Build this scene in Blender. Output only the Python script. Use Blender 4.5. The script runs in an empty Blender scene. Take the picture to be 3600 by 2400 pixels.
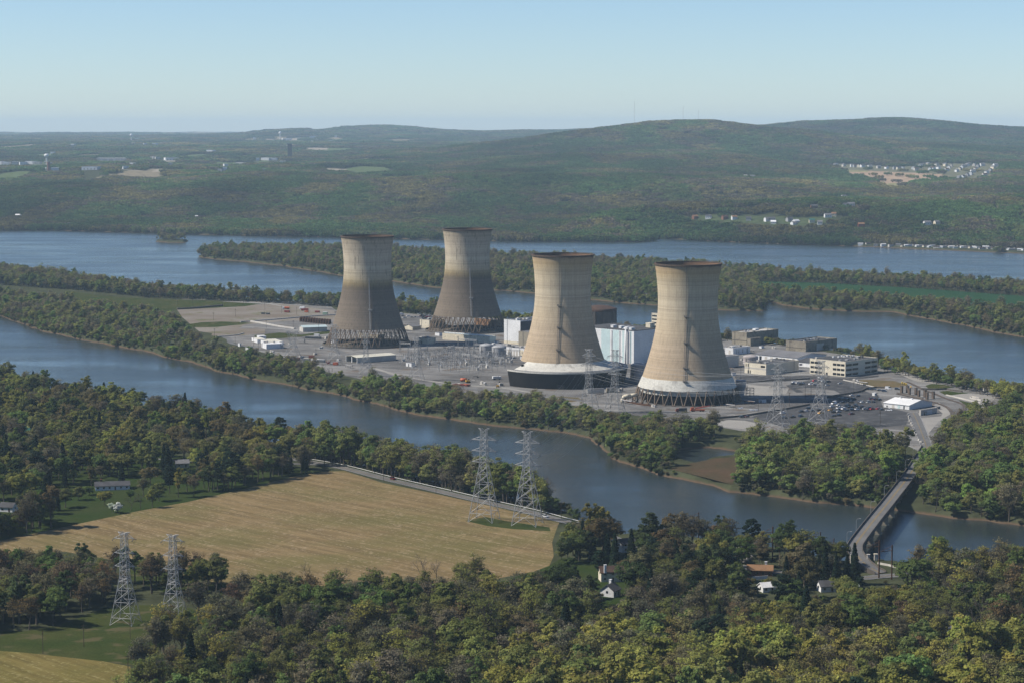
import bpy, bmesh, math, random
import numpy as np
from mathutils import Vector, Matrix, geometry

# ------------------------------------------------------------------ camera, sky, sun, exposure
RAD = math.radians
F, CX, CY, HOR, H = 7433.0, 1800.0, 1200.0, 457.7, 236.0      # photo pixels (3600x2400) and metres
PITCH = math.atan((CY - HOR) / F)
scene = bpy.context.scene
COL = scene.collection
cam_d = bpy.data.cameras.new('camera')
cam_d.sensor_width = 36.0
cam_d.lens = 36.0 * F / 3600.0
cam_d.clip_start = 1.0
cam_d.clip_end = 90000.0
cam = bpy.data.objects.new('camera', cam_d)
COL.objects.link(cam)
cam.location = (0, 0, H)
cam.rotation_euler = (math.pi / 2 - PITCH, 0, 0)
scene.camera = cam

SUN_EL, SUN_TOWARDS = RAD(45), RAD(3)          # sun high at the left
sun_dir = Vector((-math.cos(SUN_TOWARDS) * math.cos(SUN_EL), -math.sin(SUN_TOWARDS) * math.cos(SUN_EL), math.sin(SUN_EL)))
world = bpy.data.worlds.new('World')
scene.world = world
world.use_nodes = True
wn = world.node_tree
sky = wn.nodes.new('ShaderNodeTexSky')
sky.sky_type = 'NISHITA'
sky.sun_disc = False
sky.sun_elevation = SUN_EL
sky.sun_rotation = math.atan2(sun_dir.x, sun_dir.y)
sky.altitude = 1500
sky.air_density = 1.0
sky.dust_density = 0.5
sky.ozone_density = 6.0
wn.links.new(sky.outputs[0], wn.nodes['Background'].inputs[0])
wn.nodes['Background'].inputs[1].default_value = 0.079
sun_l = bpy.data.lights.new('sun', 'SUN')
sun_l.energy = 4.5
sun_l.angle = RAD(0.5)
sun_l.color = (1.0, 0.92, 0.80)
sun = bpy.data.objects.new('sun', sun_l)
COL.objects.link(sun)
sun.rotation_euler = sun_dir.to_track_quat('Z', 'Y').to_euler()
sun.location = (-400, 600, 700)
vs = scene.view_settings
vs.view_transform = 'Standard'
vs.look = 'None'
vs.gamma = 1.0
vs.exposure = 0.7
vs.use_curve_mapping = False
scene.cycles.max_bounces = 5
scene.cycles.diffuse_bounces = 2
scene.cycles.glossy_bounces = 2
scene.cycles.transmission_bounces = 2
scene.cycles.transparent_max_bounces = 4
scene.cycles.volume_bounces = 0
scene.cycles.use_denoising = True

# ------------------------------------------------------------------ pixel <-> place
CP, SP = math.cos(PITCH), math.sin(PITCH)


def ray(x, y):
    u, v = (x - CX) / F, (CY - y) / F
    return u, CP + v * SP, -SP + v * CP


def P(x, y, z=4.0):
    """the place at height z that shows at photo pixel (x, y)"""
    a, b, c = ray(x, y)
    t = (z - H) / c
    return Vector((a * t, b * t, z))


def PY(x, y, Y):
    """the place at depth Y that shows at photo pixel (x, y)"""
    a, b, c = ray(x, y)
    t = Y / b
    return Vector((a * t, Y, H + c * t))


def proj(p):
    X, Y, Z = p[0], p[1], p[2] - H
    dep = Y * CP - Z * SP
    return CX + F * X / dep, CY - F * (Y * SP + Z * CP) / dep


def DD(pts):
    """list of points read at 2352x1568 -> photo pixels"""
    return [(x * 3600 / 2352, y * 3600 / 2352) for x, y in pts]


def ZZ(pts, ox, oy, s):
    """list of points read in an enlarged crop -> photo pixels"""
    return [(ox + x / s, oy + y / s) for x, y in pts]


def W(pts, z=4.0):
    return [P(x, y, z) for x, y in pts]


# ------------------------------------------------------------------ noise
_rs = np.random.RandomState(7)
_tab = _rs.rand(256, 256)


def vnoise(x, y):
    x = np.asarray(x, float); y = np.asarray(y, float)
    xi = np.floor(x).astype(int); yi = np.floor(y).astype(int)
    fx = x - xi; fy = y - yi
    fx = fx * fx * (3 - 2 * fx); fy = fy * fy * (3 - 2 * fy)
    a = _tab[xi % 256, yi % 256]; b = _tab[(xi + 1) % 256, yi % 256]
    c = _tab[xi % 256, (yi + 1) % 256]; d = _tab[(xi + 1) % 256, (yi + 1) % 256]
    return (a * (1 - fx) + b * fx) * (1 - fy) + (c * (1 - fx) + d * fx) * fy - 0.5


def fbm(x, y, o=3):
    s, a = 0, 1.0
    for k in range(o):
        s = s + a * vnoise(x * 2 ** k + 17.3 * k, y * 2 ** k + 5.1 * k)
        a *= 0.5
    return s


# ------------------------------------------------------------------ land outlines (read at 2352x1568)
MAINLAND = DD([(-900, 760), (-300, 832), (0, 878), (200, 925), (400, 962), (600, 1008), (720, 1040), (850, 1072), (1000, 1105), (1110, 1130),
               (1210, 1152), (1290, 1176), (1360, 1205), (1420, 1228), (1600, 1235), (1830, 1262), (1930, 1290), (2000, 1286), (2080, 1293),
               (2180, 1296), (2352, 1285), (2700, 1262), (3300, 1240), (3300, 3000), (-900, 3000)])
ISLAND = DD([(-900, 660), (-300, 690), (0, 722), (100, 758), (330, 803), (430, 826), (520, 852), (620, 872), (720, 892), (800, 908), (960, 948),
             (1100, 968), (1300, 988), (1350, 1000), (1400, 1045), (1440, 1062), (1520, 1082), (1640, 1107), (1670, 1122), (1780, 1134), (1880, 1148), (2000, 1156),
             (2100, 1168), (2200, 1183), (2352, 1197), (2700, 1235), (3300, 1300), (3300, 1120), (2700, 985), (2352, 912), (2150, 866), (2020, 832), (1930, 808), (1800, 792),
             (1660, 778), (1500, 762), (1330, 748), (1160, 732), (1000, 716), (900, 706), (770, 697), (640, 690), (440, 676), (300, 664),
             (150, 640), (0, 622), (-300, 600), (-900, 570)])
INLET = DD([(1545, 1050), (1570, 1028), (1640, 1022), (1695, 1030), (1690, 1045), (1640, 1050), (1590, 1064)])
MIDDLE = DD([(455, 588), (500, 594), (560, 599), (640, 607), (780, 630), (900, 643), (1000, 658), (1160, 665), (1230, 671), (1400, 690), (1500, 698),
             (1660, 709), (1752, 711), (1766, 690), (1800, 698), (1860, 706), (1950, 712), (2050, 714), (2150, 732), (2352, 771), (2700, 840), (3300, 950), (3300, 705), (2700, 682),
             (2352, 664), (2100, 650), (1900, 640), (1760, 630), (1650, 622), (1500, 612), (1360, 604), (1150, 594), (1000, 585), (780, 578), (600, 574), (480, 578)])
ISLET = DD([(355, 553), (372, 549), (405, 549), (430, 552), (425, 556), (390, 556)])
FARSIDE = DD([(-1200, 527), (-300, 527), (0, 528), (150, 528), (240, 531), (500, 538), (800, 544), (1000, 549), (1200, 553), (1470, 554), (1490, 552), (1505, 546),
              (1800, 559), (2020, 566), (2352, 581), (2700, 596), (3500, 620)])


def wpoly(S, z=2.0):
    return np.array([(p.x, p.y) for p in W(S, z)])


W_MAIN, W_ISL, W_INLET, W_MID, W_ISLET = (wpoly(q) for q in (MAINLAND, ISLAND, INLET, MIDDLE, ISLET))
_fs = wpoly(FARSIDE)
W_FAR = np.vstack([_fs, [(30000, 45000), (-30000, 45000)]])


def inside(X, Y, poly):
    r = np.zeros(X.shape, bool)
    n = len(poly)
    for i in range(n):
        x1, y1 = poly[i]; x2, y2 = poly[(i + 1) % n]
        if y1 == y2:
            continue
        c = ((y1 > Y) != (y2 > Y)) & (X < (x2 - x1) * (Y - y1) / (y2 - y1) + x1)
        r ^= c
    return r


def sdist(X, Y, poly):
    d = np.full(X.shape, 1e12)
    n = len(poly)
    for i in range(n):
        x1, y1 = poly[i]; x2, y2 = poly[(i + 1) % n]
        dx, dy = x2 - x1, y2 - y1
        t = np.clip(((X - x1) * dx + (Y - y1) * dy) / (dx * dx + dy * dy + 1e-9), 0, 1)
        d = np.minimum(d, (X - x1 - t * dx) ** 2 + (Y - y1 - t * dy) ** 2)
    d = np.sqrt(d)
    return np.where(inside(X, Y, poly), d, -d)


def sstep(a, b, x):
    t = np.clip((x - a) / (b - a), 0, 1)
    return t * t * (3 - 2 * t)


# far country: the plain climbs slowly, ridges stand on it
BASE = [(0, 3), (4200, 3), (5000, 5), (5350, 10), (5900, 48), (6300, 66), (7000, 84), (8000, 98), (10000, 116), (13000, 145), (17000, 172), (24000, 190), (32000, 196), (60000, 190)]
RIDGES = [  # depth, width in front, width behind, crest line (read at 2352x1568)
    (4950, 420, 900, [(-600, 540), (1000, 540), (1250, 515), (1400, 480), (1500, 468), (1650, 458), (1780, 452), (1900, 446), (2050, 455), (2200, 448), (2352, 440), (2700, 440)]),
    (6250, 480, 1200, [(-600, 426), (0, 424), (150, 415), (300, 420), (480, 412), (560, 406), (700, 417), (900, 408), (1000, 402), (1150, 398), (1300, 396), (1450, 398), (1600, 402), (1800, 412), (1950, 418), (2100, 415), (2352, 408), (2900, 410)]),
    (7700, 800, 1500, [(700, 400), (900, 384), (1100, 362), (1300, 350), (1500, 352), (1700, 355), (1900, 378), (2100, 374), (2352, 366), (2900, 370)]),
    (9600, 1000, 1800, [(700, 352), (1000, 333), (1130, 319), (1240, 305), (1340, 292), (1420, 282), (1490, 272), (1560, 269), (1640, 269), (1700, 277), (1780, 287), (1860, 294), (1950, 306), (2100, 320), (2352, 332), (2900, 340)]),
    (12500, 1500, 2000, [(1400, 322), (1600, 302), (1760, 282), (1850, 272), (1950, 270), (2030, 264), (2090, 265), (2150, 271), (2250, 283), (2300, 286), (2400, 290), (2900, 300)]),
    (17500, 2500, 3500, [(-600, 304), (0, 305), (200, 303.5), (300, 304), (480, 302), (560, 299), (620, 291), (690, 287), (730, 292), (800, 283), (880, 280), (940, 283), (1000, 290), (1100, 294), (1200, 291), (1300, 291), (1380, 288), (1420, 291), (1600, 293), (1900, 296), (2352, 298), (2900, 300)]),
]
_rid = []
for dpt, w1, w2, prof in RIDGES:
    q = [PY(x, y, dpt) for x, y in DD(prof)]
    _rid.append((dpt, w1, w2, np.array([p.x / p.y for p in q]), np.array([p.z - (14 if dpt < 9000 else 22 if dpt < 15000 else 34) for p in q])))
_bx, _bz = np.array([b[0] for b in BASE], float), np.array([b[1] for b in BASE], float)


def far_z(X, Y):
    u = X / np.maximum(Y, 1)
    amp = sstep(5200, 7000, Y)
    z = np.interp(Y, _bx, _bz) + amp * (30 * fbm(X / 800, Y / 800, 3) + 14 * fbm(X / 280, Y / 280, 2))
    for dpt, w1, w2, us, zs in _rid:
        zr = np.interp(u, us, zs) + 6 * fbm(X / 300 + dpt, Y / 700, 2) - 38 * np.abs(fbm(X / 520 + dpt, Y / 1900, 2)) * np.clip(np.abs(Y - dpt) / (0.7 * w1), 0, 1)
        w = np.exp(-np.where(Y < dpt, ((Y - dpt) / w1) ** 2, ((Y - dpt) / w2) ** 2))
        z = z + np.maximum(zr - z, 0) * w
    return z


def land_sd(X, Y):
    """signed distance to the nearest shore: positive on land; and the far side's own"""
    wx = X + 7 * fbm(X / 40, Y / 40, 2) + 2.5 * fbm(X / 9, Y / 9, 2)
    wy = Y + 7 * fbm(X / 40 + 50, Y / 40 + 9, 2) + 2.5 * fbm(X / 9 + 31, Y / 9 + 7, 2)
    s = np.full(X.shape, -1e6)
    near = Y < 4300
    a = np.full(X.shape, -1e6)
    xs, ys = wx[near], wy[near]
    if xs.size:
        v = np.maximum(sdist(xs, ys, W_MAIN), np.minimum(sdist(xs, ys, W_ISL), -sdist(xs, ys, W_INLET)))
        v = np.maximum(v, sdist(xs, ys, W_MID))
        a[near] = v
    il = (Y > 3900) & (Y < 5200)
    if il.any():
        b = np.full(X.shape, -1e6)
        b[il] = sdist(wx[il], wy[il], W_ISLET)
        a = np.maximum(a, b)
    f = np.full(X.shape, -1e6)
    fa = Y > 3300
    if fa.any():
        f[fa] = sdist(wx[fa], wy[fa], W_FAR)
    return a, f


def ground_z(X, Y):
    X = np.atleast_1d(np.asarray(X, float)); Y = np.atleast_1d(np.asarray(Y, float))
    a, f = land_sd(X, Y)
    z = -3 + 7 * sstep(-4, 4.5, a)
    zf = far_z(X, Y)
    zfar = -3 + 6 * sstep(-7, 8, f) + np.maximum(zf - 3, 0) * sstep(0, 320, f)
    return np.maximum(z, zfar)


def hit(x, y):
    """where the photo's line of sight through pixel (x, y) meets the ground"""
    a, b, c = ray(x, y)
    Y = np.geomspace(700, 40000, 6000)
    X = a / b * Y; Z = H + c / b * Y
    g = np.maximum(ground_z(X, Y), 0)
    k = np.argmax(Z <= g)
    return Vector((X[k], Y[k], g[k]))


# ------------------------------------------------------------------ materials
def new_mat(name):
    m = bpy.data.materials.new(name)
    m.use_nodes = True
    nt = m.node_tree
    return m, nt, nt.nodes['Principled BSDF']


def N(nt, t, **kw):
    n = nt.nodes.new(t)
    for k, v in kw.items():
        setattr(n, k, v)
    return n


def setin(n, **kw):
    for k, v in kw.items():
        n.inputs[k.replace('_', ' ')].default_value = v


def mixc(nt, fac, a, b, mode='MIX'):
    n = N(nt, 'ShaderNodeMix', data_type='RGBA', blend_type=mode)
    for s, v in ((0, fac), (6, a), (7, b)):
        if isinstance(v, bpy.types.NodeSocket):
            nt.links.new(v, n.inputs[s])
        else:
            n.inputs[s].default_value = v if s == 0 else (*v, 1) if len(v) == 3 else v
    return n.outputs[2]


def math_(nt, op, a, b=0.0, c=0.0):
    n = N(nt, 'ShaderNodeMath', operation=op)
    for i, v in enumerate((a, b, c)):
        if isinstance(v, bpy.types.NodeSocket):
            nt.links.new(v, n.inputs[i])
        else:
            n.inputs[i].default_value = v
    return n.outputs[0]


def noise(nt, vec, scale, detail=3.0, rough=0.55):
    n = N(nt, 'ShaderNodeTexNoise')
    n.inputs['Scale'].default_value = scale
    n.inputs['Detail'].default_value = detail
    n.inputs['Roughness'].default_value = rough
    if vec is not None:
        nt.links.new(vec, n.inputs['Vector'])
    return n.outputs['Fac']


def ramp(nt, fac, stops):
    n = N(nt, 'ShaderNodeValToRGB')
    e = n.color_ramp.elements
    while len(e) < len(stops):
        e.new(0.5)
    for k, (p, c) in enumerate(stops):
        e[k].position = p
        e[k].color = (*c, 1) if len(c) == 3 else c
    nt.links.new(fac, n.inputs[0])
    return n.outputs[0]


def pos(nt, kind='Object'):
    return N(nt, 'ShaderNodeTexCoord').outputs[kind]


def geo_pos(nt):
    return N(nt, 'ShaderNodeNewGeometry').outputs['Position']


def vscale(nt, vec, s):
    n = N(nt, 'ShaderNodeVectorMath', operation='MULTIPLY')
    nt.links.new(vec, n.inputs[0])
    n.inputs[1].default_value = s
    return n.outputs[0]


def mottled(name, c1, c2, scale=0.05, fine=1.0, rough=0.85, spec=0.3, c3=None, world_space=True, metallic=0.0):
    q_ = 0.8 if max(c1) > 0.5 else 0.62
    c1, c2 = tuple(x * q_ for x in c1), tuple(x * q_ for x in c2)
    c3 = None if c3 is None else tuple(x * q_ for x in c3)
    """weathered surface: broad blotches between two colours and a finer grain"""
    m, nt, b = new_mat(name)
    p = geo_pos(nt) if world_space else pos(nt)
    n1 = noise(nt, p, scale, 5)
    n2 = noise(nt, p, fine, 3)
    f = ramp(nt, n1, [(0.36, (0, 0, 0)), (0.64, (1, 1, 1))])
    c = mixc(nt, f, c1, c2)
    g = ramp(nt, n2, [(0.3, (0.82,) * 3), (0.7, (1.15,) * 3)])
    c = mixc(nt, 1.0, c, g, 'MULTIPLY')
    if c3 is not None:
        n3 = noise(nt, p, scale * 2.7, 4)
        c = mixc(nt, ramp(nt, n3, [(0.56, (0, 0, 0)), (0.66, (1, 1, 1))]), c, c3)
    nt.links.new(c, b.inputs['Base Color'])
    setin(b, Roughness=rough, Metallic=metallic)
    b.inputs['Specular IOR Level'].default_value = spec * (0.0 if rough > 0.92 else 0.35 if rough > 0.75 else 1.0)
    return m


def plain(name, c, rough=0.6, metallic=0.0, spec=0.4, var=0.25, scale=0.6):
    c2 = tuple(x * (1 - var) for x in c)
    return mottled(name, c, c2, scale, scale * 5, rough, spec, metallic=metallic)


def tinted(name, rough=0.5, spec=0.4, metallic=0.0, coat=0.0):
    """colour comes from each object's own custom property 'tint'"""
    m, nt, b = new_mat(name)
    a = N(nt, 'ShaderNodeAttribute', attribute_type='INSTANCER', attribute_name='tint')
    g = ramp(nt, noise(nt, geo_pos(nt), 1.3, 3), [(0.3, (0.85,) * 3), (0.7, (1.1,) * 3)])
    nt.links.new(mixc(nt, 1.0, a.outputs['Color'], g, 'MULTIPLY'), b.inputs['Base Color'])
    setin(b, Roughness=rough, Metallic=metallic)
    b.inputs['Specular IOR Level'].default_value = spec
    b.inputs['Coat Weight'].default_value = coat
    return m


def foliage_mat(name, trans=0.48):
    m, nt, b = new_mat(name)
    a = N(nt, 'ShaderNodeAttribute', attribute_type='INSTANCER', attribute_name='tint')
    s = N(nt, 'ShaderNodeAttribute', attribute_type='GEOMETRY', attribute_name='shade')
    isl = N(nt, 'ShaderNodeNewGeometry').outputs['Random Per Island']
    k = math_(nt, 'MULTIPLY_ADD', isl, 0.7, 1.22)
    k = math_(nt, 'MULTIPLY', k, s.outputs['Fac'])
    v = N(nt, 'ShaderNodeVectorMath', operation='SCALE')
    nt.links.new(a.outputs['Color'], v.inputs[0]); nt.links.new(k, v.inputs['Scale'])
    hs = N(nt, 'ShaderNodeHueSaturation')
    nt.links.new(v.outputs[0], hs.inputs['Color'])
    nt.links.new(math_(nt, 'MULTIPLY_ADD', isl, 0.024, 0.488), hs.inputs['Hue'])
    nt.links.new(hs.outputs[0], b.inputs['Base Color'])
    setin(b, Roughness=0.75)
    b.inputs['Specular IOR Level'].default_value = 0.02
    t = N(nt, 'ShaderNodeBsdfTranslucent')
    nt.links.new(hs.outputs[0], t.inputs['Color'])
    mx = N(nt, 'ShaderNodeMixShader')
    mx.inputs[0].default_value = trans
    nt.links.new(b.outputs[0], mx.inputs[1]); nt.links.new(t.outputs[0], mx.inputs[2])
    nt.links.new(mx.outputs[0], nt.nodes['Material Output'].inputs['Surface'])
    return m


M = {}
M['leaf'] = foliage_mat('foliage')
M['bark'] = mottled('bark', (0.10, 0.08, 0.06), (0.16, 0.14, 0.115), 0.7, 4)
M['paint'] = tinted('car_paint', 0.3, 0.5, coat=0.4)
M['tint_wall'] = tinted('painted_wall', 0.8, 0.2)
M['glass'] = plain('dark_glass', (0.02, 0.024, 0.03), 0.15, spec=0.6)
M['tyre'] = plain('rubber', (0.015, 0.015, 0.016), 0.8)
M['steel'] = plain('galvanised_steel', (0.42, 0.43, 0.44), 0.5, 0.0, 0.5)
M['steel_dark'] = plain('weathered_steel', (0.13, 0.13, 0.135), 0.6)
M['rust'] = plain('rusty_steel', (0.12, 0.06, 0.035), 0.8)
M['wood'] = plain('weathered_wood', (0.11, 0.085, 0.065), 0.85)
M['white'] = mottled('white_cladding', (0.72, 0.73, 0.74), (0.62, 0.63, 0.64), 0.08, 1.1, 0.6)
M['teal'] = mottled('pale_teal_cladding', (0.48, 0.61, 0.62), (0.44, 0.56, 0.58), 0.08, 1.1, 0.6)
M['cream'] = mottled('cream_wall', (0.66, 0.60, 0.47), (0.56, 0.51, 0.40), 0.12, 1.2, 0.8, c3=(0.36, 0.33, 0.27))
M['office'] = mottled('office_wall', (0.66, 0.61, 0.49), (0.60, 0.55, 0.45), 0.12, 1.2, 0.8)
M['conc'] = mottled('stained_concrete', (0.40, 0.36, 0.28), (0.28, 0.25, 0.20), 0.09, 1.2, 0.9, c3=(0.19, 0.17, 0.14))
M['conc_light'] = mottled('pale_concrete', (0.52, 0.50, 0.46), (0.42, 0.40, 0.37), 0.09, 1.2, 0.9)
M['conc_dark'] = mottled('dark_concrete', (0.17, 0.15, 0.13), (0.11, 0.10, 0.09), 0.09, 1.2, 0.9)
M['roof_dark'] = mottled('dark_roofing', (0.075, 0.077, 0.082), (0.11, 0.11, 0.115), 0.06, 1.1, 0.9)
M['roof_grey'] = mottled('grey_roofing', (0.24, 0.24, 0.25), (0.19, 0.19, 0.20), 0.06, 1.1, 0.8)
M['roof_white'] = mottled('white_roofing', (0.74, 0.74, 0.74), (0.62, 0.62, 0.62), 0.06, 1.1, 0.7)
M['roof_teal'] = mottled('pale_metal_roofing', (0.46, 0.56, 0.57), (0.40, 0.49, 0.50), 0.06, 1.1, 0.6)
M['roof_cream'] = mottled('cream_roofing', (0.62, 0.60, 0.50), (0.52, 0.50, 0.42), 0.06, 1.1, 0.7)
M['roof_brown'] = mottled('brown_shingles', (0.12, 0.075, 0.055), (0.085, 0.055, 0.045), 0.2, 2.2, 0.9)
M['roof_tan'] = mottled('tan_shingles', (0.33, 0.19, 0.10), (0.26, 0.15, 0.085), 0.2, 2.2, 0.9)
M['roof_slate'] = mottled('slate_shingles', (0.12, 0.12, 0.13), (0.08, 0.08, 0.085), 0.2, 2.2, 0.9)
M['roof_green'] = mottled('green_metal_roofing', (0.03, 0.16, 0.12), (0.03, 0.12, 0.10), 0.2, 2.2, 0.6)
M['pier'] = mottled('pier_stone', (0.19, 0.145, 0.115), (0.14, 0.11, 0.09), 0.3, 3, 0.9)
M['brick'] = mottled('brick', (0.27, 0.13, 0.085), (0.20, 0.10, 0.07), 0.3, 3, 0.9)
M['orange'] = plain('orange_paint', (0.55, 0.11, 0.03), 0.5)
M['red'] = plain('red_paint', (0.34, 0.05, 0.03), 0.5)
M['yellow'] = plain('yellow_paint', (0.60, 0.33, 0.03), 0.5)
M['tank'] = mottled('tank_paint', (0.50, 0.46, 0.45), (0.42, 0.38, 0.37), 0.12, 0.9, 0.7)
M['tank_grey'] = mottled('grey_tank_paint', (0.46, 0.47, 0.48), (0.34, 0.34, 0.35), 0.25, 0.9, 0.6)
M['louvre'] = mottled('dark_louvres', (0.018, 0.016, 0.016), (0.03, 0.026, 0.024), 0.1, 1.0, 0.85, 0.15)
M['skirt'] = mottled('pale_skirt', (0.54, 0.53, 0.48), (0.45, 0.44, 0.40), 0.05, 0.7, 0.75, c3=(0.34, 0.33, 0.30))
M['leg'] = mottled('tower_leg_concrete', (0.26, 0.20, 0.15), (0.17, 0.13, 0.10), 0.12, 1.2, 0.9)
M['line_yellow'] = plain('yellow_line_paint', (0.36, 0.26, 0.10), 0.8)
M['line_white'] = plain('white_line_paint', (0.6, 0.6, 0.6), 0.8)
M['asphalt'] = mottled('asphalt', (0.060, 0.060, 0.063), (0.095, 0.095, 0.098), 0.045, 1.3, 0.9, c3=(0.14, 0.14, 0.14))
M['asphalt_old'] = mottled('worn_asphalt', (0.15, 0.15, 0.152), (0.20, 0.198, 0.195), 0.05, 1.3, 0.9)
M['gravel'] = mottled('gravel', (0.145, 0.14, 0.136), (0.265, 0.26, 0.256), 0.02, 0.5, 0.95, c3=(0.125, 0.11, 0.096))
M['gravel_light'] = mottled('pale_gravel', (0.40, 0.385, 0.355), (0.32, 0.31, 0.295), 0.03, 1.2, 0.95)
M['gravel_brown'] = mottled('brown_stony_ground', (0.22, 0.185, 0.15), (0.29, 0.265, 0.235), 0.018, 1.0, 0.95, c3=(0.17, 0.165, 0.09))
M['scrub'] = mottled('dry_scrub', (0.20, 0.15, 0.085), (0.13, 0.115, 0.06), 0.05, 1.0, 0.95)
M['stubble_olive'] = None
M['reeds'] = mottled('reed_bed', (0.115, 0.078, 0.05), (0.08, 0.07, 0.04), 0.05, 0.6, 0.95, 0.1)
M['grass'] = mottled('grass', (0.045, 0.066, 0.018), (0.07, 0.08, 0.026), 0.03, 0.9, 0.95, 0.1, c3=(0.11, 0.10, 0.05))
M['lawn'] = mottled('lawn', (0.036, 0.060, 0.015), (0.05, 0.066, 0.022), 0.03, 0.9, 0.95, 0.1)
M['crop'] = mottled('young_crop', (0.025, 0.075, 0.035), (0.035, 0.085, 0.035), 0.01, 0.3, 0.95, 0.1)

# ------------------------------------------------------------------ mesh building
class MB:
    """collects shapes and links them as one mesh object"""

    def __init__(self):
        self.v, self.f, self.m = [], [], []

    def add(self, vs_, fs_, mi=0):
        o = len(self.v)
        self.v.extend([tuple(p) for p in vs_])
        self.f.extend([tuple(i + o for i in q) for q in fs_])
        self.m.extend([mi] * len(fs_))
        return self

    def box(self, x0, x1, y0, y1, z0, z1, mi=0, mi_top=None):
        v = [(x0, y0, z0), (x1, y0, z0), (x1, y1, z0), (x0, y1, z0), (x0, y0, z1), (x1, y0, z1), (x1, y1, z1), (x0, y1, z1)]
        self.add(v, [(0, 3, 2, 1), (0, 1, 5, 4), (1, 2, 6, 5), (2, 3, 7, 6), (3, 0, 4, 7)], mi)
        self.add(v, [(4, 5, 6, 7)], mi if mi_top is None else mi_top)
        return self

    def bar(self, p, q, r=0.1, n=4, mi=0, r2=None, caps=True):
        p, q = Vector(p), Vector(q)
        d = q - p
        if d.length < 1e-6:
            return self
        d.normalize()
        a = d.orthogonal().normalized()
        b = d.cross(a)
        r2 = r if r2 is None else r2
        vs_ = []
        for c, rr in ((p, r), (q, r2)):
            for k in range(n):
                t = 2 * math.pi * (k + 0.5) / n
                vs_.append(c + (a * math.cos(t) + b * math.sin(t)) * rr)
        fs_ = [(k, (k + 1) % n, n + (k + 1) % n, n + k) for k in range(n)]
        if caps:
            fs_ += [tuple(range(n - 1, -1, -1)), tuple(range(n, 2 * n))]
        return self.add(vs_, fs_, mi)

    def tube(self, pts, r, n=4, mi=0):
        for a, b in zip(pts, pts[1:]):
            self.bar(a, b, r, n, mi)
        return self

    def lathe(self, prof, n=48, a0=0.0, a1=2 * math.pi, mi=0, c=(0, 0, 0), closed=False):
        full = abs(a1 - a0 - 2 * math.pi) < 1e-6
        na = n if full else n + 1
        vs_ = []
        for k in range(na):
            t = a0 + (a1 - a0) * k / n
            for r, z in prof:
                vs_.append((c[0] + r * math.cos(t), c[1] + r * math.sin(t), c[2] + z))
        m = len(prof)
        fs_ = []
        for k in range(n):
            k2 = (k + 1) % na
            for j in range(m if closed else m - 1):
                j2 = (j + 1) % m
                fs_.append((k * m + j, k2 * m + j, k2 * m + j2, k * m + j2))
        if not full and closed:
            fs_.append(tuple(range(m - 1, -1, -1)))
            fs_.append(tuple((na - 1) * m + j for j in range(m)))
        return self.add(vs_, fs_, mi)

    def prism(self, poly, z0, z1, mi=0, mi_top=None):
        n = len(poly)
        v = [(p[0], p[1], z0) for p in poly] + [(p[0], p[1], z1) for p in poly]
        self.add(v, [(k, (k + 1) % n, n + (k + 1) % n, n + k) for k in range(n)] + [tuple(range(n - 1, -1, -1))], mi)
        self.add(v, [tuple(range(n, 2 * n))], mi if mi_top is None else mi_top)
        return self

    def gable(self, x0, x1, y0, y1, z0, z1, over=0.4, along='y', th=0.25, mi=0):
        """two roof slopes with thickness, ridge along x or y"""
        if along == 'y':
            xm = (x0 + x1) / 2
            for s, xe in ((-1, x0 - over), (1, x1 + over)):
                dz = (z1 - z0) * over / max(0.1, (x1 - x0) / 2)
                self.add([(xm, y0 - over, z1), (xm, y1 + over, z1), (xe, y1 + over, z0 - dz), (xe, y0 - over, z0 - dz),
                          (xm, y0 - over, z1 + th), (xm, y1 + over, z1 + th), (xe, y1 + over, z0 - dz + th), (xe, y0 - over, z0 - dz + th)],
                         [(0, 1, 2, 3), (4, 7, 6, 5), (0, 4, 5, 1), (1, 5, 6, 2), (2, 6, 7, 3), (3, 7, 4, 0)], mi)
        else:
            ym = (y0 + y1) / 2
            for ye in (y0 - over, y1 + over):
                dz = (z1 - z0) * over / max(0.1, (y1 - y0) / 2)
                self.add([(x0 - over, ym, z1), (x1 + over, ym, z1), (x1 + over, ye, z0 - dz), (x0 - over, ye, z0 - dz),
                          (x0 - over, ym, z1 + th), (x1 + over, ym, z1 + th), (x1 + over, ye, z0 - dz + th), (x0 - over, ye, z0 - dz + th)],
                         [(0, 1, 2, 3), (4, 7, 6, 5), (0, 4, 5, 1), (1, 5, 6, 2), (2, 6, 7, 3), (3, 7, 4, 0)], mi)
        return self

    def gable_wall(self, x0, x1, y0, y1, z0, z1, zr, along='y', mi=0):
        """walls of a gabled house, closed up to just under the ridge"""
        if along == 'y':
            xm = (x0 + x1) / 2
            v = [(x0, y0, z0), (x1, y0, z0), (x1, y0, z1), (xm, y0, zr), (x0, y0, z1)]
            w = [(a, y1, c) for a, b, c in v]
        else:
            ym = (y0 + y1) / 2
            v = [(x0, y0, z0), (x0, y1, z0), (x0, y1, z1), (x0, ym, zr), (x0, y0, z1)]
            w = [(x1, b, c) for a, b, c in v]
        return self.add(v + w, [(0, 1, 2, 3, 4), (9, 8, 7, 6, 5), (0, 5, 6, 1), (1, 6, 7, 2), (2, 7, 8, 3), (3, 8, 9, 4), (4, 9, 5, 0)], mi)

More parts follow.
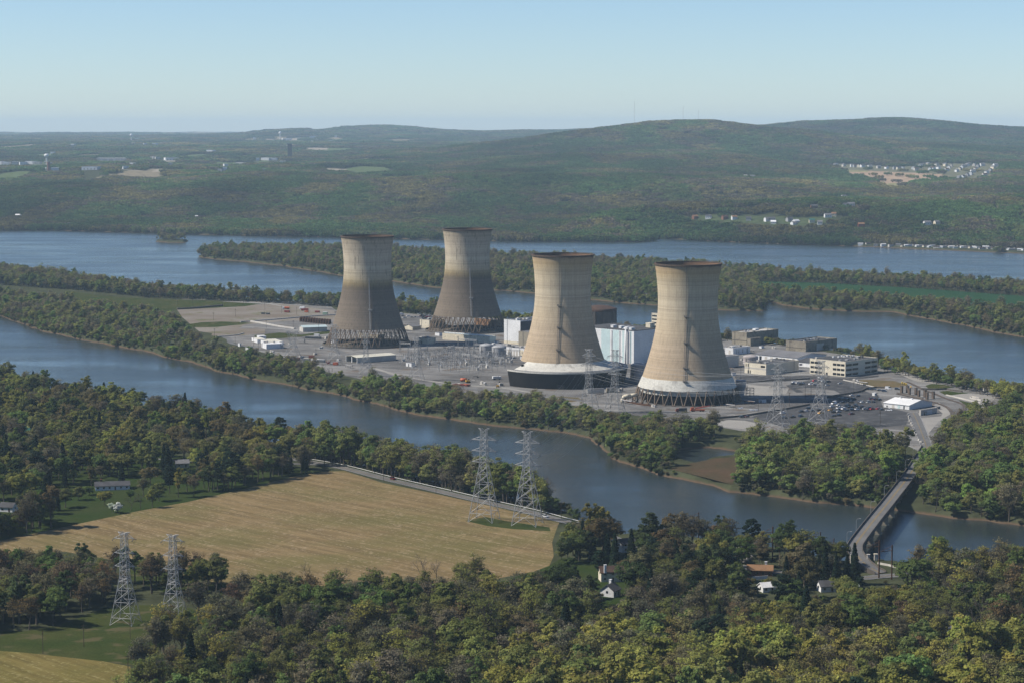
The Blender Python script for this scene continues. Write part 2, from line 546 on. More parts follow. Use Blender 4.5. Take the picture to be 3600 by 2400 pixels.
    def build(self, name, mats, parent=None, loc=None, rz=0.0, smooth=False):
        me = bpy.data.meshes.new(name)
        me.from_pydata(self.v, [], self.f)
        mats = mats if isinstance(mats, (list, tuple)) else [mats]
        for m in mats:
            me.materials.append(M[m] if isinstance(m, str) else m)
        if len(mats) > 1:
            me.polygons.foreach_set('material_index', self.m)
        if smooth:
            me.polygons.foreach_set('use_smooth', [True] * len(me.polygons))
        bm = bmesh.new()
        bm.from_mesh(me)
        bmesh.ops.recalc_face_normals(bm, faces=bm.faces)
        bm.to_mesh(me)
        bm.free()
        o = bpy.data.objects.new(name, me)
        COL.objects.link(o)
        if parent is not None:
            o.parent = parent
        if loc is not None:
            o.location = loc
        o.rotation_euler.z = rz
        return o


def tag(o, label=None, cat=None, group=None, kind=None):
    for k, v in (('label', label), ('category', cat), ('group', group), ('kind', kind)):
        if v:
            o[k] = v
    return o


def thing(name, label, cat, loc=(0, 0, 0), rz=0.0, group=None):
    o = bpy.data.objects.new(name, None)
    o.empty_display_size = 1.0
    COL.objects.link(o)
    o.location = loc
    o.rotation_euler.z = rz
    return tag(o, label, cat, group)


def raw_mesh(name, V, quads, mats, midx=None, shade=None, smooth=False):
    """big meshes straight from arrays of vertices and quads"""
    me = bpy.data.meshes.new(name)
    V = np.asarray(V, np.float32); Q = np.asarray(quads, np.int32)
    me.vertices.add(len(V))
    me.vertices.foreach_set('co', V.ravel())
    k = Q.shape[1]
    me.loops.add(Q.size)
    me.loops.foreach_set('vertex_index', Q.ravel())
    me.polygons.add(len(Q))
    me.polygons.foreach_set('loop_start', np.arange(0, Q.size, k, dtype=np.int32))
    for m in mats:
        me.materials.append(M[m] if isinstance(m, str) else m)
    if midx is not None:
        me.polygons.foreach_set('material_index', np.asarray(midx, np.int32))
    if smooth:
        me.polygons.foreach_set('use_smooth', np.ones(len(Q), bool))
    if shade is not None:
        a = me.attributes.new('shade', 'FLOAT', 'FACE')
        a.data.foreach_set('value', np.asarray(shade, np.float32))
    me.update(calc_edges=True)
    return me


def link(name, me, parent=None):
    o = bpy.data.objects.new(name, me)
    COL.objects.link(o)
    if parent is not None:
        o.parent = parent
    return o


# ------------------------------------------------------------------ ground, water
us = np.concatenate([np.linspace(-0.62, -0.30, 50, endpoint=False), np.linspace(-0.30, 0.30, 640), np.linspace(0.30, 0.62, 51)[1:]])
ys = np.concatenate([np.geomspace(420, 760, 30, endpoint=False), np.geomspace(760, 5600, 620, endpoint=False), np.geomspace(5600, 32000, 260)])
GU, GY = np.meshgrid(us, ys)
GX = GU * GY
GZ = ground_z(GX.ravel(), GY.ravel()).reshape(GX.shape)
ny, nu = GX.shape
idx = np.arange(ny * nu).reshape(ny, nu)
quads = np.stack([idx[:-1, :-1], idx[:-1, 1:], idx[1:, 1:], idx[1:, :-1]], -1).reshape(-1, 4)
# what covers the far country: woods, pale and green fields, one wide bare slope under the new houses
cover = np.zeros((ny, nu, 4), np.float32)
cover[...] = (0.042, 0.047, 0.026, 1)
pat = fbm(GX / 240, GY / 420, 3)
pat2 = fbm(GX / 200 + 70, GY / 340 + 30, 3)
farm = (GY > 6700) & (GX / GY < -0.045 + 0.05 * vnoise(GY / 900, GX * 0))
cover[farm & (pat > 0.30)] = (0.17, 0.145, 0.10, 1)
cover[farm & (pat < -0.33)] = (0.075, 0.10, 0.045, 1)
cover[farm & (pat2 > 0.38)] = (0.24, 0.21, 0.17, 1)


def patch_mask(pts, X, Y, Z):
    """which ground points show inside a polygon of the photo"""
    S = np.array(pts)
    dep = Y * CP - (Z - H) * SP
    px = CX + F * X / dep; py = CY - F * (Y * SP + (Z - H) * CP) / dep
    return inside(px, py, S)


BARE_SLOPE = ZZ([(1060, 480), (1250, 490), (1500, 500), (1800, 518), (1900, 545), (1800, 562), (1580, 575), (1570, 618), (1400, 618), (1300, 560), (1100, 520)], 2400, 350, 1.96)
TOWN = ZZ([(985, 440), (1250, 450), (1500, 470), (1600, 440), (1800, 440), (2000, 445), (2180, 430), (2190, 480), (2120, 560), (1880, 565), (1800, 515), (1560, 505), (1000, 480)], 2400, 350, 1.96)
BANKTOWN = ZZ([(60, 790), (800, 810), (1050, 800), (1050, 850), (800, 870), (60, 835)], 2400, 350, 1.96)
m_bare = patch_mask(BARE_SLOPE, GX, GY, GZ) & (GY > 5000)
m_town = patch_mask(TOWN, GX, GY, GZ) & (GY > 5000)
m_bank = patch_mask(BANKTOWN, GX, GY, GZ) & (GY > 4000)
cover[m_bare] = (0.26, 0.19, 0.135, 1)
cover[m_bare & (pat2 > 0.08)] = (0.17, 0.16, 0.08, 1)
cover[m_town] = (0.105, 0.105, 0.068, 1)
cover[m_bank] = (0.048, 0.064, 0.03, 1)

m, nt, b = new_mat('woodland_ground')
at = N(nt, 'ShaderNodeAttribute', attribute_type='GEOMETRY', attribute_name='cover')
gp = geo_pos(nt)
sx = N(nt, 'ShaderNodeSeparateXYZ'); nt.links.new(gp, sx.inputs[0])
zz = math_(nt, 'ADD', sx.outputs['Z'], math_(nt, 'MULTIPLY', noise(nt, gp, 0.15, 3), 1.6))
shore = ramp(nt, math_(nt, 'MULTIPLY_ADD', zz, 0.25, 0.0), [(0.30, (1, 1, 1)), (0.62, (0, 0, 0))])
mud = mixc(nt, noise(nt, gp, 0.2, 4), (0.055, 0.038, 0.027), (0.11, 0.078, 0.052))
land = mixc(nt, 1.0, at.outputs['Color'], ramp(nt, noise(nt, gp, 0.07, 5), [(0.3, (0.7,) * 3), (0.7, (1.35,) * 3)]), 'MULTIPLY')
nt.links.new(mixc(nt, shore, land, mud), b.inputs['Base Color'])
setin(b, Roughness=0.95)
b.inputs['Specular IOR Level'].default_value = 0.0
M['land'] = m
gme = raw_mesh('ground', np.stack([GX, GY, GZ], -1).reshape(-1, 3), quads, ['land'], smooth=True)
ca = gme.attributes.new('cover', 'FLOAT_COLOR', 'POINT')
ca.data.foreach_set('color', cover.ravel())
tag(link('ground', gme), kind='structure', label='wooded land, river banks and hills')

m, nt, b = new_mat('river_water')
gp = geo_pos(nt)
c = mixc(nt, ramp(nt, noise(nt, vscale(nt, gp, (0.004, 0.0015, 0)), 1.0, 3), [(0.35, (0, 0, 0)), (0.65, (1, 1, 1))]), (0.017, 0.024, 0.024), (0.026, 0.034, 0.034))
nt.links.new(c, b.inputs['Base Color'])
setin(b, IOR=1.333)
b.inputs['Specular IOR Level'].default_value = 0.40
nt.links.new(ramp(nt, noise(nt, vscale(nt, gp, (0.0035, 0.011, 0)), 1.0, 4), [(0.38, (0.10,) * 3), (0.62, (0.27,) * 3)]), b.inputs['Roughness'])
bn = N(nt, 'ShaderNodeBump')
bn.inputs['Strength'].default_value = 1.0
bn.inputs['Distance'].default_value = 0.42
hgt = math_(nt, 'ADD', math_(nt, 'MULTIPLY', noise(nt, vscale(nt, gp, (0.35, 0.8, 0)), 1.0, 3), 1.0), math_(nt, 'MULTIPLY', noise(nt, gp, 1.7, 2), 0.25))
calm = ramp(nt, noise(nt, vscale(nt, gp, (0.006, 0.012, 0)), 1.0, 3), [(0.38, (0.25,) * 3), (0.62, (1.0,) * 3)])
nt.links.new(math_(nt, 'MULTIPLY', hgt, calm), bn.inputs['Height'])
nt.links.new(bn.outputs[0], b.inputs['Normal'])
M['water'] = m
wb = MB()
wb.add([(-9000, 300, 0), (9000, 300, 0), (9000, 7000, 0), (-9000, 7000, 0)], [(0, 1, 2, 3)])
tag(wb.build('river_water', 'water'), kind='structure', label='broad blue-grey river around the islands')


ZC = [0]


def next_z():
    ZC[0] += 1
    return 4.04 + 0.005 * ZC[0]


def sheet(name, pts, mat, z=4.05, label=None):
    """a flat piece of ground cover laid over the land, each a little above the last; pts are photo pixels"""
    z = next_z()
    w = [P(x, y, z) for x, y in pts]
    tri = geometry.tessellate_polygon([w])
    k = MB(); k.add(w, [tuple(t) for t in tri])
    o = k.build(name, mat)
    return tag(o, kind='structure', label=label)


def smooth_line(pts, step=6.0):
    """resampled Catmull-Rom curve through points"""
    p = [Vector(q) for q in pts]
    p = [p[0] * 2 - p[1]] + p + [p[-1] * 2 - p[-2]]
    out = []
    for i in range(1, len(p) - 2):
        n = max(1, int((p[i + 1] - p[i]).length / step))
        for k in range(n):
            t = k / n
            a, b_, c_, d = p[i - 1], p[i], p[i + 1], p[i + 2]
            out.append(0.5 * ((2 * b_) + (c_ - a) * t + (2 * a - 5 * b_ + 4 * c_ - d) * t * t + (-a + 3 * b_ - 3 * c_ + d) * t ** 3))
    out.append(p[-2])
    return out


def side(line, off):
    out = []
    for i, q in enumerate(line):
        t = (line[min(i + 1, len(line) - 1)] - line[max(i - 1, 0)])
        t.z = 0
        t.normalize()
        out.append(q + Vector((t.y, -t.x, 0)) * off)       # positive: to the right of the line's run
    return out


def ribbon(k, line, a, b_, dz=0.0, mi=0):
    l, r = side(line, a), side(line, b_)
    n = len(line)
    k.add([p + Vector((0, 0, dz)) for p in l] + [p + Vector((0, 0, dz)) for p in r], [(i, i + 1, n + i + 1, n + i) for i in range(n - 1)], mi)


def road(name, pts, width, mat, z=4.10, centre=None, label=None):
    z = next_z()
    line = smooth_line(W(pts, z))
    k = MB()
    ribbon(k, line, -width / 2, width / 2)
    if centre:
        ribbon(k, line, -0.32, -0.12, 0.05, 1); ribbon(k, line, 0.12, 0.32, 0.05, 1)
        ribbon(k, line, -width / 2 + 0.25, -width / 2 + 0.4, 0.05, 2); ribbon(k, line, width / 2 - 0.4, width / 2 - 0.25, 0.05, 2)
        o = k.build(name, [mat, 'line_yellow', 'line_white'])
    else:
        o = k.build(name, mat)
    tag(o, kind='structure', label=label)
    return line


def low_wall(name, pts, h, th, mat, label, cat='wall', z=4.0, group=None, closed=False):
    line = smooth_line(W(pts, z), 8)
    k = MB()
    l, r = side(line, -th / 2), side(line, th / 2)
    n = len(line)
    up = Vector((0, 0, h)); dn = Vector((0, 0, -0.3))
    k.add([p + dn for p in l] + [p + up for p in l] + [p + up for p in r] + [p + dn for p in r],
          [(i + a * n, i + 1 + a * n, i + 1 + c * n, i + c * n) for i in range(n - 1) for a, c in ((0, 1), (1, 2), (2, 3))] +
          [(0, n, 2 * n, 3 * n), (n - 1, 2 * n - 1, 3 * n - 1, 4 * n - 1)])
    return tag(k.build(name, mat), label, cat, group)


# farm fields: stubble in rows
m, nt, b = new_mat('stubble_field')
gp = geo_pos(nt)
rot = N(nt, 'ShaderNodeVectorRotate'); rot.inputs['Angle'].default_value = RAD(45)
rot.rotation_type = 'Z_AXIS'
nt.links.new(gp, rot.inputs['Vector'])
row = noise(nt, vscale(nt, rot.outputs[0], (0.012, 0.16, 0)), 1.0, 5, 0.7)
row2 = noise(nt, vscale(nt, rot.outputs[0], (0.03, 0.42, 0)), 1.0, 3, 0.7)
blot = noise(nt, vscale(nt, gp, (0.011, 0.018, 0)), 1.0, 4)
c = mixc(nt, ramp(nt, row, [(0.40, (0, 0, 0)), (0.60, (1, 1, 1))]), (0.112, 0.082, 0.040), (0.172, 0.126, 0.064))
c = mixc(nt, ramp(nt, blot, [(0.44, (0, 0, 0)), (0.62, (0.55, 0.55, 0.55))]), c, (0.088, 0.088, 0.03))
c = mixc(nt, ramp(nt, math_(nt, 'MULTIPLY', row2, noise(nt, gp, 0.6, 3)), [(0.29, (0, 0, 0)), (0.37, (0.75,) * 3)]), c, (0.25, 0.20, 0.13))
# tractor tracks crossing the rows
rot2 = N(nt, 'ShaderNodeVectorRotate'); rot2.inputs['Angle'].default_value = RAD(-72); rot2.rotation_type = 'Z_AXIS'
nt.links.new(gp, rot2.inputs['Vector'])
trk = noise(nt, vscale(nt, rot2.outputs[0], (0.004, 0.06, 0)), 1.0, 2, 0.5)
c = mixc(nt, ramp(nt, math_(nt, 'ABSOLUTE', math_(nt, 'SUBTRACT', trk, 0.5)), [(0.0, (0.16,) * 3), (0.014, (0, 0, 0))]), c, (0.27, 0.205, 0.125))
dk = noise(nt, vscale(nt, rot.outputs[0], (0.02, 0.09, 0)), 1.0, 5, 0.7)
c = mixc(nt, ramp(nt, dk, [(0.30, (0.55,) * 3), (0.42, (0, 0, 0))]), c, (0.085, 0.066, 0.035))
nt.links.new(c, b.inputs['Base Color'])
setin(b, Roughness=0.95); b.inputs['Specular IOR Level'].default_value = 0.0
M['stubble'] = m
m2 = m.copy(); m2.name = 'olive_stubble_field'
nt2 = m2.node_tree; b2 = nt2.nodes['Principled BSDF']
src = b2.inputs['Base Color'].links[0].from_socket
nt2.links.new(mixc(nt2, 1.0, src, (0.80, 0.88, 0.62), 'MULTIPLY'), b2.inputs['Base Color'])
M['stubble_olive'] = m2
FIELD = DD([(-60, 1254), (60, 1228), (180, 1202), (320, 1172), (430, 1152), (560, 1122), (680, 1092), (745, 1082), (790, 1080), (880, 1108), (1000, 1133), (1140, 1164),
            (1285, 1198), (1278, 1215), (1268, 1245), (1272, 1275), (1262, 1298), (1225, 1312), (1150, 1326), (1100, 1342), (980, 1352), (830, 1350), (700, 1342), (500, 1338), (380, 1312), (300, 1292),
            (150, 1266), (-60, 1278)])
FIELD2 = DD([(-80, 1488), (60, 1498), (150, 1508), (240, 1518), (300, 1530), (300, 1640), (-80, 1640)])
MEADOW = DD([(-60, 1450), (60, 1448), (130, 1436), (190, 1415), (240, 1396), (330, 1388), (440, 1395), (470, 1425), (400, 1450), (330, 1530), (240, 1518), (150, 1508), (-60, 1494)])
LAWN1 = DD([(-80, 1000), (200, 1010), (500, 1060), (735, 1078), (740, 1085), (560, 1122), (430, 1152), (320, 1172), (180, 1202), (-60, 1252), (-80, 1150)])
LAWN2 = DD([(1262, 1298), (1290, 1280), (1420, 1300), (1450, 1360), (1440, 1400), (1380, 1400), (1290, 1360), (1180, 1350), (1120, 1345)])
sheet('lawn', LAWN1, 'lawn', 4.05, 'green lawns under the trees beside the field')
sheet('lawn', LAWN2, 'lawn', 4.05, 'green lawn sloping to the field corner')
sheet('meadow', MEADOW, 'grass', 4.06, 'rough green clearing under the nearest pylons')
sheet('meadow', DD([(300, 1292), (500, 1338), (700, 1342), (830, 1350), (980, 1352), (960, 1368), (700, 1372), (500, 1372), (380, 1360), (300, 1330)]), 'grass', 4.055, 'grass verge along the lower edge of the field')
sheet('field', FIELD, 'stubble', 4.12, 'wide tan stubble field beside the river road')
sheet('field', FIELD2, 'stubble_olive', 4.12, 'corner of a second stubble field')
sheet('verge', DD([(1068, 1195), (1115, 1186), (1160, 1195), (1262, 1210), (1265, 1219), (1180, 1214), (1120, 1207)]), 'grass', 4.17, 'grass under the two pylons in the field')

sheet('scrub_patch', DD([(1535, 1075), (1572, 1066), (1640, 1052), (1690, 1048), (1692, 1085), (1682, 1112), (1640, 1101)]), 'reeds', 4.06, 'reddish brown reeds on the low spit')

# the plant's ground: gravel with worn tracks, darker damp spots and dusty patches
m, nt, b = new_mat('plant_gravel')
gp = geo_pos(nt)
c = mixc(nt, ramp(nt, noise(nt, gp, 0.012, 6, 0.62), [(0.40, (0, 0, 0)), (0.58, (1, 1, 1))]), (0.085, 0.083, 0.082), (0.155, 0.152, 0.148))
rv = N(nt, 'ShaderNodeVectorRotate'); rv.rotation_type = 'Z_AXIS'; rv.inputs['Angle'].default_value = RAD(25)
nt.links.new(gp, rv.inputs['Vector'])
st = noise(nt, vscale(nt, rv.outputs[0], (0.009, 0.075, 0)), 1.0, 5, 0.65)
c = mixc(nt, ramp(nt, st, [(0.52, (0, 0, 0)), (0.62, (0.8,) * 3)]), c, (0.215, 0.212, 0.205))
c = mixc(nt, ramp(nt, noise(nt, gp, 0.03, 5, 0.6), [(0.58, (0, 0, 0)), (0.66, (0.8,) * 3)]), c, (0.10, 0.078, 0.058))
c = mixc(nt, ramp(nt, noise(nt, gp, 0.05, 4, 0.6), [(0.62, (0, 0, 0)), (0.68, (0.7,) * 3)]), c, (0.055, 0.054, 0.054))
c = mixc(nt, 1.0, c, ramp(nt, noise(nt, gp, 0.7, 3), [(0.3, (0.8,) * 3), (0.7, (1.2,) * 3)]), 'MULTIPLY')
nt.links.new(c, b.inputs['Base Color']); setin(b, Roughness=0.95); b.inputs['Specular IOR Level'].default_value = 0.0
M['gravel'] = m
YARD = [(640, 1068), (800, 1060), (1000, 1060), (1150, 1068), (1180, 1090), (1350, 1095), (1500, 1108), (1750, 1124), (2000, 1145), (2300, 1168), (2540, 1192), (2750, 1212), (2950, 1244), (3080, 1268),
        (3150, 1296), (3300, 1342), (3480, 1372), (3540, 1395), (3500, 1420), (3400, 1470), (3350, 1510), (3330, 1560), (3300, 1590), (3260, 1600), (3200, 1570), (3140, 1545), (2950, 1530), (2800, 1530),
        (2600, 1512), (2500, 1495), (2300, 1468), (2100, 1440), (1900, 1402), (1700, 1386), (1500, 1366), (1300, 1338), (1130, 1302), (1000, 1262), (850, 1215), (720, 1160), (640, 1110)]
sheet('gravel_yard', YARD, 'gravel', 4.05, 'grey gravel ground of the power plant')
sheet('dirt_yard', [(620, 1085), (800, 1072), (1000, 1070), (1175, 1092), (1180, 1125), (1010, 1128), (860, 1142), (800, 1180), (700, 1165), (640, 1115)], 'gravel_brown', 4.10, 'brown stony lot at the far end of the island')
sheet('dirt_yard', ZZ([(600, 760), (1300, 770), (1300, 830), (1000, 860), (760, 880), (560, 860)], 600, 960, 3.92), 'gravel_brown', 4.10, 'brown stony ground behind the riverside trees')
sheet('meadow', DD([(150, 668), (240, 680), (330, 686), (480, 692), (600, 698), (560, 704), (480, 708), (400, 712), (330, 716), (260, 716), (200, 700)]), 'grass', 4.09, 'green meadow on the island behind the river trees')
sheet('grass_strip', ZZ([(245, 705), (420, 680), (700, 670), (1000, 676), (1140, 692), (900, 715), (640, 745), (300, 748)], 600, 960, 3.92), 'grass', 4.15, 'grass strip in the brown lot')
sheet('grass_strip', ZZ([(1150, 860), (1500, 820), (1800, 850), (2220, 790), (2220, 830), (1850, 870), (1500, 900), (1180, 900)], 600, 960, 3.92), 'grass', 4.15, 'grass below the equipment sheds')
sheet('asphalt_lot', [(2640, 1464), (2700, 1447), (2790, 1431), (2900, 1421), (2918, 1396), (2970, 1382), (3040, 1373), (3088, 1390), (3105, 1430), (3190, 1447), (3210, 1452), (3200, 1462), (3195, 1470), (3185, 1492), (3060, 1505), (2900, 1502), (2760, 1502)], 'asphalt', 4.10, 'lower car park')
sheet('asphalt_lot', ZZ([(950, 915), (1260, 845), (1740, 848), (2200, 945), (2050, 985), (1700, 1042), (1690, 1020), (1620, 985), (1400, 948), (1190, 950), (1090, 955), (1150, 985), (1200, 1010), (1100, 1015)], 2520, 1120, 3.92), 'asphalt', 4.10, 'upper car park')
sheet('asphalt_lot', ZZ([(230, 760), (470, 775), (880, 792), (1240, 775), (1500, 800), (1780, 815), (2230, 775), (2230, 800), (1760, 845), (1262, 832), (1000, 850), (400, 880), (280, 850)], 2520, 1120, 3.92), 'asphalt', 4.11, 'dark road past the office buildings')
sheet('gravel_patch', ZZ([(0, 1420), (160, 1390), (380, 1400), (620, 1450), (640, 1545), (300, 1510), (0, 1480)], 2520, 1120, 3.92), 'gravel_light', 4.10, 'pale gravel by the river trees')
sheet('gravel_patch', ZZ([(1080, 1160), (1040, 1060), (1180, 900), (1340, 800), (1330, 740), (1180, 640), (1100, 680), (1230, 790), (1210, 830), (900, 860), (1040, 1150)], 3000, 1250, 3.92), 'gravel_light', 4.10, 'pale gravel beside the rail tracks')
sheet('gravel_patch', ZZ([(430, 905), (660, 925), (900, 920), (990, 960), (960, 1030), (760, 1060), (560, 1095), (430, 1080)], 2520, 1120, 3.92), 'gravel_light', 4.09, 'pale gravel bank beside the cooling tower')
sheet('gravel_patch', ZZ([(1290, 550), (1480, 520), (1720, 525), (1880, 560), (1830, 640), (1750, 660), (1560, 620)], 3000, 1250, 3.92), 'gravel_light', 4.10, 'pale gravel apron by the gatehouse')
sheet('scrub_patch', ZZ([(0, 335), (200, 325), (560, 345), (760, 400), (640, 430), (480, 432), (330, 430), (120, 385)], 3000, 1250, 3.92), 'scrub', 4.12, 'dry scrubby mound')
sheet('scrub_patch', ZZ([(390, 1340), (560, 1325), (740, 1335), (780, 1355), (700, 1370), (480, 1365)], 1700, 800, 2.24), 'scrub', 4.12, 'dry scrub patch before the towers')
for q in ([(990, 410), (1080, 383), (1250, 395), (1390, 432), (1050, 458)], [(1180, 490), (1300, 478), (1450, 500), (1640, 505), (1500, 520), (1290, 548)], [(1450, 608), (1600, 640), (1755, 682), (1610, 770), (1575, 700)]):
    sheet('grass_strip', ZZ(q, 3000, 1250, 3.92), 'grass', 4.13, 'grass triangle between the plant roads')
road('plant_road', ZZ([(825, 785), (880, 900), (935, 1040), (985, 1180), (1010, 1260)], 3000, 1250, 3.92), 9.0, 'asphalt_old', 4.16, True, 'two-lane road from the bridge to the car park')
road('plant_road', ZZ([(340, 80), (520, 165), (740, 262), (960, 350), (1250, 380), (1500, 400), (1880, 470), (1870, 560), (1800, 660), (1700, 800), (1560, 960), (1430, 1130), (1330, 1260)], 3000, 1250, 3.92), 11.0, 'gravel_light', 4.14, None, 'pale road round the back of the plant')
road('plant_road', [(640, 1052), (750, 1054), (860, 1060), (930, 1066), (1000, 1078)], 6.0, 'gravel_light', 4.13, None, 'pale track beyond the island meadow')
road('plant_road', [(1000, 1222), (1080, 1216), (1150, 1220), (1220, 1248), (1300, 1290), (1400, 1330), (1600, 1360), (1900, 1392), (2150, 1418), (2400, 1452), (2560, 1452), (2700, 1434)], 9.0, 'asphalt_old', 4.13, None, 'grey perimeter road in front of the towers')
road('plant_road', [(1310, 1292), (1420, 1322), (1600, 1350), (1760, 1362), (1900, 1384)], 5.0, 'gravel_light', 4.12, None, 'pale track along the foot of the switchyard')
road('plant_road', [(1250, 1236), (1400, 1250), (1560, 1232), (1700, 1236)], 7.0, 'asphalt_old', 4.125, None, 'grey lane behind the switchyard')
road('plant_road', [(1380, 1150), (1440, 1172), (1540, 1168), (1620, 1150), (1760, 1160)], 7.0, 'asphalt_old', 4.125, None, 'grey lane between the rear towers')
road('plant_road', [(2200, 1400), (2260, 1370), (2220, 1345), (2180, 1352)], 7.0, 'asphalt', 4.125, None, 'dark lane between the tan towers')
road('plant_road', ZZ([(700, 860), (800, 905), (830, 960), (1000, 1000), (1250, 1010), (1600, 1000), (1900, 1010), (2150, 970), (2350, 960)], 600, 960, 3.92), 6.0, 'asphalt_old', 4.14, None, 'grey road past the white sheds')
RIVER_ROAD = [(740, 1560), (900, 1590), (1050, 1615), (1200, 1642), (1354, 1681), (1530, 1722), (1700, 1762), (1860, 1798), (1965, 1826), (2060, 1850), (2200, 1905), (2450, 1960), (2750, 2012), (3000, 2030), (3120, 2022), (3350, 2010), (3700, 2000)]
river_line = road('river_road', RIVER_ROAD, 8.5, 'asphalt_old', 4.22, True, 'two-lane river road along the field')
road('village_road', [(-60, 1380), (70, 1395), (140, 1405)], 6.0, 'asphalt_old', 4.15, None, 'road among the trees by the river')
road('village_road', DD([(60, 1050), (200, 1045), (345, 1052), (470, 1060), (600, 1062), (735, 1066)]), 5.0, 'asphalt_old', 4.15, None, 'lane behind the low house')

# ------------------------------------------------------------------ cooling towers
def shell_r(zz):
    return 25.7 * math.sqrt(1 + ((zz - 84) / (68.4 if zz > 84 else 56.2)) ** 2)


TOWER_H = 117.4


def shell_mat(name, stops, stain, streak):
    """concrete shell: casting bands one above the other, long vertical streaks, a stained rim"""
    m, nt, b = new_mat(name)
    p = pos(nt)
    s = N(nt, 'ShaderNodeSeparateXYZ'); nt.links.new(p, s.inputs[0])
    warp = math_(nt, 'MULTIPLY_ADD', noise(nt, vscale(nt, p, (0.12, 0.12, 0.03)), 1.0, 3), 5.0, -2.5)
    z = math_(nt, 'ADD', s.outputs['Z'], warp)
    c = ramp(nt, math_(nt, 'MULTIPLY', z, 1 / TOWER_H), stops)
    band = N(nt, 'ShaderNodeTexNoise', noise_dimensions='1D')
    band.inputs['Scale'].default_value = 0.16; band.inputs['Detail'].default_value = 4.0; band.inputs['Roughness'].default_value = 0.7
    nt.links.new(math_(nt, 'ADD', s.outputs['Z'], math_(nt, 'MULTIPLY', warp, 0.15)), band.inputs['W'])
    c = mixc(nt, 1.0, c, ramp(nt, band.outputs['Fac'], [(0.30, (0.87,) * 3), (0.52, (1.0,) * 3), (0.72, (1.06,) * 3)]), 'MULTIPLY')
    st = noise(nt, vscale(nt, p, (0.55, 0.55, 0.018)), 1.0, 4, 0.65)
    c = mixc(nt, 1.0, c, ramp(nt, st, [(0.28, (streak,) * 3), (0.5, (1.0,) * 3), (0.78, (1.10,) * 3)]), 'MULTIPLY')
    jt = N(nt, 'ShaderNodeTexNoise', noise_dimensions='1D')
    jt.inputs['Scale'].default_value = 0.9; jt.inputs['Detail'].default_value = 2.0
    nt.links.new(s.outputs['Z'], jt.inputs['W'])
    c = mixc(nt, 1.0, c, ramp(nt, jt.outputs['Fac'], [(0.34, (0.88,) * 3), (0.44, (1.0,) * 3), (0.66, (1.0,) * 3), (0.72, (1.08,) * 3)]), 'MULTIPLY')
    gr = noise(nt, vscale(nt, p, (1.2, 1.2, 0.5)), 1.0, 3)
    c = mixc(nt, 1.0, c, ramp(nt, gr, [(0.3, (0.92,) * 3), (0.7, (1.06,) * 3)]), 'MULTIPLY')
    # drip stains: short dark runs at some heights
    dr = noise(nt, vscale(nt, p, (0.9, 0.9, 0.07)), 1.0, 2)
    c = mixc(nt, math_(nt, 'MULTIPLY', ramp(nt, dr, [(0.60, (0, 0, 0)), (0.66, (1, 1, 1))]), stain), c, (0.07, 0.055, 0.045))
    nt.links.new(c, b.inputs['Base Color'])
    setin(b, Roughness=0.92)
    b.inputs['Specular IOR Level'].default_value = 0.02
    return m


M['shell_dark'] = shell_mat('two_tone_shell', [(0.10, (0.150, 0.125, 0.098)), (0.30, (0.138, 0.114, 0.089)), (0.50, (0.117, 0.096, 0.076)), (0.535, (0.113, 0.091, 0.064)), (0.575, (0.193, 0.152, 0.084)),
                                               (0.625, (0.324, 0.276, 0.190)), (0.72, (0.367, 0.324, 0.248)), (0.88, (0.349, 0.301, 0.232)), (0.97, (0.288, 0.244, 0.181)), (1.0, (0.149, 0.122, 0.093))], 0.55, 0.86)
M['shell_tan'] = shell_mat('tan_shell', [(0.14, (0.330, 0.258, 0.175)), (0.24, (0.314, 0.249, 0.175)), (0.40, (0.326, 0.262, 0.188)), (0.55, (0.364, 0.301, 0.213)), (0.72, (0.402, 0.345, 0.255)),
                                         (0.88, (0.381, 0.319, 0.222)), (0.95, (0.339, 0.262, 0.156)), (0.985, (0.288, 0.218, 0.141)), (1.0, (0.136, 0.101, 0.080))], 0.15, 0.84)
M['shell_in'] = mottled('shell_inside', (0.24, 0.15, 0.10), (0.18, 0.12, 0.085), 0.08, 0.7, 0.95)
M['rim'] = mottled('rim_ring', (0.10, 0.075, 0.06), (0.14, 0.10, 0.075), 0.3, 1.0, 0.9)


def tower(rim_px, label, mat, z_bot, front=-math.pi / 2):
    c = P(rim_px[0], rim_px[1], 4 + TOWER_H)
    t = thing('cooling_tower', label, 'cooling tower', (c.x, c.y, 4), 0, 'hyperbolic cooling towers')
    zs = np.linspace(z_bot, TOWER_H, 60)
    k = MB(); k.lathe([(shell_r(z), z) for z in zs], 128); k.build('shell', mat, t, smooth=True)
    k = MB(); k.lathe([(shell_r(z) - 0.7, z) for z in zs[::3]] + [(shell_r(TOWER_H) - 0.7, TOWER_H)], 96)
    k.lathe([(shell_r(z_bot) - 0.7, z_bot), (shell_r(z_bot), z_bot)], 96); k.build('inner_lining', 'shell_in', t, smooth=True)
    rr = shell_r(TOWER_H)
    k = MB(); k.lathe([(rr - 0.8, TOWER_H - 0.1), (rr - 0.8, TOWER_H + 0.8), (rr + 0.7, TOWER_H + 0.8), (rr + 0.7, TOWER_H - 0.5)], 96, closed=True)
    k.build('rim', 'rim', t)
    return t, c


def v_legs(t, n, r_top, z_top, r_bot, rad, mat, spread=1.0, phase=0.0):
    """slanted columns: each its own part; neighbours meet in V's"""
    st = 2 * math.pi / n
    for i in range(n):
        a = phase + i * st
        for s in (-1, 1):
            k = MB()
            a2 = a + s * st * 0.5 * spread
            k.bar((r_top * math.cos(a + s * 0.004), r_top * math.sin(a + s * 0.004), z_top), (r_bot * math.cos(a2), r_bot * math.sin(a2), -0.2), rad, 5, r2=rad * 1.15)
            k.build('leg', mat, t)


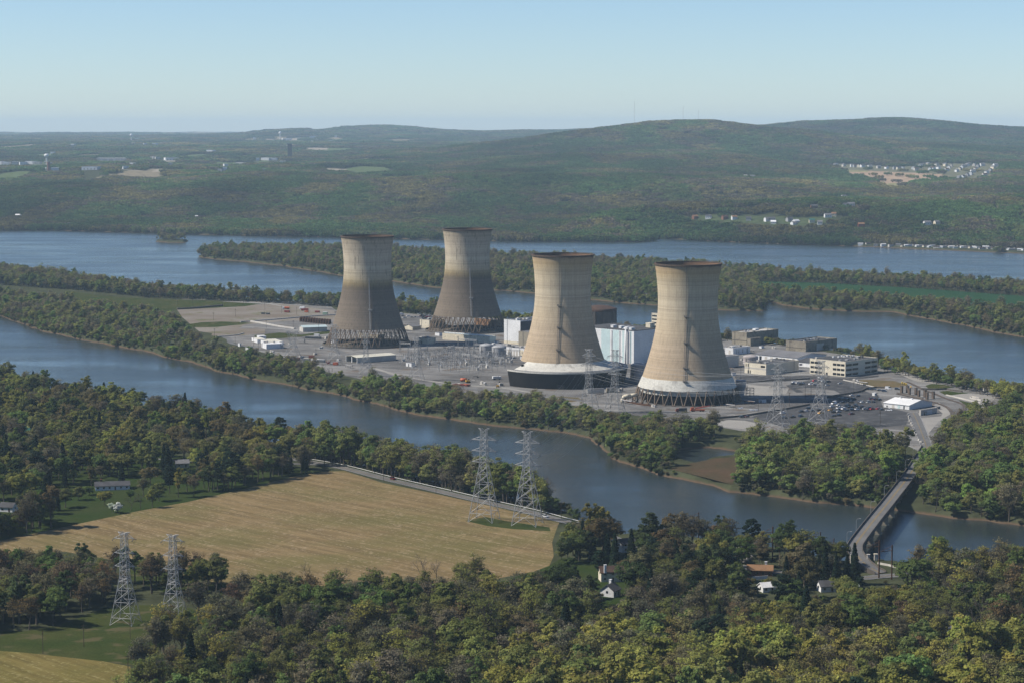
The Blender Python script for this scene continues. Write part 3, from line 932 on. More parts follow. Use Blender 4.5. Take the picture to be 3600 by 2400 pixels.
def ladder(t, z0, z1, ang, platforms, mat='steel_dark', w=0.75, thin_above=None):
    ca, sa = math.cos(ang), math.sin(ang)
    k = MB()
    zs = np.linspace(z0, z1, 40)
    for s in (-1, 1):
        pts = [((shell_r(z) + 0.7) * ca - s * w * sa, (shell_r(z) + 0.7) * sa + s * w * ca, z) for z in zs]
        k.tube(pts, 0.16, 4)
    for z in np.arange(z0, z1, 0.9):
        r = shell_r(z) + 0.7
        k.bar((r * ca - w * sa, r * sa + w * ca, z), (r * ca + w * sa, r * sa - w * ca, z), 0.10)
    if thin_above:
        zs = np.linspace(z1, thin_above, 20)
        k.tube([((shell_r(z) + 0.4) * ca, (shell_r(z) + 0.4) * sa, z) for z in zs], 0.17, 4)
    lo = k.build('ladder', mat, t)
    for z in platforms:
        r = shell_r(z)
        q = MB()
        q.box(0.0, 2.6, -1.4, 2.6, -0.15, 0.15)
        for a, b_ in ((0.0, -1.4), (2.6, -1.4), (2.6, 2.6), (0.0, 2.6)):
            q.bar((a, b_, 0.1), (a, b_, 1.5), 0.09)
        for hh in (0.8, 1.45):
            q.bar((0, -1.4, hh), (2.6, -1.4, hh), 0.07); q.bar((2.6, -1.4, hh), (2.6, 2.6, hh), 0.07); q.bar((2.6, 2.6, hh), (0, 2.6, hh), 0.07)
        q.bar((0, 0.4, -1.8), (2.4, 0.4, 0), 0.12); q.bar((0, 2.2, -1.8), (2.4, 2.2, 0), 0.12)
        o = q.build('platform', mat, lo, (r * ca, r * sa, z)); o.rotation_euler.z = ang


FRONT = -math.pi / 2
# the two dark-skirted towers behind
T1, C1 = tower((1291.3, 831.4), 'brown and beige cooling tower on bare slanted legs, leftmost of the four', 'shell_dark', 19.0)
T2, C2 = tower((1643.0, 806.8), 'brown and beige cooling tower on bare legs behind the switchyard, second from left', 'shell_dark', 18.2)
for t, zb in ((T1, 19.2), (T2, 18.4)):
    v_legs(t, 40, 39.4, zb, 45.8, 0.40, 'leg', 2.0)
    k = MB(); k.lathe([(49.5, -0.3), (49.5, 1.9), (48.7, 1.9), (48.7, -0.3)], 80, closed=True); k.build('basin_wall', 'conc_dark', t)
    k = MB(); k.lathe([(48.6, 0.35), (0.1, 0.35)], 64); k.build('basin_floor', 'gravel_brown', t)
    k = MB(); k.lathe([(34, 0.4), (34, 2.6), (33, 2.6), (33, 0.4)], 48, closed=True)
    k.build('inner_wall', 'conc_dark', t)
    ladder(t, 20, 74, FRONT + 0.13, [40.0], 'steel', 0.4)
# the two tan ones in front
T3, C3 = tower((1979.0, 896.8), 'tan cooling tower with black louvred wall round its foot, third from left', 'shell_tan', 20.5)
T4, C4 = tower((2419.3, 928.5), 'tan cooling tower with white collar on slanted legs, nearest the car park', 'shell_tan', 20.6)
ladder(T3, 20, 74, FRONT - 0.15, [72.5, 53.0, 33.0], thin_above=116)
ladder(T4, 20, 74, FRONT - 0.14, [74.0, 52.0, 31.5, 20.5], thin_above=116)

A0, A1 = RAD(-148), RAD(112)
k = MB(); k.lathe([(38.9, 21.2), (43.0, 18.6), (52.6, 15.2), (52.6, 14.8), (39.4, 19.6)], 96, A0, A1, closed=True); k.build('skirt_roof', 'skirt', T3)
k = MB(); k.lathe([(52.7, 14.9), (59.8, 14.7), (59.8, 14.3), (52.7, 14.5)], 96, A0, A1, closed=True)
k.build('fan_deck', 'roof_grey', T3)
k = MB(); k.lathe([(59.8, 15.3), (60.5, 15.3), (60.5, 14.1), (59.8, 14.1)], 96, A0, A1, closed=True)
k.build('parapet', 'skirt', T3)
k = MB()
prof = []
for j in range(17):
    z = -0.2 + j * 0.88
    r = 57.4 + 2.6 * j / 16
    prof += [(r, z), (r + 0.28, z + 0.12), (r + 0.28, z + 0.5)]
prof += [(53.0, 14.1), (53.0, -0.2)]
k.lathe(prof, 96, A0, A1, closed=True); k.build('louvre_wall', 'louvre', T3)
k = MB()
ad = RAD(-93)
k.box(-0.25, 0.45, -3.0, 3.0, 0, 4.2)
o = k.build('door', 'glass', T3, (58.1 * math.cos(ad), 58.1 * math.sin(ad), 0)); o.rotation_euler.z = ad
k = MB()
for a in (RAD(-146), RAD(-143)):
    k.box(-1.2, 1.2, -1.5, 1.5, -1.0, 1.2)
o = k.build('vent_opening', 'glass', T3, (45.5 * math.cos(RAD(-145)), 45.5 * math.sin(RAD(-145)), 17.6))
# pipe ring on the deck at the right
k = MB()
for r in (54.6, 57.6):
    a = np.linspace(RAD(-70), RAD(120), 60)
    k.tube([(r * math.cos(q), r * math.sin(q), 15.4) for q in a], 0.55, 6)
k.build('deck_pipe', 'tank_grey', T3)

k = MB(); k.lathe([(38.9, 21.0), (42.6, 12.3), (42.2, 12.2), (38.6, 20.8)], 112, closed=True); k.build('collar', 'skirt', T4)
k = MB(); k.lathe([(40.3, 12.3), (40.3, 8.0), (39.8, 8.0), (39.8, 12.3)], 96, closed=True); k.build('panel_ring', 'skirt', T4)
k = MB(); k.lathe([(39.0, 8.1), (39.0, -0.2)], 64)
for a in np.linspace(0, 2 * math.pi, 120, endpoint=False):
    k.bar((39.6 * math.cos(a), 39.6 * math.sin(a), 0), (39.6 * math.cos(a), 39.6 * math.sin(a), 8.2), 0.18)
k.build('fill_wall', 'louvre', T4)
v_legs(T4, 34, 42.4, 12.5, 46.6, 0.45, 'leg', 0.92, 0.04)
for i in range(34):
    a = 0.04 + (i + 0.5) * 2 * math.pi / 34
    k = MB(); k.box(-1.0, 1.0, -1.5, 1.5, -0.2, 0.9)
    o = k.build('footing', 'leg', T4, (46.7 * math.cos(a), 46.7 * math.sin(a), 0)); o.rotation_euler.z = a
k = MB(); k.lathe([(55, -0.2), (55, 1.6), (54.3, 1.6), (54.3, -0.2)], 40, RAD(-200), RAD(-125), closed=True)
tag(k.build('basin_wall', 'rust'), 'rusty curved wall left of the white-collared tower', 'wall').location = (C4.x, C4.y, 4)
tp = thing('pipe', 'fat white pipe leading into the white-collared tower', 'pipe', (C4.x - 48, C4.y - 14, 4))
k = MB(); k.tube([(-9, -6, 0), (-9, -5, 3.2), (-7.5, -4, 5.4), (-2, -2, 6.0), (4, 1, 6.2)], 1.5, 12); k.build('pipe_run', 'cream', tp, smooth=True)
k = MB(); k.bar((0, -1, 0), (0, -1, 5), 0.3); k.bar((-4, -2.6, 0), (-4, -2.6, 5), 0.3); k.build('support', 'steel_dark', tp)


# ------------------------------------------------------------------ buildings
def bld(name, label, cat, corner, xl, xr, ytop, ax=135.0, group=None, z0=4.0):
    """a rectangular building from its nearest corner's foot pixel and the pixel columns where its two visible sides end.
    Returns its Empty and length (away to the left = local y), width (away to the right = local x), height."""
    O = P(corner[0], corner[1], z0)
    u = Vector((math.cos(RAD(ax)), math.sin(RAD(ax)), 0)); v = Vector((math.cos(RAD(ax - 90)), math.sin(RAD(ax - 90)), 0))

    def solve(dr, xt):
        lo, hi = 0.5, 400.0
        s = 1 if xt > corner[0] else -1
        for _ in range(50):
            mid = (lo + hi) / 2
            if (proj(O + dr * mid)[0] - xt) * s > 0:
                hi = mid
            else:
                lo = mid
        return lo
    L, Wd = solve(u, xl), solve(v, xr)
    a, b_, c = ray(corner[0], ytop)
    h = H + c * O.y / b_ - z0
    return thing(name, label, cat, O, RAD(ax - 90), group), L, Wd, h


def walls(t, L, Wd, h, mat, roof='roof_dark', parapet=0.5, th=0.35):
    k = MB(); k.box(0, Wd, 0, L, -0.3, h - 0.02); k.build('wall', mat, t)
    k = MB(); k.box(th, Wd - th, th, L - th, h - 0.03, h + 0.10); k.build('roof', roof, t)
    if Wd > 12 and L > 8 and h > 4:
        rr = random.Random(int(Wd * 100 + L * 10))
        for _ in range(int(min(7, 2 + Wd * L / 180))):
            w_, l_ = rr.uniform(1.2, 3.2), rr.uniform(1.2, 3.2)
            unit(t, rr.uniform(1, Wd - 4.5), rr.uniform(1, L - 4.5), h + 0.11, w_, l_, rr.uniform(0.7, 2.0), rr.choice(['tank_grey', 'conc_light', 'white', 'steel_dark']))
        k = MB(); y = rr.uniform(2, L - 2); k.tube([(1.0, y, h + 0.5), (Wd * 0.6, y, h + 0.5), (Wd * 0.6, L - 1.5, h + 0.5)], 0.18, 6); k.build('roof_pipe', 'steel', t)
        k = MB(); k.tube([(-0.22, L * 0.8, 0), (-0.22, L * 0.8, h + 0.5)], 0.14, 6); k.tube([(Wd * 0.85, -0.22, 0), (Wd * 0.85, -0.22, h + 0.5)], 0.14, 6); k.build('downpipe', 'steel_dark', t)
    if parapet:
        k = MB()
        k.box(-0.05, th, -0.05, L + 0.05, h - 0.05, h + parapet); k.box(Wd - th, Wd + 0.05, -0.05, L + 0.05, h - 0.05, h + parapet)
        k.box(th, Wd - th, -0.05, th, h - 0.05, h + parapet); k.box(th, Wd - th, L - th, L + 0.05, h - 0.05, h + parapet)
        k.build('parapet', mat, t)


def win(t, face, a, z, w, hh, mat='glass', name='window', d=0.07):
    k = MB()
    if face == 'L':
        k.box(-d, 0.02, a, a + w, z, z + hh)
    else:
        k.box(a, a + w, -d, 0.02, z, z + hh)
    return k.build(name, mat, t)


def gabled(t, L, Wd, h, rise, wall, roof, along='y'):
    k = MB(); k.gable_wall(0, Wd, 0, L, -0.3, h, h + rise, along); k.build('wall', wall, t)
    k = MB(); k.gable(0, Wd, 0, L, h + 0.03, h + rise + 0.03, 0.6, along); k.build('roof', roof, t)


def unit(t, x, y, z, w, l, h, mat='tank_grey', name='roof_unit'):
    k = MB(); k.box(x, x + w, y, y + l, z, z + h * 0.75); k.box(x - 0.15, x + w + 0.15, y - 0.15, y + l + 0.15, z + h * 0.75 + 0.01, z + h); return k.build(name, mat, t)


# three-storey office
t, L, Wd, h = bld('office_building', 'three-storey cream office block with dark window groups behind the car park', 'building', (2971.5, 1324), 2846.5, 3085, 1272.3)
walls(t, L, Wd, h, 'office', 'roof_dark', 0.5)
fl = h / 3.12
for f in range(3):
    z = 0.9 + f * fl
    for g in range(2):
        base = (0.025 if g == 0 else 0.655) * L
        for i in range(3):
            win(t, 'L', base + i * 0.112 * L, z, 0.098 * L, fl * 0.48)
    for a in (0.02, 0.215, 0.605, 0.80):
        win(t, 'R', a * Wd, z, 0.175 * Wd, fl * 0.46)
win(t, 'L', 0.49 * L, 0, 0.05 * L, 2.6, 'glass', 'door')
for i in range(6):
    unit(t, Wd * (0.45 + 0.09 * i), L * (0.75 - 0.07 * (i % 3)), h + 0.1, 1.6, 1.6, 1.2, 'white', 'roof_vent')
unit(t, Wd * 0.72, L * 0.3, h + 0.1, 4, 3, 1.6, 'tank_grey')
# two-storey cream office
t, L, Wd, h = bld('office_building', 'low cream office with a grey band, between the tower and the large office', 'building', (2693, 1317.7), 2617.4, 2808, 1281)
walls(t, L, Wd, h, 'office', 'roof_dark', 0.4)
k = MB(); k.box(-0.06, 0.02, 0.05, L - 0.05, h * 0.47, h * 0.62); k.build('band', 'conc_light', t)
for a in (0.86, 0.95):
    win(t, 'L', a * L - 1, h * 0.66, 0.9, h * 0.25)
for a in (0.85, 0.75):
    win(t, 'L', a * L - 1, 0.2, 1.1, h * 0.30)
win(t, 'L', 0.05 * L, h * 0.68, 0.2 * L, h * 0.2)
win(t, 'R', 0.3 * Wd, h * 0.4, 0.12 * Wd, h * 0.2)
# two concrete screen houses on the river
t, L, Wd, h = bld('screen_house', 'stained concrete block with a lower annex, left of the two by the water', 'building', (2624.6, 1213.9), 2573, 2736, 1172)
walls(t, L, Wd, h, 'conc', 'conc_light', 1.0)
unit(t, Wd * 0.55, L * 0.6, h + 0.1, 6, 4, 2, 'white')
k = MB(); k.box(-0.12, 0.02, 0.1, L - 0.1, h * 0.35, h * 0.40); k.build('ledge', 'conc_dark', t)
t, L, Wd, h = bld('annex', 'low concrete annex in front of the stained screen house', 'building', (2638.6, 1217.5), 2626, 2675, 1191)
walls(t, L, Wd, h, 'conc', 'conc_dark', 0.3)
t, L, Wd, h = bld('screen_house', 'concrete block with dark roof and a white door panel, nearest the water', 'building', (2832.5, 1236.8), 2762.9, 2942, 1204.7)
walls(t, L, Wd, h, 'conc', 'roof_dark', 1.0)
win(t, 'R', 0.34 * Wd, 0.3, 0.22 * Wd, h * 0.72, 'conc_light', 'door', 0.5)
k = MB(); k.box(-0.12, 0.02, 0.1, L - 0.1, h * 0.35, h * 0.41); k.build('ledge', 'conc_dark', t)
for i in range(4):
    unit(t, Wd * (0.2 + 0.18 * i), L * 0.55, h + 0.1, 3.5, 3, 0.7, 'roof_grey')
# long warehouses
t, L, Wd, h = bld('warehouse', 'long grey-roofed warehouse with white doors behind the offices', 'building', (2803, 1277), 2654, 2905, 1258)
gabled(t, L, Wd, h, 3.2, 'white', 'roof_grey')
for i in range(7):
    win(t, 'L', (0.06 + 0.13 * i) * L, 0.0, 0.055 * L, h * 0.75, 'conc_light' if i % 3 else 'glass', 'door')
t, L, Wd, h = bld('warehouse', 'dark-roofed warehouse extension beside the three-storey office', 'building', (2862, 1292), 2800, 2935, 1276)
gabled(t, L, Wd, h, 2.2, 'white', 'roof_dark')
# white flat blocks right of the last tower
t, L, Wd, h = bld('utility_building', 'white flat-roofed building with slit windows behind the last tower', 'building', (2577.4, 1247.5), 2540, 2637, 1224.6)
walls(t, L, Wd, h, 'white', 'roof_grey', 0.4)
for a in (0.2, 0.32, 0.55, 0.8):
    win(t, 'R', a * Wd, h * 0.2, 0.7, h * 0.55)
win(t, 'L', L * 0.25, 0, 2.4, h * 0.7, 'conc_light', 'door')
unit(t, Wd * 0.2, L * 0.4, h + 0.1, 4, 3, 1.2, 'white')
t, L, Wd, h = bld('utility_building', 'plain grey block right beside the last tower', 'building', (2552, 1293), 2530, 2597, 1253)
walls(t, L, Wd, h, 'conc_light', 'roof_grey', 0.4)
# turbine hall
t, L, Wd, h = bld('turbine_hall', 'tall teal and white striped turbine hall between the two tan towers', 'building', (2228, 1280), 2050, 2335, 1164)
k = MB(); k.box(0, Wd, 0, L, -0.3, h - 0.02); k.build('wall', 'white', t)
k = MB(); k.box(-0.3, Wd + 0.3, -0.3, L + 0.3, h - 0.02, h + 0.5); k.build('roof', 'roof_dark', t)
Lv = 44.0   # the part of the facade in view is about this long
for a, w in ((3.2, 1.8), (13.0, 2.4), (20.0, 8.2), (32.0, 12.0)):
    k = MB(); k.box(-0.08, 0.02, a, a + w, 1.0, h - 0.6); k.build('teal_panel', 'teal', t)
for a in (4.9, 11.2, 18.6, 29.3):
    k = MB(); k.box(-0.7, 0.02, a, a + 0.8, 0.2, h - 0.8); k.build('pilaster', 'white', t)
k = MB(); k.box(-0.05, 0.02, 5.8, 6.6, 0.2, h - 1.0); k.build('louvre_strip', 'roof_dark', t)
k = MB(); k.tube([(-1.8, 9.3, 0), (-1.8, 9.3, h + 1.0)], 0.85, 10); k.tube([(-1.8, 9.3, h + 0.8), (0.5, 13, h + 2.2), (4, 18, h + 0.5)], 0.7, 8)
k.build('duct', 'white', t, smooth=True)
for i, (x, y) in enumerate(((3, 6.0), (7, 15), (9, 25), (9, 36))):
    unit(t, x, y, h + 0.5, 5.2, 3.6, 2.4, 'white', 'roof_vent')
unit(t, Wd * 0.75, 9, h + 0.5, 7, 6, 4.6, 'cream')
for i in range(8):
    k = MB(); k.bar((1.0, 3 + 5 * i, h + 0.4), (1.0, 3 + 5 * i, h + 2.6), 0.12); k.build('vent_pipe', 'steel_dark', t)
t2, L, Wd, h = bld('stair_tower', 'pale louvred tower block behind the turbine hall roof', 'building', (2310, 1245), 2290, 2340, 1104)
walls(t2, L, Wd, h, 'cream', 'roof_grey', 0.6)
for i in range(4):
    win(t2, 'L', 0.6, h - 3.0 - i * 3.6, L - 1.2, 1.5)
# containment dome house behind
c = P(2105, 1200, 4)
t = thing('containment_building', 'dark ribbed round containment building behind the tan tower', 'building', (c.x, c.y, 4))
hh = H + ray(2105, 1083)[2] * c.y / ray(2105, 1083)[1] - 4
k = MB(); k.lathe([(18.6, -0.2), (18.6, hh - 3)], 48)
for a in np.linspace(0, 2 * math.pi, 10, endpoint=False):
    q = MB(); q.box(17.8, 19.6, -1.6, 1.6, -0.2, hh - 2); o = q.build('buttress', 'conc_dark', t); o.rotation_euler.z = a
k.build('wall', 'conc_dark', t)
k = MB(); k.lathe([(19.6, hh - 3), (19.9, hh - 0.2), (18.5, hh + 0.2), (12, hh + 2.2), (6, hh + 3.0), (0.1, hh + 3.3)], 48); k.build('roof', 'roof_brown', t, smooth=True)
# white reactor block left of tan tower
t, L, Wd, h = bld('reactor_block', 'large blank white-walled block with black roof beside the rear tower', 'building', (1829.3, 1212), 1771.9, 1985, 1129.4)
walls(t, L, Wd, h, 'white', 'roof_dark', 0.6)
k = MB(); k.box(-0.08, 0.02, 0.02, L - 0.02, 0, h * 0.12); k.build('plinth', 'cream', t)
k = MB(); k.box(0.02, Wd, -0.08, 0.02, 0.2, h * 0.98); k.build('dark_side_face', 'roof_slate', t)  # right-hand face, coloured darker than the white walls over nearly its full height
for i in range(3):
    unit(t, Wd * (0.1 + 0.2 * i), L * 0.4, h + 0.1, 3, 2.4, 1.2, 'white', 'roof_vent')
t, L, Wd, h = bld('concrete_block', 'stained concrete block between white block and tan tower', 'building', (1905, 1240), 1823, 1990, 1173)
walls(t, L, Wd, h, 'conc', 'roof_grey', 0.4)
t, L, Wd, h = bld('service_building', 'low white and tan service building behind the two round tanks', 'building', (1842, 1252), 1700, 1880, 1226)
walls(t, L, Wd, h, 'white', 'roof_grey', 0.3)
win(t, 'L', 1.0, 0.2, 6.0, h * 0.8, 'cream', 'door')
win(t, 'L', 2.2, h * 0.3, 0.8, h * 0.3)
for i in range(4):
    win(t, 'L', 9 + 4 * i, 0.3, 2.6, h * 0.75, 'conc_light', 'door')
# long beige pump house with a pipe on top
t, L, Wd, h = bld('pump_house', 'long streaked cream pump house with a white pipe along its roof', 'building', (1720.9, 1206.4), 1555, 1743.7, 1183.6, ax=143)
walls(t, L, Wd, h, 'cream', 'roof_teal', 0.25)
k = MB(); k.box(0.02, Wd, -0.07, 0.02, 0.2, h * 0.97); k.build('end_cladding', 'teal', t)
k = MB(); k.tube([(1.2, 8, h + 1.2), (1.2, L - 2, h + 1.2)], 0.45, 8)
for i in range(6):
    y = 8 + i * (L - 10) / 5.5
    k.tube([(1.2, y, h + 0.1), (1.2, y, h + 1.9)], 0.55, 8)
k.build('pipe', 'white', t)
t, L, Wd, h = bld('pump_house', 'small cream block left of the long pump house', 'building', (1504, 1210), 1471.6, 1532, 1190, ax=140)
walls(t, L, Wd, h, 'cream', 'roof_grey', 0.3)
win(t, 'L', L * 0.6, 0, 1.6, h * 0.45, 'steel_dark', 'door')
t, L, Wd, h = bld('storehouse', 'cream flat-roofed storehouse between the two rear towers', 'building', (1509.5, 1155.4), 1476, 1565, 1127)
walls(t, L, Wd, h, 'cream', 'roof_grey', 0.4)
t, L, Wd, h = bld('shed', 'grey hip-roofed shed between the two rear towers', 'building', (1450.3, 1160.8), 1420.6, 1480, 1149)
gabled(t, L, Wd, h, 2.4, 'cream', 'roof_grey', 'x')
t, L, Wd, h = bld('storehouse', 'tan walled storehouse seen through the legs of the rear tower', 'building', (1738, 1152), 1668, 1768, 1126)
walls(t, L, Wd, h, 'roof_tan', 'roof_grey', 0.4)
t, L, Wd, h = bld('storehouse', 'brown walled storehouse seen through the legs of the leftmost tower', 'building', (1330, 1195), 1262, 1352, 1178)
walls(t, L, Wd, h, 'conc', 'roof_grey', 0.4)
t, L, Wd, h = bld('open_shed', 'open-fronted shed with long cream roof below the leftmost tower', 'building', (1255.5, 1276.5), 1216, 1392, 1257, ax=126)
k = MB(); k.box(0, 0.3, 0, 0.5, -0.2, h); k.box(0, 0.3, L - 0.5, L, -0.2, h); k.box(0, 0.3, L * 0.45, L * 0.5, -0.2, h); k.build('post', 'white', t)
k = MB(); k.box(0.31, Wd, 0, 0.3, -0.2, h - 0.02); k.box(0.31, Wd, L - 0.3, L, -0.2, h - 0.02); k.box(8, 8.3, 0.31, L - 0.31, -0.2, h - 0.02); k.build('wall', 'conc_light', t)
k = MB(); k.gable(0, Wd, 0, L, h, h + 1.2, 0.4, 'x'); k.build('roof', 'roof_cream', t)
# sheds at the left
t, L, Wd, h = bld('equipment_shed', 'white flat-roofed shed with a grey side, nearest the river at left', 'building', (936.7, 1227), 920, 996, 1210, ax=112)
walls(t, L, Wd, h, 'white', 'roof_white', 0.2)
win(t, 'R', Wd * 0.88, 0, 1.6, h * 0.7, 'conc_light', 'door')
t, L, Wd, h = bld('equipment_shed', 'white shed with cream roof behind the other white shed', 'building', (940, 1214), 911, 996.7, 1203.6, ax=112)
walls(t, L, Wd, h, 'white', 'roof_cream', 0.2)
t, L, Wd, h = bld('office_trailer', 'white office trailer left of the white sheds', 'trailer', (905, 1206), 885, 936, 1194, ax=112)
walls(t, L, Wd, h, 'white', 'roof_cream', 0.15)
for a in (0.3, 0.55):
    win(t, 'R', a * Wd, h * 0.4, 1.4, h * 0.35)
t, L, Wd, h = bld('office_trailer', 'white stacked trailer behind the first trailer', 'trailer', (912, 1196), 903, 936, 1182, ax=112)
walls(t, L, Wd, h, 'white', 'roof_white', 0.15)
win(t, 'R', Wd * 0.3, h * 0.6, 1.4, 0.9)
t, L, Wd, h = bld('long_shed', 'long shed with pale metal roof beside the rows of casks', 'building', (1065.6, 1168), 1053, 1150, 1152, ax=110)
gabled(t, L, Wd, h, 1.6, 'conc_light', 'roof_teal', 'x')
t, L, Wd, h = bld('guard_hut', 'tiny white guard hut on the gravel at left', 'hut', (843, 1218), 837, 848, 1207)
walls(t, L, Wd, h, 'white', 'roof_grey', 0.1)
win(t, 'R', Wd * 0.2, h * 0.5, Wd * 0.5, h * 0.3)
# casks in rows
for r in range(3):
    for i in range(12):
        x, y = 1057 + i * 9.1 + r * 1.5, 1131 + i * 0.9 - r * 2.4
        c = P(x, y, 4.1)
        k = MB(); k.lathe([(0.1, -0.1), (1.5, -0.1), (1.5, 4.4), (1.15, 4.7), (1.05, 3.9), (0.1, 3.9)], 12)
        if r == 0 and i == 0:
            cask0 = k.build('storage_cask', 'rust', None, c)
            tag(cask0, 'tall dark brown storage cask standing in close rows by the pale-roofed shed', 'cask', 'rows of dark storage casks')
        else:
            o = cask0.copy(); COL.objects.link(o); o.location = c
low_wall('containment_wall', ZZ([(960, 680), (1110, 668), (1500, 640), (1900, 604), (2270, 580)], 600, 960, 3.92), 1.4, 1.4, 'conc_light', 'long white low wall along the back of the cask yard')
low_wall('containment_wall', ZZ([(1110, 672), (1300, 706), (1500, 742), (1710, 772)], 600, 960, 3.92), 1.6, 2.6, 'conc_light', 'white low wall along the near side of the cask yard')

# security building, sheds, brick piers by the rail tracks
t, L, Wd, h = bld('security_building', 'white gabled building with pale roof beside the car park', 'building', (3196.4, 1439.5), 3107, 3276.8, 1424)
gabled(t, L, Wd, h, 3.0, 'white', 'roof_white')
win(t, 'L', L * 0.36, 0, 2.4, h * 0.85, 'teal', 'door'); win(t, 'L', L * 0.18, 0, 1.2, h * 0.8, 'glass', 'door'); win(t, 'L', L * 0.58, 0.2, 2.5, h * 0.7, 'conc_light', 'door')
win(t, 'L', L * 0.84, 0.3, 1.6, 1.4, 'steel_dark', 'door')
for a in (0.3, 0.75):
    unit(t, Wd * 0.45, L * a, h + 2.4, 1.2, 1.2, 1.6, 'white', 'roof_vent')
t, L, Wd, h = bld('shed', 'grey panelled shed in front of the white gabled building', 'building', (3237, 1460), 3231, 3294, 1441)
walls(t, L, Wd, h, 'conc_light', 'roof_grey', 0.2)
win(t, 'R', Wd * 0.2, 0, 1.2, h * 0.6, 'glass', 'door'); win(t, 'R', Wd * 0.4, 0, Wd * 0.3, h * 0.75, 'white', 'door')
t, L, Wd, h = bld('shed', 'tiny dark shed right of the grey panelled shed', 'hut', (3298, 1438), 3292, 3306, 1429)
walls(t, L, Wd, h, 'steel_dark', 'roof_grey', 0.1)
t, L, Wd, h = bld('kiosk', 'small white kiosk on the gravel beside the car park', 'hut', (3075, 1391), 3066, 3083, 1381)
walls(t, L, Wd, h, 'white', 'roof_white', 0.15)
win(t, 'R', Wd * 0.25, h * 0.5, Wd * 0.5, h * 0.3)
ordn = ['first', 'second', 'third', 'fourth', 'fifth', 'sixth', 'seventh', 'eighth', 'ninth', 'tenth', 'eleventh', 'twelfth', 'thirteenth', 'fourteenth', 'fifteenth', 'sixteenth', 'seventeenth', 'eighteenth', 'nineteenth', 'twentieth']
for i, (x, y) in enumerate(sorted([(665, 508), (745, 508), (770, 540), (862, 535), (900, 570), (985, 563), (1015, 597), (1100, 587)])):
    c = P(3000 + x / 3.92, 1250 + y / 3.92, 4.1)
    t = thing('brick_pier', f'tall brown concrete pier by the rail tracks, {ordn[i]} from the left', 'pier', c, RAD(45), 'brown piers beside the tracks')
    k = MB(); k.box(-1.0, 1.0, -1.0, 1.0, -0.2, 6.0); k.build('shaft', 'pier', t)
    k = MB(); k.box(-1.15, 1.15, -1.15, 1.15, 6.01, 6.35); k.build('cap', 'conc_dark', t)
c = P(3488, 1372, 4.1)
t = thing('gatehouse', 'dark flat gate canopy spanning the plant entrance road', 'gatehouse', c, RAD(10))
k = MB(); k.box(-9, 9, -3, 3, 5.2, 6.4); k.build('canopy', 'roof_brown', t)
for s in (-8, 8):
    k = MB(); k.box(s - 0.5, s + 0.5, -1.5, 1.5, -0.2, 5.19); k.build('post', 'conc_light', t)
k = MB(); k.box(10, 13, -4, 3, -0.1, 3.2); k.build('booth', 'white', t)
k = MB(); k.box(9.6, 13.4, -4.4, 3.4, 3.21, 3.5); k.build('booth_roof', 'roof_dark', t)

# barrier walls round the car parks
low_wall('barrier_wall', ZZ([(-300, 1408), (0, 1378), (380, 1342), (640, 1300), (900, 1258), (1280, 1188)], 2520, 1120, 3.92), 1.5, 1.0, 'conc_dark', 'dark barrier wall running from the last tower to the car park')
low_wall('barrier_wall', ZZ([(1500, 1092), (1680, 1058), (1860, 1030), (1990, 1005), (2060, 965), (2200, 952), (2400, 960)], 2520, 1120, 3.92), 1.5, 1.0, 'conc_dark', 'dark winding barrier wall between the two car parks')
low_wall('barrier_wall', ZZ([(400, 885), (700, 862), (1000, 846), (1280, 834)], 2520, 1120, 3.92), 1.4, 1.0, 'conc_dark', 'dark barrier wall in front of the low cream office')
low_wall('barrier_wall', ZZ([(1745, 845), (1900, 880), (2050, 915), (2200, 950)], 2520, 1120, 3.92), 0.8, 0.8, 'conc_light', 'pale kerb wall along the scrubby mound')
low_wall('barrier_wall', ZZ([(940, 465), (1130, 470), (1290, 462), (1340, 480), (1500, 500)], 3000, 1250, 3.92), 1.5, 1.0, 'conc_dark', 'dark barrier wall by the grass triangle')
low_wall('retaining_wall', ZZ([(1280, 545), (1480, 590), (1640, 630), (1760, 655)], 3000, 1250, 3.92), 1.0, 1.2, 'conc_light', 'pale wall along the gatehouse apron')
low_wall('retaining_wall', ZZ([(600, 515), (720, 535), (880, 572), (960, 590)], 3000, 1250, 3.92), 1.0, 0.6, 'conc_dark', 'low dark wall in front of the piers')
low_wall('retaining_wall', ZZ([(1740, 585), (1690, 580), (1610, 565), (1612, 590), (1760, 620)], 3000, 1250, 3.92), 1.4, 0.6, 'conc_light', 'pale folded wall by the gatehouse')
low_wall('barrier_wall', ZZ([(620, 885), (800, 872), (930, 855), (1010, 832)], 600, 960, 3.92), 1.2, 0.8, 'conc_light', 'pale low wall at the brown lot')
low_wall('earth_berm', ZZ([(90, 505), (280, 495), (480, 478), (710, 458)], 600, 960, 3.92), 2.2, 3.0, 'conc_dark', 'dark straight berm beside the island meadow', 'berm')

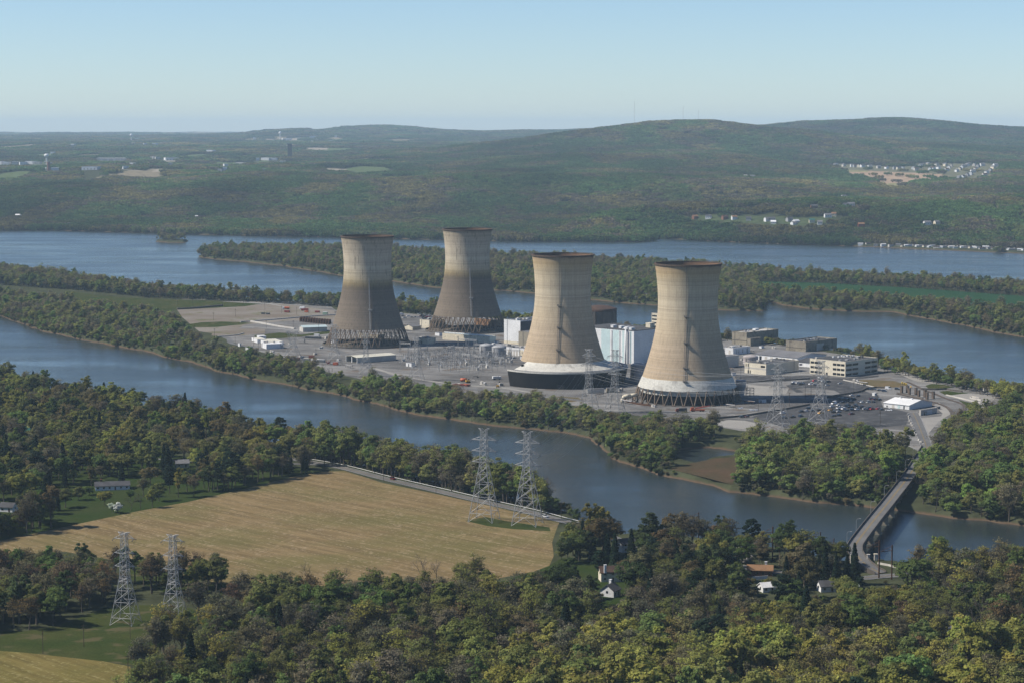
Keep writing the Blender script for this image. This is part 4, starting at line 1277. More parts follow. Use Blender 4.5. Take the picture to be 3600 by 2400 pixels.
# tanks
def tank(label, x, y, dia_px, ytop, mat, dome=0.22, rings=0, flare=None, name='storage_tank', group=None):
    c = P(x, y, 4)
    r = dia_px / 2 * (c.y / F)
    a, b_, d = ray(x, ytop)
    h = H + d * (c.y - r) / b_ - 4
    t = thing(name, label, 'tank', c, 0, group)
    k = MB()
    if flare:
        k.lathe([(r * flare, -0.2), (r * 1.02, h * 0.55), (r, h * 0.56), (r, h)], 32)
    else:
        k.lathe([(r, -0.2), (r, h)], 32)
    k.build('wall', mat, t, smooth=False)
    k = MB(); k.lathe([(r + 0.2, h - 0.2), (r + 0.2, h + 0.15), (r * 0.7, h + dome * r * 0.6), (r * 0.3, h + dome * r * 0.95), (0.05, h + dome * r)], 32); k.build('roof', mat, t, smooth=True)
    for i in range(rings):
        z = h * (0.6 + 0.4 * (i + 0.5) / rings) if flare else h * (i + 0.7) / rings
        k = MB(); k.lathe([(r + 0.02, z - 0.35), (r + 0.3, z - 0.3), (r + 0.3, z + 0.3), (r + 0.02, z + 0.35)], 32); k.build('band', mat, t)
    k = MB(); k.bar((-r * 0.7 - 0.2, -r * 0.72 - 0.2, 0), (-r * 0.7 - 0.2, -r * 0.72 - 0.2, h), 0.16); k.bar((-r * 0.7 + 0.4, -r * 0.74 - 0.2, 0), (-r * 0.7 + 0.4, -r * 0.74 - 0.2, h), 0.16); k.build('ladder', 'steel_dark', t)
    return t


tank('grey domed tank by the switchyard, left of the pair', 1710, 1251, 49, 1216, 'tank_grey', 0.30)
tank('grey domed tank by the switchyard, right of the pair', 1754.5, 1257, 51, 1222, 'tank_grey', 0.30)
tank('pinkish domed tank with hoops behind the low cream office', 2638.6, 1278, 53, 1255, 'tank', 0.25, 2)
tank('pinkish domed tank with flared foot between the tan towers', 2243.7, 1336, 54, 1284, 'tank', 0.28, 2, 1.12)
c = P(2603.5, 1391, 4)
t = thing('water_tower', 'pale flat-topped tower tank with stair scaffold beside the white-collared tower', 'tank', c)
k = MB(); k.lathe([(3.1, -0.2), (3.4, 5.0), (4.6, 8.5), (4.6, 14.0), (4.3, 14.2), (0.1, 14.3)], 28); k.build('tank_shell', 'tank', t)
k = MB()
for s in (0, 3.4, 6.8):
    for q in (-2.0, 1.4):
        k.bar((4.8 + s, q, 0), (4.8 + s, q, 7.5), 0.14)
for z in (2.5, 5.0, 7.4):
    k.bar((4.8, -2, z), (11.6, -2, z), 0.13); k.bar((4.8, 1.4, z), (11.6, 1.4, z), 0.13); k.bar((4.8, -2, z - 2.4), (11.6, -2, z), 0.12)
k.build('scaffold', 'steel_dark', t)
k = MB(); k.bar((0, 0, 14), (0, 0, 26), 0.14); k.build('antenna', 'steel', t)

# ------------------------------------------------------------------ bridge
def dup(root, loc, rz=0.0, label=None, scale=None):
    """a copy of a thing with copies of its parts and their parts"""
    r = root.copy(); COL.objects.link(r)
    r.location = loc
    r.rotation_euler.z = rz
    if scale:
        r.scale = (scale,) * 3
    if label:
        r['label'] = label
    for ch in root.children:
        c = ch.copy(); COL.objects.link(c); c.parent = r
        for g in ch.children:
            d = g.copy(); COL.objects.link(d); d.parent = c
    return r


BZ = 9.5
bpx = [(3262, 1568, 4.6), (3240, 1603, 6.5), (3195, 1672, BZ), (3130, 1756, BZ), (3070, 1830, BZ), (3018, 1898, BZ), (3004, 1925, BZ), (3012, 1950, 9.0), (3038, 1978, 7.5), (3068, 1999, 5.6), (3096, 2013, 4.4)]
bl = smooth_line([P(x, y, z) for x, y, z in bpx], 5.0)
base = bl[0]
bt = thing('road_bridge', 'long concrete road bridge on piers crossing the river to the island', 'bridge', (base.x, base.y, 0))
rel = [p - Vector((base.x, base.y, 0)) for p in bl]
n = len(rel)


def slab(line, a, b_, z0, z1, mat, name, parent):
    k = MB()
    l, r = side(line, a), side(line, b_)
    u, d = Vector((0, 0, z1)), Vector((0, 0, z0))
    k.add([p + d for p in l] + [p + u for p in l] + [p + u for p in r] + [p + d for p in r],
          [(i + x * n, i + 1 + x * n, i + 1 + y * n, i + y * n) for i in range(n - 1) for x, y in ((0, 1), (1, 2), (2, 3), (3, 0))] + [(0, n, 2 * n, 3 * n), (n - 1, 2 * n - 1, 3 * n - 1, 4 * n - 1)])
    return k.build(name, mat, parent)


slab(rel, -4.4, 4.4, -1.3, 0.0, 'conc_dark', 'deck', bt)
k = MB(); ribbon(k, rel, -4.0, 4.0, 0.06); k.build('roadway', 'asphalt_old', bt)
k = MB(); ribbon(k, rel, -0.5, -0.15, 0.10); ribbon(k, rel, 0.15, 0.5, 0.10); k.build('centre_line', 'line_yellow', bt)
slab(rel, 4.0, 4.4, 0.01, 1.15, 'conc_dark', 'parapet', bt)
slab(rel, -4.4, -4.0, 0.01, 1.0, 'conc_dark', 'parapet', bt)
for o_ in (-3.2, 3.2):
    slab(rel, o_ - 0.5, o_ + 0.5, -2.6, -1.31, 'conc_dark', 'girder', bt)
acc = 0.0
for i in range(1, n - 1):
    acc += (bl[i] - bl[i - 1]).length
    if acc > 27 and bl[i].z > 6.5:
        acc = 0.0
        t_ = (bl[i + 1] - bl[i - 1]); ang = math.atan2(t_.y, t_.x)
        zt = bl[i].z - 2.6
        k = MB()
        k.box(-1.2, 1.2, -3.2, 3.2, -3, zt - 2.0)
        k.add([(-1.2, -3.2, zt - 2), (1.2, -3.2, zt - 2), (1.2, 3.2, zt - 2), (-1.2, 3.2, zt - 2), (-1.2, -4.3, zt), (1.2, -4.3, zt), (1.2, 4.3, zt), (-1.2, 4.3, zt)],
              [(0, 1, 5, 4), (1, 2, 6, 5), (2, 3, 7, 6), (3, 0, 4, 7), (4, 5, 6, 7)])
        k.box(-1.7, 1.7, -3.8, 3.8, -3, 1.2)
        o = k.build('pier', 'conc', bt, rel[i] - Vector((0, 0, rel[i].z))); o.rotation_euler.z = ang
for sgn, at_ in ((-4.6, n - 4), (4.6, n - 4)):
    p = side(rel, sgn)[at_]
    k = MB(); k.box(-0.7, 0.7, -0.7, 0.7, -2.0, 2.3); k.box(-0.9, 0.9, -0.9, 0.9, 2.31, 2.6); k.build('end_post', 'conc_light', bt, p)
# lamps along the far parapet
lamp = thing('street_lamp', 'x', 'street lamp', (0, 0, 0), 0, 'lamps along the bridge')
k = MB(); k.bar((0, 0, -1.0), (0, 0, 7.4), 0.13, 6, r2=0.09); k.tube([(0, 0, 7.3), (0.5, 0, 8.0), (1.9, 0, 8.35)], 0.08, 5); k.build('pole', 'steel', lamp)
k = MB(); k.box(1.7, 2.6, -0.18, 0.18, 8.22, 8.42); k.build('lamp_head', 'conc_light', lamp)
lp_px = sorted([(1058, 645), (1140, 540), (1218, 438), (1290, 345), (1357, 272), (1418, 200), (1025, 735)], key=lambda q: -q[1])
for i, (x, y) in enumerate(lp_px):
    px, py = 2400 + x / 1.7425, 1500 + y / 1.7425
    j = min(range(n), key=lambda a: abs(proj(side(bl, 4.3)[a])[1] - py) + (0 if a < n - 8 else 1e3))
    p = side(bl, 4.3)[j]
    lab = f'grey curved-arm lamp on the bridge parapet, {ordn[i]} from the near end'
    q = side(bl, 0)[j]
    rz = math.atan2(q.y - p.y, q.x - p.x)
    if i == 0:
        lamp.location = p; lamp.rotation_euler.z = rz; lamp['label'] = lab
    else:
        dup(lamp, p, rz, lab)

# ------------------------------------------------------------------ pylons and lines
def pylon(name, label, Hh, foot, waist, top, waist_at, arms, arm_len, r=0.13, splay=1.0, mat='steel', group=None, ear=True):
    """lattice tower: four legs, braced body, three pairs of arms, insulators"""
    t = thing(name, label, 'pylon', (0, 0, 0), 0, group)

    def half(z):
        if z < waist_at:
            return foot + (waist - foot) * z / waist_at
        return waist + (top - waist) * (z - waist_at) / (Hh - waist_at)
    for sx_ in (-1, 1):
        for sy_ in (-1, 1):
            k = MB()
            k.bar((sx_ * foot, sy_ * foot, -0.3), (sx_ * waist, sy_ * waist, waist_at), r * 1.35)
            k.build('leg', mat, t)
    k = MB()
    for sx_ in (-1, 1):
        for sy_ in (-1, 1):
            k.bar((sx_ * waist, sy_ * waist, waist_at), (sx_ * top, sy_ * top, Hh), r * 1.1)
    zs = [0.16 * waist_at]
    while zs[-1] < waist_at * 0.97:
        zs.append(min(waist_at, zs[-1] + max(2.2, half(zs[-1]) * 1.45)))
    nlow = len(zs)
    while zs[-1] < Hh - 0.8:
        zs.append(min(Hh, zs[-1] + max(1.6, half(zs[-1]) * 1.9)))
    zs[-1] = Hh
    lev = [0.0] + zs
    for i in range(len(zs) - 1):
        z0, z1 = zs[i], zs[i + 1]
        a, b_ = half(z0), half(z1)
        c0 = [(-a, -a, z0), (a, -a, z0), (a, a, z0), (-a, a, z0)]
        c1 = [(-b_, -b_, z1), (b_, -b_, z1), (b_, b_, z1), (-b_, b_, z1)]
        for q in range(4):
            q2 = (q + 1) % 4
            k.bar(c0[q], c1[q2], r * 0.72); k.bar(c0[q2], c1[q], r * 0.72)
            if i < nlow or i % 2 == 0:
                k.bar(c1[q], c1[q2], r * 0.72)
    a = half(zs[0])
    for q, (p_, q_) in enumerate((((-a, -a), (a, -a)), ((a, -a), (a, a)), ((a, a), (-a, a)), ((-a, a), (-a, -a)))):
        k.bar((*p_, zs[0]), (*q_, zs[0]), r * 0.8)
        mid = ((p_[0] + q_[0]) / 2, (p_[1] + q_[1]) / 2, zs[0])
        for e in (p_, q_):
            k.bar((e[0] * foot / a, e[1] * foot / a, 0), mid, r * 0.7)
    k.build('mast', mat, t)
    ends = []
    for f in arms:
        z = Hh * (1 - f)
        k = MB()
        h = half(z)
        for yy in (-h, h):
            k.bar((-h, yy, z), (h, yy, z), r * 0.8)
        for s in (-1, 1):
            for yy in (-h, h):
                k.bar((s * h, yy, z), (s * arm_len, 0, z), r * 0.8)
                k.bar((s * h, yy, z + 2.0), (s * arm_len, 0, z), r * 0.7)
            for q in (0.35, 0.68):
                xx = h + (arm_len - h) * q
                yy = h * (1 - q)
                k.bar((s * xx, -yy, z), (s * xx, yy, z), r * 0.6)
                k.bar((s * xx, -yy, z), (s * xx, 0, z + 2.0 * (1 - q)), r * 0.6)
            ends += [(s * arm_len, 0, z)]
        k.build('cross_arm', mat, t)
    for e in ends:
        k = MB()
        for sy_ in (-1, 1):
            k.bar((e[0], sy_ * 0.2, e[2] - 0.1), (e[0], sy_ * 2.6, e[2] - 0.7), 0.17, 6)
        k.tube([(e[0], -2.6, e[2] - 0.7), (e[0], 0, e[2] - 2.1), (e[0], 2.6, e[2] - 0.7)], 0.06, 4)
        k.build('insulator', 'steel_dark', t)
    if ear:
        k = MB()
        for s in (-1, 1):
            k.bar((s * top, -top, Hh - 1.2), (s * (top + 2.0), 0, Hh + 0.2), r * 0.7); k.bar((s * top, top, Hh - 1.2), (s * (top + 2.0), 0, Hh + 0.2), r * 0.7)
            k.bar((s * top, -top, Hh), (s * (top + 2.0), 0, Hh + 0.2), r * 0.7); k.bar((s * top, top, Hh), (s * (top + 2.0), 0, Hh + 0.2), r * 0.7)
        k.build('peak', mat, t)
    t['ends'] = [list(e) for e in ends]
    return t


def put(t, px, rz, dz=0.0):
    p = P(px[0], px[1], 4.0)
    t.location = (p.x, p.y, 4.1 + dz); t.rotation_euler.z = rz
    return t


gA = 'lattice pylons'
pf1 = put(pylon('pylon', 'tall silver lattice pylon standing in the stubble field, left of the pair', 55.4, 7.6, 2.3, 1.5, 33, (0.12, 0.24, 0.36), 7.6, 0.155, group=gA), (1702, 1829), RAD(-18))
pf2 = dup(pf1, P(1854, 1842, 4.1), RAD(-18), 'tall silver lattice pylon in the stubble field near the road, right of the pair')
pl1 = put(pylon('pylon', 'slim silver lattice pylon in the nearest clearing, left of the pair', 43.6, 5.6, 1.9, 1.15, 22, (0.065, 0.225, 0.37), 5.0, 0.13, group=gA), (442, 2190), RAD(-14))
pl2 = dup(pl1, P(612, 2200, 4.1), RAD(-14), 'slim silver lattice pylon at the wood edge, right of the nearest pair')
pt1 = put(pylon('pylon', 'lattice pylon in front of the black louvred tower wall, left of the pair', 52.0, 7.0, 2.3, 1.7, 24, (0.10, 0.24, 0.38), 6.2, 0.15, group=gA), (2070, 1448), RAD(-25))
pt2 = dup(pt1, P(2161, 1450, 4.1), RAD(-25), 'lattice pylon between the two tan towers, right of the pair')
pp1 = put(pylon('pylon', 'lattice pylon at the river edge of the car park, left of the pair', 51.8, 8.6, 2.6, 1.75, 27, (0.09, 0.22, 0.35), 6.0, 0.16, group=gA), (2733, 1510), RAD(-30))
pp2 = dup(pp1, P(2884, 1497, 4.1), RAD(-30), 'lattice pylon rising over the parked cars, right of the pair')
pd = put(pylon('pylon', 'squat wide-topped lattice pylon by the white sheds at left', 28.5, 8.0, 2.2, 4.6, 17, (0.02,), 6.4, 0.13, group=gA, ear=False), (1028.6, 1264), RAD(-12))
py1 = put(pylon('pylon', 'thin lattice pylon beside the leftmost cooling tower', 40.0, 6.6, 2.0, 1.3, 20, (0.06, 0.2), 4.2, 0.11, group=gA), (1176, 1282), RAD(-12))
py2 = dup(py1, P(1287, 1322, 4.1), RAD(-12), 'thin lattice pylon by the open-fronted shed')
py3 = dup(py1, P(1464, 1336, 4.1), RAD(-12), 'thin lattice pylon on the river side of the switchyard')
bpy.context.view_layer.update()


def wires(a, b_, sag, lab, grp):
    for i, e in enumerate(a['ends']):
        f = b_['ends'][min(i, len(b_['ends']) - 1)]
        p = a.matrix_world @ Vector(e); q = b_.matrix_world @ Vector(f)
        pts = [p.lerp(q, t) - Vector((0, 0, 1.0 + sag * 4 * t * (1 - t))) for t in np.linspace(0, 1, 13)]
        k = MB(); k.tube(pts, 0.045, 3)
        tag(k.build('power_line', 'steel'), lab, 'power line', grp)


wires(pt1, pp1, 9, 'thin power line strung from the pylons at the black wall to the car park pylons', 'lines past the white-collared tower')
wires(pt2, pp2, 9, 'thin power line strung from the pylons at the black wall to the car park pylons', 'lines past the white-collared tower')
wires(pf1, pt1, 14, 'thin power line crossing the river from the field pylons to the island', 'lines across the river')
wires(pf2, pt2, 14, 'thin power line crossing the river from the field pylons to the island', 'lines across the river')

# wooden poles
pole = thing('utility_pole', 'x', 'utility pole', (0, 0, 0), 0, 'utility poles')
k = MB(); k.bar((0, 0, -0.3), (0, 0, 10.5), 0.17, 6, r2=0.12); k.build('post', 'wood', pole)
k = MB(); k.box(-1.2, 1.2, -0.09, 0.09, 9.5, 9.7); k.box(-0.9, 0.9, -0.09, 0.09, 8.4, 8.6); k.build('cross_arm', 'wood', pole)
POLES = [(1348, 1688, 'wooden pole on the river road near the dark red car', 0.9), (1533, 1733, 'wooden pole on the river road in the middle of the field edge', 0.95), (1973, 1822, 'wooden pole at the end of the field by the silver car', 1.0),
         (1903, 1808, 'wooden pole behind the right field pylon', 1.0),
         (151, 2296, 'wooden pole in the meadow at far left with a white top', 1.0), (295, 2272, 'wooden pole in the meadow between far left and the pylons', 1.0), (458, 2245, 'short wooden pole just below the left clearing pylon', 0.8), (451, 2395, 'wooden pole at the corner of the second stubble field', 1.15)]
PLANT_POLES = [(95, 435), (307, 470), (714, 440), (1002, 450), (1298, 515), (1530, 555), (1737, 575), (893, 600), (590, 650), (328, 835), (605, 880), (1318, 760), (1690, 765), (2040, 815), (1145, 1010), (1213, 1080), (890, 1000), (2003, 1165)]
for i, (x, y) in enumerate(sorted(PLANT_POLES)):
    POLES.append((600 + x / 3.92, 960 + y / 3.92, f'thin pole on the brown lot and sheds area, {ordn[i]} counted from the left', 0.95))
for i, (x, y) in enumerate(sorted([(570, 1280), (1000, 1200), (1217, 1100), (1298, 1095), (1887, 1015), (2205, 1195), (2250, 1462)])):
    POLES.append((2520 + x / 3.92, 1120 + y / 3.92, f'thin pole around the car parks, {ordn[i]} counted from the left', 1.1))
for i, (x, y, lab, s) in enumerate(POLES):
    if i == 0:
        pole.location = P(x, y, 4.05); pole['label'] = lab; pole.scale = (s,) * 3
    else:
        dup(pole, P(x, y, 4.05), RAD(20 * (i % 5)), lab, s)
# railway masts near the bridge
mast = thing('railway_mast', 'x', 'mast', (0, 0, 0), 0, 'dark railway masts')
k = MB(); k.box(-0.25, 0.25, -0.25, 0.25, -0.3, 16.0); k.build('post', 'rust', mast)
k = MB(); k.bar((0, 0, 13.5), (-5.5, -0.6, 13.2), 0.16); k.bar((0, 0, 15.5), (-5.5, -0.6, 13.3), 0.1); k.build('bracket', 'rust', mast)
for i, (x, y, s) in enumerate([(97, 690, 1), (550, 822, 1.2), (842, 800, 0.9), (925, 822, 0.8), (1202, 925, 1.25), (1280, 935, 1.15), (1523, 912, 1.05)]):
    lab = f'dark steel railway mast by the bridge approach, {ordn[i]} from the left'
    p = P(2400 + x / 1.7425, 1500 + y / 1.7425, 4.05)
    if i == 0:
        mast.location = p; mast['label'] = lab
    else:
        dup(mast, p, RAD(10), lab, s)
# guard rail along the river road
gl = side(smooth_line(W(RIVER_ROAD[1:10], 4.0), 6.0), -5.4)
k = MB()
k.tube([p + Vector((0, 0, 0.75)) for p in gl], 0.2, 4)
g = tag(k.build('guard_rail', 'line_white'), 'pale guard rail on the river side of the field road', 'guard rail')
k = MB()
for p in gl[::2]:
    k.bar(p, p + Vector((0, 0, 0.7)), 0.09)
k.build('rail_post', 'wood', g)

# ------------------------------------------------------------------ rail tracks
def track(pts, label):
    line = smooth_line(W(pts, next_z() + 0.1), 3.0)
    k = MB(); ribbon(k, line, -1.7, 1.7, 0.0); tag(k.build('rail_bed', 'conc_dark'), kind='structure', label=label + ', ballast')
    k = MB()
    for o_ in (-0.72, 0.72):
        l = side(line, o_); k.tube([p + Vector((0, 0, 0.12)) for p in l], 0.09, 4)
    tag(k.build('rail_track', 'rust'), label, 'rail track')


track(ZZ([(740, 355), (850, 405), (960, 460), (1120, 520), (1290, 590), (1430, 635), (1510, 670), (1535, 710), (1500, 770), (1400, 850), (1270, 980), (1180, 1080), (1175, 1170)], 3000, 1250, 3.92), 'curving rusty rail track past the grass triangle')
track(ZZ([(600, 520), (900, 585), (1120, 640), (1260, 690), (1330, 740), (1365, 800), (1355, 850), (1250, 960), (1150, 1070), (1150, 1170)], 3000, 1250, 3.92), 'rusty rail track curving in front of the piers')

# ------------------------------------------------------------------ switchyard
ysrc = ZZ([(20, 965), (560, 900), (830, 800), (1290, 850), (1900, 930), (1860, 1070), (1600, 1140), (1190, 1195), (800, 1150), (400, 1090), (20, 1040)], 1400, 1060, 4.612)
ypoly = np.array([(p.x, p.y) for p in W(ysrc)])
bs = thing('busbar_support', 'grey steel post with insulated crossbar in the switchyard rows', 'switchgear post', (0, 0, 0), 0, 'switchyard posts')
k = MB(); k.bar((0, 0, -0.2), (0, 0, 6.6), 0.27, 4); k.build('post', 'steel', bs)
k = MB(); k.box(-2.8, 2.8, -0.2, 0.2, 6.1, 6.5); k.box(-1.8, 1.8, -0.18, 0.18, 4.0, 4.3); k.build('crossbar', 'steel', bs)
for x in (-2.3, 0, 2.3):
    k = MB(); k.bar((x, 0, 6.5), (x, 0, 8.3), 0.24, 6); k.build('insulator', 'steel_dark', bs)
rng = np.random.RandomState(3)
ua, va = np.array([math.cos(RAD(150)), math.sin(RAD(150))]), np.array([math.cos(RAD(60)), math.sin(RAD(60))])
cen = ypoly.mean(0)
first = True
spots = []
for i in range(-20, 21):
    for j in range(-14, 15):
        q = cen + ua * i * 10.5 + va * j * 13.0 + rng.uniform(-1, 1, 2)
        if inside(np.array([q[0]]), np.array([q[1]]), ypoly)[0] and rng.rand() < 0.97:
            spots.append((q, i, j))
for q, i, j in spots:
    rz = RAD(150 if j % 2 else 60)
    s = rng.uniform(0.8, 1.12)
    if first:
        bs.location = (q[0], q[1], 4.05); bs.rotation_euler.z = rz; first = False
    else:
        dup(bs, (q[0], q[1], 4.05), rz, None, s)
print('busbar supports', len(spots))
gt = thing('switchyard_gantry', 'grey A-frame gantry standing taller than the switchyard posts', 'gantry', (0, 0, 0), 0, 'switchyard gantries')
for s in (-6.5, 6.5):
    k = MB()
    for yy in (-1.6, 1.6):
        k.bar((s, yy, -0.2), (s, 0, 13.5), 0.24)
    for z in (3, 6, 9):
        w = 1.6 * (1 - z / 13.5); k.bar((s, -w, z), (s, w, z), 0.1); k.bar((s, -w * 1.3, z - 2), (s, w, z), 0.09)
    k.build('leg', 'steel', gt)
k = MB()
for zz_ in (9.4, 10.6):
    k.bar((-6.5, 0.4, zz_), (6.5, 0.4, zz_), 0.17); k.bar((-6.5, -0.4, zz_), (6.5, -0.4, zz_), 0.17)
for i in range(10):
    k.bar((-6.5 + 1.3 * i, 0.4, 9.4), (-5.2 + 1.3 * i, -0.4, 10.6), 0.08)
k.build('beam', 'steel', gt)
GANTRY = [(1057, 765), (1185, 775), (115, 830), (420, 930), (250, 940), (1320, 850), (1500, 870), (1750, 920), (1890, 930), (860, 900), (1090, 1000), (1290, 1030), (1480, 1040), (1640, 1050), (980, 880), (1180, 860)]
for i, (x, y) in enumerate(GANTRY):
    p = P(1400 + x / 4.612, 1060 + y / 4.612, 4.05)
    if i == 0:
        gt.location = p; gt.rotation_euler.z = RAD(-30)
    else:
        dup(gt, p, RAD(-30 if i % 3 else 60), None, 1.0 if i < 6 else 0.9)
cb = thing('circuit_breaker', 'white V-shaped circuit breaker among the grey switchyard posts', 'circuit breaker', (0, 0, 0), 0, 'switchyard breakers')
k = MB(); k.box(-1.4, 1.4, -0.9, 0.9, -0.1, 2.4); k.build('tank', 'conc_light', cb)
for s in (-1, 1):
    k = MB(); k.bar((s * 0.5, 0, 2.3), (s * 2.6, 0, 6.6), 0.32, 8, r2=0.2); k.build('bushing', 'white', cb)
for i, (x, y) in enumerate([(85, 965), (695, 1070), (1105, 1025), (1540, 980), (1000, 1060), (1440, 1070), (1290, 1110), (1650, 1010), (500, 1020), (1830, 990), (1450, 920), (300, 1000)]):
    p = P(1400 + x / 4.612, 1060 + y / 4.612, 4.05)
    if i == 0:
        cb.location = p; cb.rotation_euler.z = RAD(20)
    else:
        dup(cb, p, RAD(20 + 50 * (i % 3)))
k = MB()
for j in range(7):
    a = cen + va * (j - 3) * 13.0
    for o_ in (-1.5, 1.5):
        for i in range(-9, 9):
            p = a + ua * i * 10.5 + va * o_; q = a + ua * (i + 1) * 10.5 + va * o_
            if inside(np.array([p[0], q[0]]), np.array([p[1], q[1]]), ypoly).all():
                k.bar((*p, 12.2), (*q, 12.2), 0.07, 3)
tag(k.build('busbar', 'steel'), 'grid of thin pipe conductors carried over the switchyard posts', 'busbars')

# ------------------------------------------------------------------ vehicles
CARMESH = {}


def car_mesh(kind):
    if kind in CARMESH:
        return CARMESH[kind]
    k = MB()
    if kind == 'pickup':
        L, Wd, hb, prof = 5.6, 1.95, 1.05, [(-0.5, 0.0), (-0.1, 0.78), (1.0, 0.78), (1.35, 0.0)]
    elif kind == 'suv':
        L, Wd, hb, prof = 4.8, 1.9, 1.05, [(-2.3, 0.0), (-2.1, 0.75), (0.5, 0.75), (1.2, 0.0)]
    elif kind == 'van':
        L, Wd, hb, prof = 5.6, 2.05, 1.2, [(-2.75, 0.0), (-2.7, 1.35), (1.4, 1.35), (2.2, 0.0)]
    else:
        L, Wd, hb, prof = 4.6, 1.8, 0.9, [(-1.9, 0.0), (-1.2, 0.55), (0.3, 0.55), (1.1, 0.0)]
    h = Wd / 2
    # lower body with a tapered nose and tail
    b = [(-L / 2, 0.45), (-L / 2 + 0.05, hb - 0.1), (-L / 2 + 0.4, hb), (L / 2 - 1.1, hb), (L / 2 - 0.15, hb - 0.22), (L / 2, 0.5), (L / 2 - 0.1, 0.28), (-L / 2 + 0.1, 0.28)]
    nb = len(b)
    k.add([(x, -h, z) for x, z in b] + [(x, h, z) for x, z in b], [tuple(range(nb - 1, -1, -1)), tuple(range(nb, 2 * nb))] + [(i, (i + 1) % nb, nb + (i + 1) % nb, nb + i) for i in range(nb)], 0)
    c = [(x, hb + z) for x, z in prof]
    hi = h - 0.22
    v = [(c[0][0], -h + 0.06, c[0][1]), (c[1][0], -hi, c[1][1]), (c[2][0], -hi, c[2][1]), (c[3][0], -h + 0.06, c[3][1])]
    v += [(x, -y, z) for x, y, z in v]
    k.add(v, [(0, 3, 2, 1), (4, 5, 6, 7), (0, 1, 5, 4), (2, 3, 7, 6)], 1)
    k.add([(x, y, z + 0.01) for x, y, z in (v[1], v[2], v[6], v[5])] + [(x, y, z + 0.06) for x, y, z in (v[1], v[2], v[6], v[5])], [(4, 5, 6, 7), (0, 1, 5, 4), (1, 2, 6, 5), (2, 3, 7, 6), (3, 0, 4, 7)], 0)
    if kind == 'pickup':
        k.box(-L / 2 + 0.15, -0.65, -h + 0.14, h - 0.14, hb + 0.005, hb + 0.02, 2)
    if kind == 'van':
        k.box(-2.7, 0.4, -h + 0.03, h - 0.03, hb + 0.05, hb + 1.25, 0)
    for x in (-L * 0.31, L * 0.32):
        for s in (-1, 1):
            k.bar((x, s * (h - 0.18), 0.33), (x, s * (h + 0.02), 0.33), 0.34, 10, 2)
    o = k.build('parked_car', ['paint', 'glass', 'tyre'])
    me = o.data
    bpy.data.objects.remove(o)
    CARMESH[kind] = me
    return me


TINT = {'white': (0.75, 0.75, 0.76), 'black': (0.012, 0.013, 0.015), 'dark grey': (0.05, 0.052, 0.056), 'silver': (0.42, 0.43, 0.44), 'red': (0.42, 0.02, 0.015), 'maroon': (0.10, 0.015, 0.018),
        'dark blue': (0.018, 0.035, 0.07), 'yellow': (0.75, 0.38, 0.02), 'grey': (0.2, 0.2, 0.21)}
lower = [(1255, 1240, 'black'), (1170, 1284, 'black'), (1237, 1274, 'white'), (910, 1302, 'white'), (930, 1370, 'black'), (1045, 1359, 'black'), (1158, 1347, 'dark blue'), (413, 1352, 'maroon'), (347, 1359, 'dark grey'),
         (1430, 1303, 'yellow'), (1565, 1262, 'yellow'), (1570, 1244, 'black'), (1587, 1211, 'white'), (1680, 1194, 'white'), (1615, 1172, 'white', 'van'), (1690, 1097, 'black'), (1742, 1112, 'dark grey'), (1800, 1113, 'black'),
         (1890, 1110, 'black'), (1862, 1062, 'white'), (1940, 1072, 'dark grey'), (1725, 1155, 'black'), (1975, 1146, 'dark grey'), (2008, 1152, 'white'), (2095, 1154, 'silver'), (2128, 1106, 'maroon'), (2175, 1116, 'maroon'), (2245, 1123, 'black'),
         (1685, 1234, 'white'), (1735, 1229, 'white'), (1745, 1246, 'white'), (1802, 1194, 'black'), (1860, 1222, 'black'), (1790, 1267, 'black'), (1868, 1259, 'dark blue'), (1932, 1253, 'white'), (1965, 1238, 'black'), (1992, 1217, 'dark blue'), (2038, 1246, 'silver'),
         (2080, 1257, 'black'), (2085, 1236, 'dark grey'), (2125, 1234, 'black'), (2142, 1250, 'red'), (2225, 1245, 'red'), (1610, 1288, 'black'), (1676, 1284, 'silver'), (1610, 1344, 'black'), (1685, 1334, 'black'), (1857, 1316, 'maroon'), (1690, 1256, 'black'),
         (1905, 1200, 'black'), (1930, 1216, 'dark grey'), (1820, 1222, 'dark blue'), (1780, 1208, 'black'), (1322, 1272, 'dark grey'), (1410, 1262, 'black'), (2150, 1150, 'grey'), (1845, 1155, 'dark grey'), (2270, 1255, 'dark grey')]
upper = [(1066, 876, 'white'), (1120, 886, 'white'), (1178, 896, 'silver'), (1050, 898, 'dark grey'), (1152, 906, 'black'), (1297, 904, 'white'), (1345, 910, 'silver'), (1350, 858, 'red'), (1390, 852, 'red'), (1428, 852, 'white'), (1470, 862, 'silver'), (1540, 872, 'black'), (1522, 917, 'white'), (1432, 812, 'white'),
         (1700, 896, 'silver'), (1490, 905, 'dark grey'), (1378, 868, 'dark grey'), (1500, 880, 'grey')]
rear = [(165, 242, 'white'), (225, 264, 'black'), (285, 260, 'dark blue'), (330, 262, 'white'), (60, 215, 'white', 'van'), (352, 206, 'silver'), (372, 250, 'maroon'), (395, 236, 'black'), (402, 268, 'black'), (430, 212, 'white'), (430, 250, 'dark grey'), (452, 276, 'black'), (470, 232, 'silver'), (480, 256, 'red'),
        (500, 276, 'dark grey'), (512, 222, 'white'), (530, 250, 'maroon'), (545, 278, 'silver'), (105, 270, 'silver'), (75, 240, 'dark grey'), (410, 290, 'grey')]
side_row = [(230, 466, 'black'), (290, 467, 'dark grey'), (365, 480, 'black'), (430, 492, 'dark blue'), (605, 464, 'black'), (480, 460, 'white', 'van'), (487, 755, 'white')]
road_cars = [(238, 446, 'maroon', 'suv'), (1150, 645, 'silver', 'suv')]
CARS = []
